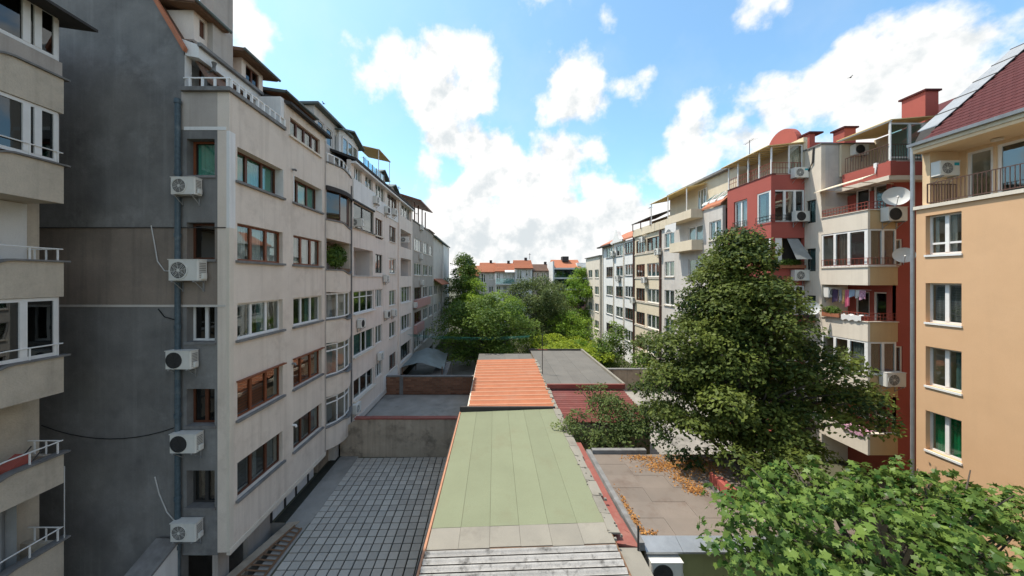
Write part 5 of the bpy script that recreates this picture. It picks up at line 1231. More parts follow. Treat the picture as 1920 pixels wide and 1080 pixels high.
# ---------------------------------------------------------------- right: cream block and white block further along
yr_ = lambda px: YX(px, XR2)
def srow(k): return H + 3.15 - 2.86 * k
R3 = thing('cream_apartment_block', 'cream and pale grey block with brown blinds and dark down pipes', 'building', (22, 34, 0))
Y3a, Y3b = YRE + .55, yr_(1190)
f_ = FRt(XR2)
cc = [(yr_(1209), yr_(1193)), (yr_(1237), yr_(1213)), (yr_(1264), yr_(1246)), (yr_(1318), yr_(1290)), (yr_(1352), yr_(1330))]
ops = []; ww = []
for k in range(-0, 5):
    for i, c in enumerate(cc):
        z0 = srow(k) - .1; ops.append((c[0], c[1], z0, z0 + 1.5)); ww.append((c, z0, z0 + 1.5, i, k))
xA, xB = yr_(1241), yr_(1270)
wall_mb(f_, xA, Y3b, 0, srow(-1) - .9, ops, .25).build('wall', 'cream', R3)
wall_mb(FRt(XR2 + .004), Y3a, xA, 0, srow(-1) - .4, ops, .25).build('wall', 'grey_wall', R3)
MB().box(XR2 + 1.1, 28, Y3a, Y3b - .1, 0, srow(-1) - .4).build('interior_wall', 'interior', R3)
for c, z0, z1, i, k in ww:
    cur = 'curtain_brown' if (i == 0 or (i == 1 and k == 0)) else ['curtain_white', 'curtain_grey', 'curtain_teal'][(i + k) % 3]
    window(f_, c[0], c[1], z0, z1, R3, 'white_paint' if cur != 'curtain_brown' else 'brownwood', 3 if i < 2 else 2, .08, .08, (.08, .10, 'bone'), cur)
for k in range(5): MB().fb(f_, xA, Y3b, srow(k) - .32, srow(k) - .22, .001, .08).build('string_course', 'bone', R3)
for px in (1189.5, 1239.5): MB().tube([(XR2 - .1, yr_(px), 0), (XR2 - .1, yr_(px), srow(-1) - .3)], .11, 7).build('down_pipe', 'rustmetal', R3)
MB().box(XR2 - 1.0, XR2 + .1, yr_(1318), yr_(1272), srow(0) + 1.95, srow(-1) - .2).build('balcony', 'cream', R3)
MB().box(XR2 - .95, XR2 + .1, yr_(1318), yr_(1274), srow(0) - .75, srow(0) + .1).build('balcony', 'cream', R3)
MB().fb(f_, yr_(1272), Y3b, srow(-1) - .9, srow(-1) - .05, -.12, .2).build('terrace_parapet', 'cream', R3)
MB().box(XR2 + 1.2, 28, Y3a, yr_(1235), srow(-1) - .4, H + 8.6).build('penthouse', 'cream', R3)
window(FRt(XR2 + 1.19), yr_(1300), yr_(1285), srow(-1) + .2, H + 8.0, R3, 'white_paint', 3, -.05, .08, None, None)
MB().box(XR2 + 1.9, 28, yr_(1232), Y3b - .5, srow(-1) - .4, H + 7.0).build('penthouse', 'ochre', R3)
MB().box(XR2 + .8, 28, Y3a - .2, yr_(1236), H + 8.61, H + 8.8).build('flat_roof', 'trim_grey', R3)
aw = MB().hexa([(XR2-.6,yr_(1300),H+8.0),(XR2+1.3,yr_(1300),H+8.35),(XR2+1.3,yr_(1228),H+8.35),(XR2-.6,yr_(1228),H+8.0)]+[(XR2-.6,yr_(1300),H+8.05),(XR2+1.3,yr_(1300),H+8.4),(XR2+1.3,yr_(1228),H+8.4),(XR2-.6,yr_(1228),H+8.05)]).build('terrace_awning', 'awning', R3)
for px in (1298, 1262, 1230): MB().tube([(XR2 - .5, yr_(px), srow(-1) - .2), (XR2 - .5, yr_(px), H + 8.05)], .05, 5).build('awning_post', 'white_paint', aw)
c_ = MB().hexa([(XR2-.4,yr_(1222),H+6.7),(XR2+2.6,yr_(1222),H+7.7),(XR2+2.6,Y3b,H+7.4),(XR2-.4,Y3b,H+6.6),(XR2-.4,yr_(1222),H+6.8),(XR2+2.6,yr_(1222),H+7.8),(XR2+2.6,Y3b,H+7.5),(XR2-.4,Y3b,H+6.7)]).build('canopy', 'roof_dark', R3)
for px in (1224, 1206, 1191): MB().tube([(XR2 - .3, yr_(px), srow(-1) - .2), (XR2 - .3, yr_(px), H + 6.7)], .06, 5).build('canopy_post', 'rustmetal', c_)
# mansard with tilted white skylights towards the red block
ms = MB().hexa([(XR2-.1,YRE+.6,srow(-1)-.35),(XR2+3.2,YRE+.6,H+8.5),(XR2+3.2,yr_(1318),H+8.5),(XR2-.1,yr_(1318),srow(-1)-.35),(XR2-.1,YRE+.6,srow(-1)-.2),(XR2+3.2,YRE+.6,H+8.65),(XR2+3.2,yr_(1318),H+8.65),(XR2-.1,yr_(1318),srow(-1)-.2)]).build('mansard', 'tile_orange', R3)
for i in range(3):
    ya = YRE + .9 + i * 1.0
    P = lambda t, yv, dz: (XR2 + .3 + 2.4 * t, yv, srow(-1) - .2 + (H + 8.65 - srow(-1) + .2) * (.12 + .73 * t) + dz)
    sk = MB().hexa([P(0,ya,.02),P(1,ya,.02),P(1,ya+.75,.02),P(0,ya+.75,.02),P(0,ya,.12),P(1,ya,.12),P(1,ya+.75,.12),P(0,ya+.75,.12)]).build('skylight', 'white_paint', ms)
    MB().hexa([P(.08,ya+.1,.125),P(.92,ya+.1,.125),P(.92,ya+.65,.125),P(.08,ya+.65,.125),P(.08,ya+.1,.14),P(.92,ya+.1,.14),P(.92,ya+.65,.14),P(.08,ya+.65,.14)]).build('pane', 'glass_blue', sk)
for px, py, lab in ((1208, 450, 'air conditioner beneath the brown blinds beside the dark down pipe'), (1238, 472, 'air conditioner straddling the second dark down pipe'), (1212, 525, 'air conditioner between the cream window bands'), (1190, 563, 'air conditioner low beside the first dark down pipe')):
    yy = yr_(px); ac(lab, (XR2 - .12, yy, ZY(py, yy) - .3), '-X', None, 1.1)
ck = [(XR2 - 1.05, yr_(1290) , srow(0) + 1.85)]
mbq = MB(); A = [(XR2 - 1.08, yr_(1290) + i * .25, srow(0) + 1.9) for i in range(9)]; B = [(XR2 - 1.1, p[1], srow(0) + 1.25 - .22 * math.sin(i * .9)) for i, p in enumerate(A)]
mbq.strip(A, B); o = mbq.build('sheet', 'cloth_white'); tag(o, 'pale bed sheets hung out below the cream corner balcony', 'laundry')

R4 = thing('white_apartment_block', 'white block with curved gable and rows of small windows beyond the cream block', 'building', (22, 48, 0))
Y4a, Y4b = Y3b + .05, yr_(1129)
cc = [(yr_(1187), yr_(1172)), (yr_(1168), yr_(1155)), (yr_(1149), yr_(1137))]
ops = []; ww = []
for k in range(5):
    for i, c in enumerate(cc):
        z0 = srow(k) + (.0 if i else .1); ops.append((c[0], c[1], z0, z0 + 1.45)); ww.append((c, z0, z0 + 1.45, i, k))
wall_mb(f_, Y4a, Y4b, 0, srow(-1) - 1.0, ops, .25).build('wall', 'white_wall', R4)
MB().box(XR2 + 1.1, 28, Y4a, Y4b - .1, 0, srow(-1) - 1.0).build('interior_wall', 'interior', R4)
for c, z0, z1, i, k in ww:
    window(f_, c[0], c[1], z0, z1, R4, 'white_paint' if (i + k) % 3 else 'brownwood', 3 if i != 1 else 2, .07, .08, (.06, .08, 'trim_grey'), ['curtain_grey', 'curtain_white', None, 'curtain_teal'][(2 * i + k) % 4])
for px in (1170, 1151, 1131): MB().fb(f_, yr_(px) - .12, yr_(px) + .12, 0, srow(-1) - 1.0, .001, .12).build('pilaster', 'bone', R4)
prof = [(XR2, yr_(1172), srow(-1) - 1.0)]
ga, gb = yr_(1172), yr_(1150)
for i in range(21):
    s = i / 20; prof.append((XR2, ga + (gb - ga) * s, srow(-1) - .75 + 1.35 * math.exp(-((s - .5) / .17) ** 2) + .25 * math.exp(-((s - .5) / .4) ** 2)))
prof.append((XR2, gb, srow(-1) - 1.0))
MB().prism([(p[0] - .42, p[1], p[2]) for p in prof], (.5, 0, 0)).build('curved_gable', 'white_wall', R4, fix=True)
MB().hexa([(XR2-.3,Y4a,srow(-1)-.95),(XR2+4,Y4a,srow(-1)+1.2),(XR2+4,Y4b,srow(-1)+1.2),(XR2-.3,Y4b,srow(-1)-.95),(XR2-.3,Y4a,srow(-1)-.75),(XR2+4,Y4a,srow(-1)+1.4),(XR2+4,Y4b,srow(-1)+1.4),(XR2-.3,Y4b,srow(-1)-.75)]).build('roof', 'tile_orange', R4)
MB().box(XR2 - .7, XR2 - .3, yr_(1150), Y4b + .6, srow(-1) - 1.15, srow(-1) - .95).build('eaves', 'roof_dark', R4)
yy = yr_(1152); ac('air conditioner on the white block below the eaves', (XR2 - .12, yy, ZY(480, yy)), '-X', None, 1.2)
yy = yr_(1162); ac('air conditioner hung below a dark window of the white block', (XR2 - .12, yy, ZY(526, yy)), '-X', None, 1.2)
R5 = thing('beige_end_block', 'small beige block end beyond the white block with teal curtained window', 'building', (22, 62, 0))
Y5a, Y5b = Y4b + .2, Y4b + 9
ops = []; ww = []
for k in range(1, 5):
    for c in ((Y5a + .8, Y5a + 3.0), (Y5a + 4.5, Y5a + 7)):
        ops.append((c[0], c[1], srow(k) - .2, srow(k) + 1.2)); ww.append(ops[-1])
f5 = FRt(XR2 - .25)
wall_mb(f5, Y5a, Y5b, 0, srow(0) + .5, ops, .25).build('wall', 'bone', R5)
MB().box(XR2 + 1, 28, Y5a, Y5b, 0, srow(0) + .4).build('interior_wall', 'interior', R5)
MB().box(XR2 - .25, 28, Y5a - .02, Y5a + .2, 0, srow(0) + .5).build('end_wall', 'bone', R5)
for a in ww: window(f5, *a, R5, 'white_paint', 2, .08, .08, (.06, .08, 'bone'), 'curtain_teal')
MB().box(XR2 - .5, 28, Y5a - .2, Y5b, srow(0) + .51, srow(0) + .65).build('flat_roof', 'trim_grey', R5)

# ---------------------------------------------------------------- houses across the garden
def house(name, label, px0, px1, yt, ye, Y, wallm, roofm, rows, cols, depth=9, frame='white_paint', flat=False):
    x0, x1 = XY(px0, Y), XY(px1, Y); ze, zt = ZY(ye, Y), ZY(yt, Y)
    r = thing(name, label, 'building', ((x0 + x1) / 2, Y + 4, 0))
    f = FFr(Y); ops = []
    w_ = (x1 - x0) / cols
    for k in range(rows):
        for i in range(cols):
            z1 = ze - .5 - k * 2.9; a = x0 + w_ * (i + .22); ops.append((a, a + w_ * .56, z1 - 1.4 + (.0 if (i + k) % 3 else -.6), z1))
    wall_mb(f, x0, x1, 0, ze, ops, .3).build('wall', wallm, r)
    MB().box(x0, x1, Y + 1.0, Y + depth, 0, ze - .05).build('interior_wall', 'interior', r)
    for n, s in enumerate((x0, x1 - .25)): MB().box(s, s + .25, Y + .301, Y + depth, 0, ze).build('side_wall', wallm, r)
    for j, o_ in enumerate(ops): window(f, *o_, r, frame, 2, .12, .1, (.1, .1, 'bone'), [None, 'curtain_white', 'curtain_grey'][j % 3])
    if flat: MB().box(x0 - .2, x1 + .2, Y - .3, Y + depth, ze + .01, ze + .2).build('roof', roofm, r)
    else:
        q = MB(); q.prism([(x0 - .15, Y - .6, ze - .15), (x0 - .15, Y + depth / 2, zt), (x0 - .15, Y + depth + .5, ze - .15), (x0 - .15, Y + depth + .5, ze - .3), (x0 - .15, Y + depth / 2, zt - .15), (x0 - .15, Y - .6, ze - .3)], (x1 - x0 + .3, 0, 0))
        rr = q.build('roof', roofm, r, fix=True)
        nrow = 9
        for k in range(nrow):
            t = k / nrow; t2 = (k + 1.05) / nrow
            a = Vector((x0 - .15, Y - .62 + (depth / 2 + .6) * t, ze - .15 + (zt - ze + .15) * t + .03)); b = Vector((x0 - .15, Y - .62 + (depth / 2 + .6) * t2, ze - .15 + (zt - ze + .15) * t2 - .01))
            L_ = Vector((x1 - x0 + .3, 0, 0)); up_ = Vector((0, 0, .09))
            MB().hexa([a, a + L_, b + L_, b, a + up_, a + L_ + up_, b + L_ + up_ * .3, b + up_ * .3]).build('tile_course', roofm, rr)
        for n, s in enumerate((.72,)):
            cx_ = x0 + (x1 - x0) * s; MB().box(cx_ - .3, cx_ + .3, Y + depth / 2 - .5, Y + depth / 2 + .1, zt - .6, zt + .6).build('chimney', 'roof_dark', rr)
        MB().prism([(x1, Y - .3, ze), (x1, Y + depth / 2, zt), (x1, Y + depth, ze)], (-.25, 0, 0)).build('gable', wallm, r); MB().prism([(x0, Y - .3, ze), (x0, Y + depth / 2, zt), (x0, Y + depth, ze)], (.25, 0, 0)).build('gable', wallm, r)
    return r
HB = house('terraced_house', 'pale grey house with low orange tiled roof left of the taller gabled house', 899, 928, 491, 509, 78, 'grey_wall', 'tile_orange', 4, 2)
HB2 = house('terraced_house', 'pale bluish house with orange tiled roof, white awning and glass balcony', 928.5, 965, 492, 508, 77, 'white_wall', 'tile_orange', 4, 3)
xa, xb = XY(930, 76), XY(964, 76)
MB().box(xa, xb, 75.6, 77, ZY(534, 76), ZY(532, 76)).build('balcony_slab', 'white_wall', HB2)
MB().box(xa, xb, 75.6, 75.63, ZY(532, 76), ZY(522, 76)).build('balcony_glass', 'glass_blue', HB2)
MB().hexa([(XY(947,75),75.2,ZY(511,75)),(XY(965,75),75.2,ZY(511,75)),(XY(965,75),77,ZY(507,75)),(XY(947,75),77,ZY(507,75)),(XY(947,75),75.2,ZY(510,75)),(XY(965,75),75.2,ZY(510,75)),(XY(965,75),77,ZY(506,75)),(XY(947,75),77,ZY(506,75))]).build('awning', 'white_paint', HB2)
HB3 = house('terraced_house', 'tallest white house with orange tiled roof and aerial in the far row', 965.5, 998, 486, 502, 76, 'white_wall', 'tile_orange', 4, 2)
MB().tube([(XY(994, 78), 79, ZY(486, 78)), (XY(994, 78), 79, ZY(474, 78))], .05, 5).tube([(XY(992, 78), 79, ZY(477, 78)), (XY(996.5, 78), 79, ZY(476, 78))], .04, 4).build('aerial', 'darkmetal', HB3)
HB4 = house('terraced_house', 'lower white house with dull brown tiled roof in the far row', 1000, 1038, 494, 507, 80, 'bone', 'tile_brown', 4, 3)
house('terraced_house', 'half hidden house with orange tiled roof behind the left trees', 862, 897, 497, 516, 88, 'bone', 'tile_orange', 3, 3)
tk = thing('water_tank', 'blue rooftop tank behind the left orange roofs', 'tank', (XY(879, 96), 96, ZY(500, 96)))
tb = MB().box(XY(872, 96), XY(885, 96), 95, 98, ZY(497, 96), ZY(488, 96)).build('tank_body', 'bluepaint', tk)
MB().box(XY(876, 96), XY(881, 96), 95.5, 97, ZY(488, 96), ZY(485, 96)).build('hatch', 'bluepaint', tk)
MB().box(XY(870, 96), XY(887, 96), 94, 99, 0, ZY(497.2, 96)).build('stair_tower', 'tile_orange', tk)
# modern block with glass balconies
YM = 74
HM = thing('modern_apartment_block', 'modern block with pale green glass balconies and maroon lower floors', 'building', (XY(1080, YM), YM + 4, 0))
xm0, xm1 = XY(1039, YM), XY(1128, YM)
fz = [ZY(v, YM) for v in (502, 520, 541, 562, 583, 604)]
for k in range(5):
    m = 'white_wall' if k < 2 else 'pinkwall'
    MB().box(xm0, xm1, YM, YM + 8, fz[k] - .35, fz[k]).build('floor_slab', 'white_wall' if k < 3 else 'bone', HM)
    wall_mb(FFr(YM + 1.4), xm0 + .3, xm1, fz[k + 1], fz[k] - .351, [(xm0 + .8 + i * 1.6, xm0 + 2.1 + i * 1.6, fz[k + 1] + .3, fz[k] - .6) for i in range(6)], .2).build('wall', 'verdigris' if k < 2 else 'pinkwall', HM)
    for i in range(6): window(FFr(YM + 1.4), xm0 + .8 + i * 1.6, xm0 + 2.1 + i * 1.6, fz[k + 1] + .3, fz[k] - .6, HM, 'darkmetal', 2, .05, .07)
    if k < 2:
        for i in range(8): MB().box(xm0 + .02 + i * (xm1 - xm0) / 8, xm0 - .03 + (i + 1) * (xm1 - xm0) / 8, YM - .03, YM - .01, fz[k + 1] + .0, fz[k + 1] + 1.0).build('balcony_pane', 'glass_blue', HM)
    else: MB().box(xm0, xm1, YM - .003, YM + .15, fz[k + 1], fz[k + 1] + .95).build('balcony_front', 'bone' if k == 2 else 'pinkwall', HM)
MB().box(xm0, xm1, YM + 1.7, YM + 8, 0, fz[0] - .4).build('interior_wall', 'interior', HM)
MB().box(xm0 - .3, xm0 - .003, YM - .2, YM + 8, 0, ZY(490, YM)).build('side_wall', 'white_wall', HM)
MB().prism([(xm0, YM + 1, fz[0] + .02), (xm0, YM + 4.5, ZY(485, YM)), (xm0, YM + 8, fz[0] + .02)], (6.2, 0, 0)).build('roof', 'tile_orange', HM)
MB().box(XY(1085, YM), XY(1112, YM), YM + 1.5, YM + 7, fz[0] + .01, ZY(492, YM)).build('penthouse', 'white_wall', HM)
MB().box(XY(1060, YM), XY(1072, YM), YM + 3, YM + 5, ZY(489, YM), ZY(479, YM)).build('lift_house', 'roof_dark', HM)

# ---------------------------------------------------------------- low outbuildings down the middle
ZR = 3.0
def roofpt(px, py): return PG(px, py, ZR)
W0 = thing('long_shed', 'long low shed with green felt roof, grey felt border and white corrugated end', 'shed', (1, 14, 0))
sx0, sx1 = -2.02, 3.55
zl0, zl1 = 3.0, 3.2          # roof rises to the right
zz_ = lambda x: zl0 + (zl1 - zl0) * (x - sx0) / (sx1 - sx0)
MB().prism([(sx0 + .12, 3, -.05), (sx1, 3, -.05), (sx1, 3, zl1 - .12), (sx0 + .12, 3, zl0 - .12)], (0, 17.1, 0)).build('wall', 'oldwall', W0, fix=True)
MB().hexa([(sx0,3,zl0-.118),(sx1,3,zl1-.118),(sx1,20.2,zl1-.118),(sx0,20.2,zl0-.118),(sx0,3,zl0-.02),(sx1,3,zl1-.02),(sx1,20.2,zl1-.02),(sx0,20.2,zl0-.02)]).build('roof_deck', 'oldwood', W0)
rows = [9.92, 10.78, 20.15]; ncol = 6
for r_ in range(len(rows) - 1):
    for c in range(ncol):
        a = sx0 + .03 + (sx1 - sx0 - .06) * c / ncol; b = sx0 + .03 + (sx1 - sx0 - .06) * (c + 1) / ncol
        e = .004 + .004 * ((c + r_) % 2); y0_, y1_ = rows[r_], rows[r_ + 1]
        sh_ = RND.uniform(-.02, .02)
        p8 = [(a - .0, y0_ + .006 + (sh_ if r_ == 0 else 0), zz_(a) - .018), (b - .008, y0_ + .006 + (sh_ if r_ == 0 else 0), zz_(b) - .018), (b - .008, y1_ - .004, zz_(b) - .018), (a, y1_ - .004, zz_(a) - .018)]
        MB().hexa(p8 + [(q[0], q[1], q[2] + .018 + e) for q in p8]).build('felt_sheet', 'felt_grey' if r_ == 0 else 'felt_green', W0)
MB().box(sx0 - .05, sx1 + .02, 20.16, 20.32, zl0 - .1, zl1 + .10).build('ridge_cap', 'roof_dark', W0)
gt = MB().box(sx0 - .07, sx0 - .003, 3, 20.2, zl0 - .10, zl0 + .012).build('edge_board', 'crest_pale', W0)
MB().box(sx0 - .13, sx0 - .071, 3, 20.2, zl0 - .13, zl0 - .05).build('gutter', 'roof_dark', W0)
# white corrugated sheets at the near end: ridges run across, each course its own sheet
for j in range(24):
    ya = 9.90 - j * .255; mb = MB(); n = 4; A = []; B = []
    pr_ = []
    for i in range(9):
        t = i / 8; yv = ya - .275 * t; zz2 = -.012 + .035 * t + .075 * (0.5 - .5 * math.cos(2 * math.pi * t)) ** 1.4 + RND.uniform(0, .004)
        pr_.append((yv, zz2))
    xs = [sx0 + .02 + (sx1 - sx0 - .1) * q / 6 for q in range(7)]
    for (ya_1, za_1), (yb_1, zb_1) in zip(pr_, pr_[1:]):
        for xa_, xb_ in zip(xs, xs[1:]):
            mb.quad((xa_, ya_1, zz_(xa_) + za_1), (xa_, yb_1, zz_(xa_) + zb_1), (xb_, yb_1, zz_(xb_) + zb_1), (xb_, ya_1, zz_(xb_) + za_1))
    mb.build('corrugated_sheet', 'corr_white', W0, smooth=True)
# ragged cement slabs and the red flashing strip along the right edge
for i in range(11):
    ya = 10.3 + i * .9; w_ = RND.uniform(.40, .52)
    p8 = [(sx1 - .10 + RND.uniform(-.05, .03), ya + .01, zl1 - .03), (sx1 - .02 + w_ * .6, ya + .01 + RND.uniform(-.04, .04), zl1 - .06), (sx1 - .02 + w_ * .6 + RND.uniform(-.04, .04), ya + .88, zl1 - .06), (sx1 - .10 + RND.uniform(-.05, .03), ya + .88, zl1 - .03)]
    MB().hexa(p8 + [(q[0], q[1], q[2] + .045 + RND.uniform(0, .02)) for q in p8]).build('edge_slab', 'felt_grey', W0)
MB().hexa([(sx1+.2,11.0,2.96),(sx1+.62,10.6,2.96),(sx1+.58,16.4,2.96),(sx1+.24,16.4,2.96),(sx1+.2,11.0,3.03),(sx1+.62,10.6,3.01),(sx1+.58,16.4,3.01),(sx1+.24,16.4,3.03)]).build('red_flashing', 'red_gutter', W0)
MB().hexa([(sx1+.1,10.2,2.9),(sx1+.72,10.1,2.88),(sx1+.62,11.2,2.9),(sx1+.2,11.3,2.9),(sx1+.1,10.2,2.99),(sx1+.72,10.1,2.95),(sx1+.62,11.2,3.04),(sx1+.2,11.3,3.06)]).build('red_flashing', 'red_gutter', W0)
MB().box(sx1 - .08, sx1 + .7, 3, 10.1, 2.78, 2.93).build('felt_gutter', 'felt_grey', W0)
# broken bits on the seam
for i in range(26):
    a = (sx1 + RND.uniform(-.12, .3), RND.uniform(9.9, 19.8)); s = RND.uniform(.02, .06)
    mb = MB().hexa([(a[0]-s,a[1]-s*.6,zl1-.02),(a[0]+s,a[1]-s*.8,zl1-.02),(a[0]+s*.8,a[1]+s,zl1-.02),(a[0]-s,a[1]+s*.7,zl1-.02),(a[0]-s*.8,a[1]-s*.5,zl1+.05),(a[0]+s*.7,a[1]-s*.6,zl1+.045),(a[0]+s*.6,a[1]+s*.8,zl1+.05),(a[0]-s*.8,a[1]+s*.5,zl1+.055)])
    mb.build('mortar_lump', 'felt_grey', W0)

def corrugated(name, label, x0, x1, y0, y1, zfun, mat, nridge, parent, along='x', sheet=1):
    """ridges run along x (across the view), one object per ridge sheet"""
    for j in range(nridge):
        ya = y0 + (y1 - y0) * j / nridge; yb = y0 + (y1 - y0) * (j + 1) / nridge; mb = MB()
        pr_ = [(ya + (yb - ya) * i / 8 * 1.02, .07 * math.cos(2 * math.pi * i / 8) + (.006 if j % 2 else 0)) for i in range(9)]
        for (p, zp), (q, zq_) in zip(pr_, pr_[1:]):
            mb.quad((x0, p, zfun(x0, p) + zp), (x1, p, zfun(x1, p) + zp), (x1, q, zfun(x1, q) + zq_), (x0, q, zfun(x0, q) + zq_))
        mb.build('corrugated_sheet', mat, parent, smooth=True)
S1 = thing('orange_roofed_shed', 'shed with sun faded orange corrugated roof behind the green felt roof', 'shed', (1, 26, 0))
zO = lambda x, yv: 2.98 + .10 * (x + 1.6) / 5.2 + (.35 * (yv - 20.4) / 11)
MB().prism([(-1.5, 20.4, -.05), (3.55, 20.4, -.05), (3.55, 20.4, 2.85), (-1.5, 20.4, 2.8)], (0, 11, 0)).build('wall', 'oldwall', S1, fix=True)
corrugated('', '', -1.62, 3.66, 20.4, 31.4, zO, 'corr_orange', 15, S1)
for j in range(15):
    yv = 20.4 + 11 * (j + .0) / 15 + .02; a = (zO(-1.62, yv) + .072); b = (zO(3.66, yv) + .072)
    MB().hexa([(-1.62,yv-.09,a-.01),(3.66,yv-.09,b-.01),(3.66,yv+.09,b-.01),(-1.62,yv+.09,a-.01),(-1.62,yv-.05,a+.012),(3.66,yv-.05,b+.012),(3.66,yv+.05,b+.012),(-1.62,yv+.05,a+.012)]).build('crest_strip', 'crest_pale', S1)
MB().box(-1.70, -1.60, 20.4, 31.4, 2.8, 3.02).build('edge_board', 'bone', S1)
for i in range(14): MB().box(3.6 + RND.uniform(-.05, .05), 3.85 + RND.uniform(-.05, .05), 20.5 + i * .78, 21.2 + i * .78, 2.95, 3.12 + .024 * i + RND.uniform(0, .05)).build('mortar_block', 'felt_grey', S1)
S2 = thing('flat_roofed_garage', 'garage with flat grey felt roof behind the orange corrugated roof', 'garage', (1, 33, 0))
MB().box(-1.5, 3.6, 31.5, 34.4, -.05, 3.25).build('wall', 'oldwall', S2)
for i in range(4): MB().box(-1.6 + i * 1.3, -.31 + i * 1.3, 31.42, 34.5, 3.251 + .004 * (i % 2), 3.29 + .004 * (i % 2)).build('felt_sheet', 'felt_dark', S2)
S3 = thing('red_roofed_shed', 'shed with flat grey felt roof and faded red corrugated lean-to beside the walnut tree', 'shed', (6, 28, 0))
MB().box(3.75, 8.95, 24.0, 35.6, -.05, 3.3).build('wall', 'oldwall', S3)
for i in range(5): MB().box(3.70 + i * 1.07, 4.76 + i * 1.07, 24.0, 35.7, 3.301 + .005 * (i % 2), 3.34 + .005 * (i % 2)).build('felt_sheet', 'felt_dark', S3)
MB().box(8.98, 9.16, 24.0, 35.8, 3.1, 3.52).build('parapet', 'felt_grey', S3); MB().box(3.6, 9.16, 35.71, 35.9, 3.1, 3.5).build('parapet', 'roof_dark', S3)
MB().box(3.66, 9.1, 23.84, 23.99, 3.2, 3.50).build('red_fascia', 'red_gutter', S3)
MB().prism([(3.9, 19.6, -.05), (8.9, 19.6, -.05), (8.9, 19.6, 2.5), (3.9, 19.6, 2.5)], (0, 4.3, 0)).build('wall', 'oldwall', S3, fix=True)
corrugated('', '', 3.8, 9.0, 19.5, 23.9, lambda x, yv: 2.62 + .42 * (yv - 19.5) / 4.4, 'corr_red', 15, S3)
an = thing('antenna_pole', 'thin aerial mast on the ridge between orange and grey roofs', 'antenna', (3.72, 27.0, 3.0))
MB().tube([(3.75, 27.0, 3.0), (3.75, 27.0, 6.5)], .03, 6).build('mast', 'darkmetal', an)
MB().tube([(3.4, 27.0, 5.3), (4.15, 27.0, 5.25)], .02, 4).build('boom', 'redmetal', an)
# brown flat roof with parapet, green wall beneath
S4 = thing('brown_flat_roofed_annex', 'annex with dusty brown felt roof strewn with leaves and olive green front wall', 'annex', (7, 13, 0))
ax0, ax1, ay0, ay1, az = 4.25, 11.5, 10.15, 15.7, 2.9
MB().box(ax0 + .25, ax1, ay0 + .15, ay1, -.05, az - .12).build('wall', 'greenwall', S4)
MB().box(ax0 + .25, ax0 + .5, ay0 + .1, ay0 + .149, -.05, az - .17).build('side_panel', 'oldwall', S4)
ncx, ncy = 6, 6
for i in range(ncx):
    for j in range(ncy):
        a = ax0 + .22 + (ax1 - ax0 - .22) * i / ncx; b = ax0 + .22 + (ax1 - ax0 - .22) * (i + 1) / ncx - .006
        c = ay0 + .42 + (ay1 - ay0 - .6) * j / ncy; d = ay0 + .42 + (ay1 - ay0 - .6) * (j + 1) / ncy - .006
        MB().box(a, b, c, d, az - .11, az + .006 * ((i + j) % 2)).build('felt_sheet', 'felt_brown', S4)
MB().hexa([(ax0+.05,ay0,az-.1),(ax0+.22,ay0,az-.1),(ax0+.22,ay1,az-.1),(ax0-.12,ay1,az-.1),(ax0+.05,ay0,az+.14),(ax0+.2,ay0,az+.14),(ax0+.14,ay1,az+.14),(ax0-.05,ay1,az+.14)]).build('parapet', 'trim_grey', S4)
MB().box(ax0 + .2, 6.9, ay1 - .17, ay1 + .05, az - .1, az + .18).build('parapet', 'trim_grey', S4)
for i in range(4): MB().hexa([(ax0+.23+i*1.1,ay0-.05,az-.16),(ax0+1.32+i*1.1,ay0-.05,az-.16),(ax0+1.32+i*1.1,ay0+.41,az-.02),(ax0+.23+i*1.1,ay0+.41,az-.02),(ax0+.23+i*1.1,ay0-.05,az-.10),(ax0+1.32+i*1.1,ay0-.05,az-.10),(ax0+1.32+i*1.1,ay0+.41,az+.045),(ax0+.23+i*1.1,ay0+.41,az+.045)]).build('drip_sheet', 'galv', S4)
MB().box(8.3, 8.4, 12.2, 13.2, az, az + .5).build('skylight_upstand', 'red', S4)
MB().box(8.401, 8.7, 12.25, 13.1, az, az + .4).build('skylight_side', 'red', S4)
MB().box(8.2, 8.3, 12.1, 13.3, az, az + .14).build('kerb', 'trim_grey', S4)
MB().tube([(4.2, 10.0, .5), (4.2, 10.0, az + .75)], .03, 6).build('vent_pipe', 'darkmetal', S4)
ac('white air conditioner on the ground-floor wall under the brown flat roof', (5.0, 10.22, 2.0), '-Y', None, 1.1, True)
# side wall of garden to the right of the grey roof, distant garden wall
r = thing('garden_wall', 'pale cement garden wall right of the grey felt roof', 'wall', (12.5, 33, 0))
MB().box(9.3, 17.2, 33.2, 33.5, -.05, 2.0).build('wall', 'oldwall', r); MB().box(9.3, 17.2, 33.15, 33.55, 2.001, 2.1).build('coping', 'trim_grey', r)
st = MB().box(9.2, 17.3, 21, 33.1, -.05, 0.05); o = st.build('side_path', 'concrete'); o['kind'] = 'structure'
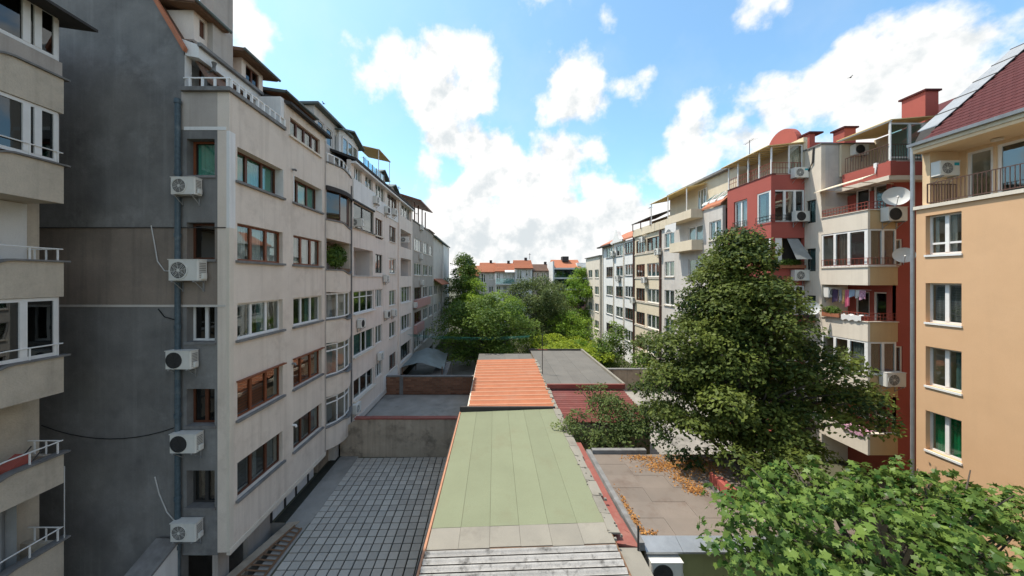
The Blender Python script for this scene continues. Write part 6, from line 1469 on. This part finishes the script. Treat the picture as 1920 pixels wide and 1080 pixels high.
# tarpaulin covered shed beyond the brick wall
tp_ = thing('tarpaulin_shelter', 'low shelter with grey tarpaulin roof in the shade beyond the brick wall', 'shelter', (-7.8, 36, 0))
Ya, Yb = 33.5, 39.5
q = MB(); n = 10; A, B = [], []
rows__ = []
for j in range(5):
    v = j / 4; rows__.append([(-9.3 + 4.3 * i / n * (1 - .10 * v), Ya + (Yb - Ya) * v, 2.05 + .55 * math.sin(math.pi * min(1, i / n * 1.15)) + .05 * math.sin(i * 1.7 + j * 2) + .25 * v) for i in range(n + 1)])
for a, b in zip(rows__, rows__[1:]): q.strip(a, b)
q.build('tarpaulin', 'tarp', tp_, smooth=True)
for x, yv in ((-9.1, Ya + .1), (-5.2, Ya + .1), (-9.1, Yb - .2), (-5.4, Yb - .2)): MB().tube([(x, yv, .4), (x, yv, 2.2)], .05, 6).build('post', 'oldwood', tp_)
MB().hexa([(-6.6,32.2,.4),(-4.8,32.6,.4),(-4.6,36,.4),(-6.0,36,.4),(-6.6,32.2,.9),(-4.8,32.6,1.2),(-4.6,36,2.2),(-6.0,36,1.9)]).build('leaning_sheet', 'trim_grey', tp_)
# clutter of boards and pipes under the pinkish block
k_ = 0
for i in range(3):
    yy = 24.6 + i * 1.6 + RND.uniform(-.1, .1); hh = RND.uniform(.5, .9)
    o = MB().hexa([(-9.56,yy,.9),(-9.50,yy+.01,.9),(-9.50,yy+.16,.9),(-9.56,yy+.15,.9),(-9.76,yy-.15,.9+hh),(-9.71,yy-.14,.9+hh),(-9.71,yy+.01,.9+hh),(-9.76,yy+.0,.9+hh)]).build('board', ['oldwood', 'bone', 'trim_grey'][i % 3])
    tag(o, ['weathered plank', 'pale board', 'grey board'][i % 3] + ' leaning under the overhang of the pinkish block', 'board', 'boards stacked under the overhang')
# ladder frame over the basement pit
ld = thing('timber_ladder', 'brown timber ladder frame lying over the basement pit beside the tiles', 'ladder', (-8.9, 12.5, 0))
fa, fb_, na, nb = Vector((-8.80, 15.0, .03)), Vector((-8.42, 14.84, .03)), Vector((-9.72, 11.2, .03)), Vector((-8.43, 11.2, .03))
MB().bar(fa, na, .075).build('rail', 'oldwood', ld); MB().bar(fb_, nb, .075).build('rail', 'oldwood', ld)
for i in range(16):
    t = (i + .3) / 15.5; MB().bar(fa.lerp(na, t), fb_.lerp(nb, t - .005), .05).build('rung', 'oldwood', ld)
MB().hexa([(-9.25,15.25,-.04),(-8.75,15.3,-.04),(-9.55,11.4,-.04),(-10.1,11.4,-.04),(-9.25,15.25,.0),(-8.75,15.3,.02),(-9.55,11.4,.0),(-10.1,11.4,.0)]).build('side_board', 'oldwall', ld, fix=True)
# white low wall at the foot of the gable
lw = thing('white_low_wall', 'low white rendered wall with mossy coping at the foot of the grey gable', 'wall', (-12.0, 11.5, 0))
xa, xb = XY(252, 11.3), XY(333, 11.9)
MB().hexa([(xa,10.6,-2.6),(xa+.75,10.6,-2.6),(xb,11.9,-2.6),(xb-.75,11.9,-2.6),(xa,10.6,1.0),(xa+.75,10.6,1.0),(xb,11.9,1.7),(xb-.75,11.9,1.7)]).build('wall', 'white_wall', lw)
MB().hexa([(xa-.06,10.55,1.004),(xa+.8,10.55,1.004),(xb+.05,11.95,1.71),(xb-.8,11.95,1.71),(xa-.06,10.55,1.09),(xa+.8,10.55,1.09),(xb+.05,11.95,1.80),(xb-.8,11.95,1.80)]).build('coping', 'trim_grey', lw)
o = MB().box(-11.2, -10.2, 11.0, 12.05, -2.6, -2.5).build('pit_slab', 'concrete'); o['kind'] = 'structure'
# clothes lines strung behind the rear yard
for i, (z, s) in enumerate(((5.0, .25), (4.85, .3), (4.65, .3))):
    o = MB().tube(sag((-9.2, 36 + i * .5, z), (3.7, 36 + i * .5, z - .15), s, 16), .013, 4).build('clothes_line', 'line_green')
    tag(o, 'thin green clothes line strung in front of the dense tree', 'clothes line', 'green lines across the garden')
# birds
for x, yv, z, lab in ((XY(607, 45), 45, ZY(195, 45), 'dark bird in flight over the left roofs'), (XY(1594, 45), 45, ZY(146, 45), 'dark bird in flight before the large right cloud')):
    mb = MB(); mb.tube([(x - .22, yv, z), (x - .05, yv, z + .02), (x + .12, yv, z + .03), (x + .2, yv, z + .02)], [.01, .05, .045, .01], 7)
    b = mb.build('bird', 'cable'); tag(b, lab, 'bird')
    for s in (-1, 1): MB().hexa([(x-.08,yv,z+.03),(x+.08,yv,z+.03),(x+.02,yv+s*.38,z+.16),(x-.06,yv+s*.38,z+.16),(x-.08,yv,z+.045),(x+.08,yv,z+.045),(x+.02,yv+s*.38,z+.17),(x-.06,yv+s*.38,z+.17)]).build('wing', 'cable', b)

# rooftop aerials
for (x, yv, z, hh, lab) in ((-11.2, 29.5, H + 8.4, 2.0, 'rooftop aerial above the glass terrace of the pinkish block'), (-11.0, 33.6, H + 8.2, 2.3, 'rooftop aerial between the dormers of the pinkish block'), (-10.6, 37.6, H + 7.9, 2.2, 'rooftop aerial near the party line with the grey brown block'),
                            (-11.5, 50.0, H + 7.4, 2.2, 'rooftop aerial over the brown roof of the grey brown block'), (18.8, 25.2, H + 8.6, 1.6, 'small aerial at the corner of the red bay terrace'), (20.0, 44.0, H + 7.0, 2.2, 'rooftop aerial on the white block with curved gable')):
    t = thing('rooftop_aerial', lab, 'antenna', (x, yv, z))
    MB().tube([(x, yv, z - .8), (x, yv, z + hh)], .022, 5).build('mast', 'darkmetal', t)
    MB().tube([(x - .1, yv - .55, z + hh - .1), (x + .1, yv + .6, z + hh - .1)], .014, 4).build('boom', 'darkmetal', t)
    for q in range(6):
        s = -.5 + q * .2; MB().tube([(x - .28 + .03 * q, yv + s, z + hh - .1), (x + .28 - .03 * q, yv + s, z + hh - .1)], .008, 4).build('element', 'darkmetal', t)
# ---------------------------------------------------------------- vegetation
def leaf_mesh(name, C, Nn, S, tint, mat, parent=None, aspect=0.55, lobes=False):
    """one small folded blade per leaf; C centres, Nn facing, S lengths, tint 0..1 leaf colour"""
    n = len(C)
    rnd = NPR.normal(size=(n, 3)); a = np.cross(Nn, rnd); a /= np.linalg.norm(a, axis=1)[:, None] + 1e-9
    b = np.cross(Nn, a); L = S[:, None]
    if not lobes:
        P = np.stack([C - a * L * .5, C + b * L * aspect * .5 - Nn * L * .06, C + a * L * .5, C - b * L * aspect * .5 - Nn * L * .06], 1)
        k = 4; loops = np.arange(n * 4); starts = np.arange(0, n * 4, 4); tot = np.full(n, 4)
    else:
        shp = np.array(LOBES); k = len(shp)
        P = C[:, None, :] + a[:, None, :] * (shp[None, :, 0:1] * L[:, None]) + b[:, None, :] * (shp[None, :, 1:2] * L[:, None]) - Nn[:, None, :] * ((shp[None, :, 0:1] ** 2 + shp[None, :, 1:2] ** 2) * .35 * L[:, None])
        loops = np.arange(n * k); starts = np.arange(0, n * k, k); tot = np.full(n, k)
    V = P.reshape(-1, 3).astype(np.float32)
    me = bpy.data.meshes.new(name); me.vertices.add(len(V)); me.vertices.foreach_set('co', V.ravel())
    me.loops.add(len(loops)); me.loops.foreach_set('vertex_index', loops.astype(np.int32))
    me.polygons.add(n); me.polygons.foreach_set('loop_start', starts.astype(np.int32)); me.polygons.foreach_set('loop_total', tot.astype(np.int32))
    me.update(calc_edges=True)
    at = me.attributes.new('tint', 'FLOAT', 'POINT'); at.data.foreach_set('value', np.repeat(tint, k).astype(np.float32))
    me.materials.append(M[mat])
    o = bpy.data.objects.new(name, me); COL.objects.link(o)
    if parent is not None:
        o.parent = parent
        if parent.name in PWM: o.matrix_parent_inverse = PWM[parent.name].inverted()
    return o
LOBES = [(-.5, 0), (-.30, .16), (-.28, .42), (-.08, .24), (.10, .50), (.14, .20), (.55, .02), (.16, -.18), (.12, -.48), (-.06, -.24), (-.26, -.42), (-.30, -.15)]
def clump_leaves(centres, radii, per, size, flat=.8, upbias=.5, tclump=.25):
    C, Nn, S, T = [], [], [], []
    for (c, r) in zip(centres, radii):
        m = max(4, int(per * r * r))
        d = NPR.normal(size=(m, 3)); d /= np.linalg.norm(d, axis=1)[:, None]
        d[:, 2] = np.where(d[:, 2] < -.35, -d[:, 2], d[:, 2])
        rad = r * NPR.uniform(.45, 1.08, size=(m, 1)) ** .6 * (1 + .22 * np.sin(d[:, :1] * 7 + c[0]) * np.cos(d[:, 1:2] * 6 + c[1]))
        p = np.array(c) + d * rad * np.array([1, 1, flat])
        nn = d * .6 + np.array([-.15, .0, upbias]) + NPR.normal(size=(m, 3)) * .45
        nn /= np.linalg.norm(nn, axis=1)[:, None]
        C.append(p); Nn.append(nn); S.append(size * NPR.uniform(.6, 1.35, m)); T.append(np.clip(NPR.normal(.45, .17, m) + NPR.normal(0, tclump), 0, 1))
    return np.concatenate(C), np.concatenate(Nn), np.concatenate(S), np.concatenate(T)
def limb_mb(mb, a, b, r0, r1, bend=.12, n=5):
    a, b = Vector(a), Vector(b); off = Vector((RND.uniform(-1, 1), RND.uniform(-1, 1), RND.uniform(.2, 1))) * (b - a).length * bend
    pts = [a.lerp(b, i / n) + off * math.sin(math.pi * i / n) for i in range(n + 1)]
    mb.tube(pts, [r0 + (r1 - r0) * i / n for i in range(n + 1)], 7)
def tree(name, label, base, height, env, nclump, rclump, per, leaf, mat, trunk_r=.2, z0=.2, cat='tree', limbs=26, flat=.8, shell=.55, group=None, lean=(0, 0)):
    """env(t) gives crown radius (rx, ry) at relative height t of the crown; clumps crowd towards the outside"""
    r = thing(name, label, cat, base, (0, 0, 0), group)
    bx, by, bz = base; zc0 = bz + height * z0; hc = height * (1 - z0)
    cs, rs = [], []
    tries = 0
    while len(cs) < nclump and tries < nclump * 20:
        tries += 1
        t = RND.random() ** .85; ex, ey = env(t)
        if RND.random() > (ex / max(.1, max(env(q / 10)[0] for q in range(11)))) ** 1.0 + .08: continue
        th = RND.uniform(0, 2 * math.pi); q = RND.uniform(shell, 1.0) if RND.random() < .8 else RND.uniform(.1, shell)
        wob = 1 + .18 * math.sin(3 * th + 9 * t) + .13 * math.sin(7 * th - 5 * t + 4 * math.sin(11 * t))
        cs.append((bx + lean[0] * t + ex * q * wob * math.cos(th), by + lean[1] * t + ey * q * wob * math.sin(th), zc0 + hc * t * .97)); rs.append(rclump * RND.uniform(.42, 1.35))
    C, Nn, S, T = clump_leaves(cs, rs, per, leaf, flat)
    cr_ = leaf_mesh('crown', C, Nn, S, T, mat, r)
    mb = MB(); top = (bx + lean[0], by + lean[1], zc0 + hc * .85)
    pts = [Vector((bx, by, bz - .1)).lerp(Vector(top), i / 7) + Vector((RND.uniform(-1, 1), RND.uniform(-1, 1), 0)) * .02 * height * (1 if 0 < i < 7 else 0) for i in range(8)]
    mb.tube(pts, [trunk_r * (1 - .85 * i / 7) for i in range(8)], 9); tr_ = mb.build('trunk', 'bark', r, smooth=True)
    mb = MB(); idx = list(range(len(cs))); RND.shuffle(idx)
    for i in idx[:limbs]:
        c = Vector(cs[i]); t = max(.12, min(.95, (c.z - bz) / height * .72)); s = Vector((bx, by, bz)).lerp(Vector(top), t); limb_mb(mb, s, c, trunk_r * .42 * (1.1 - t), .02)
    if mb.v: mb.build('limbs', 'bark', r, smooth=True)
    return r, cs
def cone_env(R, p=0.9, belly=.18):
    def e(t):
        v = R * ((1 - t) ** p) * (0.62 + .38 * sstep(t / belly)) + .25; return (v, v * .9)
    return e
def ball_env(R, Ry=None, sq=.5):
    def e(t):
        v = max(.05, 1 - abs(2 * t - .9) ** 2.2) ** sq if abs(2 * t - .9) < 1 else .25; return (R * v, (Ry or R) * v)
    return e
# the big tree before the red block
tree('walnut_tree', 'big dark green pyramid shaped tree in front of the red block', (11.7, 16.3, 0), 13.1, lambda t: (5.8 * (1 - t) ** .82 * (.74 + .26 * sstep(t / .25)) + .2, 4.6 * (1 - t) ** .82 * (.74 + .26 * sstep(t / .25)) + .2),
     400, .85, 360, .18, 'leaf_walnut', .32, .22, limbs=60, flat=.62, shell=.5)
# garden trees
tree('garden_tree', 'broad dense tree with dark glossy leaves behind the green clothes lines', (-1.0, 40, 0), 8.6, ball_env(5.8, 4.0), 150, 1.15, 120, .27, 'leaf_mid', .25, .12, limbs=25)
tree('garden_tree', 'large round olive green tree in the middle of the garden', (6.6, 52, 0), 11.4, ball_env(5.3, 5.0), 170, 1.2, 120, .26, 'leaf_olive', .3, .12, limbs=25)
tree('garden_tree', 'tall tree rising beside the white end of the left row', (-5.8, 62, 0), 15.0, ball_env(3.6, 4.0), 130, 1.3, 95, .32, 'leaf_mid', .3, .15, limbs=20)
tree('garden_tree', 'bright green tree before the grey far house', (-3.0, 58, 0), 11.0, ball_env(3.2, 3.2), 80, 1.2, 90, .32, 'leaf_bright', .22, .15, limbs=16)
tree('garden_tree', 'light green low tree between the round tree and the olive tree', (1.0, 47, 0), 8.7, ball_env(4.2, 3.2), 90, 1.1, 95, .28, 'leaf_bright', .2, .1, limbs=16)
tree('garden_tree', 'small spreading light green tree behind the yellow green creeper', (10.6, 47.5, 0), 6.2, ball_env(3.1, 3.0), 80, .85, 130, .22, 'leaf_bright', .15, .25, limbs=20)
tree('garden_tree', 'tall slender bright green tree against the modern block', (16.0, 64, 0), 12.5, ball_env(2.9, 3.5), 110, 1.1, 100, .3, 'leaf_bright', .25, .1, limbs=16)
tree('garden_tree', 'feathery young tree by the foot of the white block', (13.8, 40, 0), 5.6, ball_env(2.2, 2.0), 46, .7, 130, .26, 'leaf_mid', .10, .35, limbs=24)
tree('garden_tree', 'dark tree in shade at the far end of the garden', (11.5, 68, 0), 9.5, ball_env(4.6, 4.0), 100, 1.3, 80, .32, 'leaf_olive', .25, .1, limbs=10)
tree('garden_shrub', 'dense shrub growing over the edge of the red corrugated roof', (6.0, 17.6, 0), 4.5, ball_env(2.6, 1.4), 95, .55, 300, .14, 'leaf_olive', .08, .45, 'shrub', 22)
tree('garden_shrub', 'small grey green shrub standing before the red corrugated roof', (5.9, 19.0, 0), 5.0, ball_env(1.3, 1.0), 36, .42, 300, .13, 'leaf_olive', .06, .62, 'shrub', 16)
for (x, yv, h_, rr, mt, lab) in ((12.6, 38.5, 3.2, 1.8, 'leaf_mid', 'dark low shrub beside the garden wall'), (10.6, 41, 3.0, 2.0, 'leaf_bright', 'light green shrub next to the yellow creeper'), (-5.0, 46, 5.5, 3.2, 'leaf_mid', 'shrub under the tall tree by the left row'), (16.2, 37, 2.6, 1.0, 'leaf_mid', 'shrub at the foot of the cream block')):
    tree('garden_shrub', lab, (x, yv, 0), h_, ball_env(rr, rr), 40, .7, 120, .24, mt, .06, .15, 'shrub', 10)
# yellow-green creeper covering the garden beyond the grey roof
n = 9000
u = NPR.uniform(0, 1, n); v = NPR.uniform(0, 1, n)
Cx = 4.2 + 8.6 * u; Cy = 36.3 + 9 * v; Cz = 3.2 + .45 * np.sin(Cx * 1.9) * np.cos(Cy * 1.3) + .25 * np.sin(Cx * 5 + Cy * 3) - .22 * (Cx - 4.2) * .6 + NPR.uniform(-.25, .2, n) + .05 * (Cy - 36)
Cc = np.stack([Cx, Cy, Cz], 1); nn = np.array([-.1, -.2, 1.0]) + NPR.normal(size=(n, 3)) * .45; nn /= np.linalg.norm(nn, axis=1)[:, None]
o = leaf_mesh('creeper', Cc, nn, NPR.uniform(.16, .34, n), np.clip(NPR.normal(.5, .25, n), 0, 1), 'leaf_yellow'); tag(o, 'yellow green creeper spread behind the grey felt roof', 'creeper', None, 'stuff')
tr_ = MB(); 
for i in range(12): tr_.box(4.2 + i * .75, 4.28 + i * .75, 36.2, 45, 0, 1.0)
t_ = thing('trellis', 'low trellis hidden under the yellow green creeper', 'trellis', (8, 40, 0)); MB().box(4.0, 12.9, 36.1, 45.2, -.05, .9).build('bed', 'earth', t_)
# meadow grass tufts in the garden
n = 16000
Cx = NPR.uniform(-9, 17, n); Cy = NPR.uniform(36, 72, n); Cc = np.stack([Cx, Cy, NPR.uniform(.0, .25, n)], 1); nn = NPR.normal(size=(n, 3)); nn[:, 2] = abs(nn[:, 2]) * .6; nn /= np.linalg.norm(nn, axis=1)[:, None]
o = leaf_mesh('grass', Cc, nn, NPR.uniform(.2, .5, n), np.clip(NPR.normal(.4, .2, n), 0, 1), 'leaf_mid', None, .3); tag(o, 'rough grass under the garden trees', 'grass', None, 'stuff')
# palm in the open bay loggia and flowers in boxes
def bushlet(parent, name, c, rx, ry, rz, n, size, mat):
    d = NPR.normal(size=(n, 3)); d /= np.linalg.norm(d, axis=1)[:, None]; p = np.array(c) + d * NPR.uniform(.3, 1, (n, 1)) * np.array([rx, ry, rz])
    nn = d * .7 + np.array([0, 0, .4]) + NPR.normal(size=(n, 3)) * .3; nn /= np.linalg.norm(nn, axis=1)[:, None]
    return leaf_mesh(name, p, nn, size * NPR.uniform(.6, 1.3, n), np.clip(NPR.normal(.4, .25, n), 0, 1), mat, parent, .35)
bushlet(pb, 'palm_leaves', (XL - .15, 20.5, H + 1.35), .45, 1.15, .75, 1500, .26, 'leaf_mid')
fb1 = thing('flower_box', 'row of leafy flower boxes on the open storey of the red bay', 'planter', (XR2 + 1, YR2 - .1, H + .62))
MB().box(XR2 + .1, XO - .1, YR2 - .22, YR2 - .02, H + .64, H + .84).build('box', 'terracotta', fb1); bushlet(fb1, 'plants', (XR2 + 1.0, YR2 - .12, H + .98), 1.0, .2, .28, 900, .13, 'leaf_mid')
fb2 = thing('flower_box', 'flower box with green plants at the end of the laundry balcony', 'planter', (XO - .1, YK - .9, rows_t[2]))
MB().box(XO - .16, XO + .0, YK - 1.2, YK - .2, rows_t[2] + .1, rows_t[2] + .3).build('box', 'terracotta', fb2); bushlet(fb2, 'plants', (XO - .05, YK - .7, rows_t[2] + .48), .18, .55, .28, 600, .13, 'leaf_mid')
fb3 = thing('flower_box', 'flower box with purple blooms on the sill beside the standing satellite dish', 'planter', (XO - .1, YK + .5, rows_t[2]))
MB().box(XO - .2, XO - .003, YK + .3, YR2 - .1, rows_t[2] - .35, rows_t[2] - .17).build('box', 'terracotta', fb3); bushlet(fb3, 'plants', (XO - .12, YK + .65, rows_t[2] - .05), .15, .4, .18, 400, .10, 'leaf_mid'); bushlet(fb3, 'blooms', (XO - .15, YK + .65, rows_t[2]), .15, .4, .18, 160, .08, 'plum')
# fig tree: the 300 leaves that show largest are objects, the rest one mass
fg_ = thing('fig_tree', 'large leaved bright green fig tree beside the brown flat roof', 'tree', (10.2, 8.6, 0))
lob = [(10.0, 8.7, 3.9, 4.4, 2.2, 1.45), (7.3, 8.9, 4.0, 2.0, 1.5, 1.3), (12.4, 9.4, 4.35, 2.2, 1.6, 1.15), (9.4, 10.2, 4.5, 2.6, 1.2, .95), (6.6, 7.6, 2.9, 2.1, .9, .9), (14.3, 9.8, 4.2, 1.6, 1.2, 1.0), (9.0, 7.2, 3.0, 3.2, 1.0, .9), (12.5, 7.6, 3.2, 3.0, 1.2, 1.1)]
CC, NN, SS = [], [], []
for (cx, cy2, cz, rx, ry, rz) in lob:
    for q in range(int(20 * rx * ry)):          # rosettes of leaves round each twig tip
        d = NPR.normal(size=3); d /= np.linalg.norm(d)
        if d[2] < -.25: d[2] = -d[2]
        wob = 1 + .16 * math.sin(d[0] * 9 + cx) * math.cos(d[1] * 8) + .1 * math.sin(d[2] * 11 + d[0] * 6)
        tip = np.array([cx, cy2, cz]) + d * NPR.uniform(.5, 1.06) * wob * np.array([rx, ry, rz])
        ax = d * .7 + np.array([0, 0, .7]); ax /= np.linalg.norm(ax)
        m = int(NPR.integers(9, 16)); s0 = NPR.uniform(.16, .27)
        rd = NPR.normal(size=(m, 3)); rd -= (rd @ ax)[:, None] * ax; rd /= np.linalg.norm(rd, axis=1)[:, None]
        rr_ = NPR.uniform(.25, 1.0, (m, 1))
        p_ = tip + rd * rr_ * s0 * 1.5 + ax * (.10 - .26 * rr_) + NPR.normal(size=(m, 3)) * .03
        nn = ax * .75 + rd * .8 * rr_ + NPR.normal(size=(m, 3)) * .36; nn /= np.linalg.norm(nn, axis=1)[:, None]
        CC.append(p_); NN.append(nn); SS.append(s0 * NPR.uniform(.7, 1.25, m))
CC, NN, SS = np.concatenate(CC), np.concatenate(NN), np.concatenate(SS)
pxs = CX + F * CC[:, 0] / CC[:, 1]; pys = CY - F * (CC[:, 2] - H) / CC[:, 1]
vis = (pxs > 1290) & (pxs < 1915) & (pys > 870) & (pys < 1078)
score = np.where(vis, SS / CC[:, 1] * (.5 + np.abs(np.sum(NN * (np.array([0, 0, H]) - CC), axis=1)) / CC[:, 1]) + .03 * (CC[:, 2] - 3), -9)
order = np.argsort(-score); big, small = order[:300], order[300:]
leaf_mesh('leaf_mass', CC[small], NN[small], SS[small], np.clip(NPR.normal(.42, .28, len(small)), 0, 1), 'leaf_fig', fg_, lobes=True)['kind'] = 'stuff'
lm_ = []
for q in range(4):
    mb = MB(); mb.v = [(a, b * RND.uniform(.9, 1.1), -(a * a + b * b) * .35) for a, b in LOBES]; mb.f = [tuple(range(len(LOBES)))]
    me = mb.mesh('fig_leaf'); at = me.attributes.new('tint', 'FLOAT', 'POINT'); at.data.foreach_set('value', np.full(len(LOBES), .2 + .22 * q, dtype=np.float32)); me.materials.append(M['leaf_fig']); lm_.append(me)
for k, i in enumerate(big):
    o = bpy.data.objects.new('leaf', lm_[k % 4]); COL.objects.link(o); o.parent = fg_; o.matrix_parent_inverse = PWM[fg_.name].inverted()
    o.location = tuple(float(c) for c in CC[i]); o.scale = (float(SS[i]),) * 3
    qn = Vector([float(c) for c in NN[i]]).to_track_quat('Z', 'Y'); o.rotation_mode = 'QUATERNION'; o.rotation_quaternion = qn @ Matrix.Rotation(RND.uniform(0, 6.28), 4, 'Z').to_quaternion()
mb = MB(); mb.tube([(10.2, 8.6, -.1), (10.1, 8.65, 1.0), (10.0, 8.7, 2.2)], [.22, .17, .14], 9); mb.build('trunk', 'bark', fg_, smooth=True)
mb = MB()
for k in range(60):
    L_ = lob[k % len(lob)]; e = (L_[0] + RND.uniform(-.8, .8) * L_[3], L_[1] + RND.uniform(-.7, .7) * L_[4], L_[2] + RND.uniform(.0, .8) * L_[5]); limb_mb(mb, (10.0 + RND.uniform(-.2, .2), 8.7, 1.4 + RND.uniform(0, .8)), e, .06, .014, .08, 6)
mb.build('limbs', 'bark', fg_, smooth=True)
# fallen leaves drifted on the brown roof
n = 3600
cl = [(6.6, 15.2, .8, .25), (7.1, 14.5, .9, .45), (7.5, 13.6, .5, .5), (8.6, 14.6, 1.2, .8), (4.62, 11.4, .12, 1.2), (4.85, 10.5, .35, .25), (7.6, 12.9, .35, .3)]
P_ = []
for i in range(n):
    c = cl[[0, 1, 1, 2, 3, 3, 3, 3, 4, 5, 6, 3][i % 12]]; x, yv = RND.gauss(c[0], c[2] * .55), RND.gauss(c[1], c[3] * .55)
    if ax0 + .3 < x < ax1 - .1 and ay0 + .5 < yv < ay1 - .25: P_.append((x, yv, az + .012 + RND.uniform(0, .03)))
P_ = np.array(P_); nn = np.array([0, 0, 1.0]) + NPR.normal(size=(len(P_), 3)) * .35; nn /= np.linalg.norm(nn, axis=1)[:, None]
o = leaf_mesh('fallen_leaves', P_, nn, NPR.uniform(.05, .11, len(P_)), np.clip(NPR.normal(.5, .28, len(P_)), 0, 1), 'leaf_dead'); tag(o, 'drift of dry orange leaves on the brown flat roof', 'leaves', None, 'stuff')
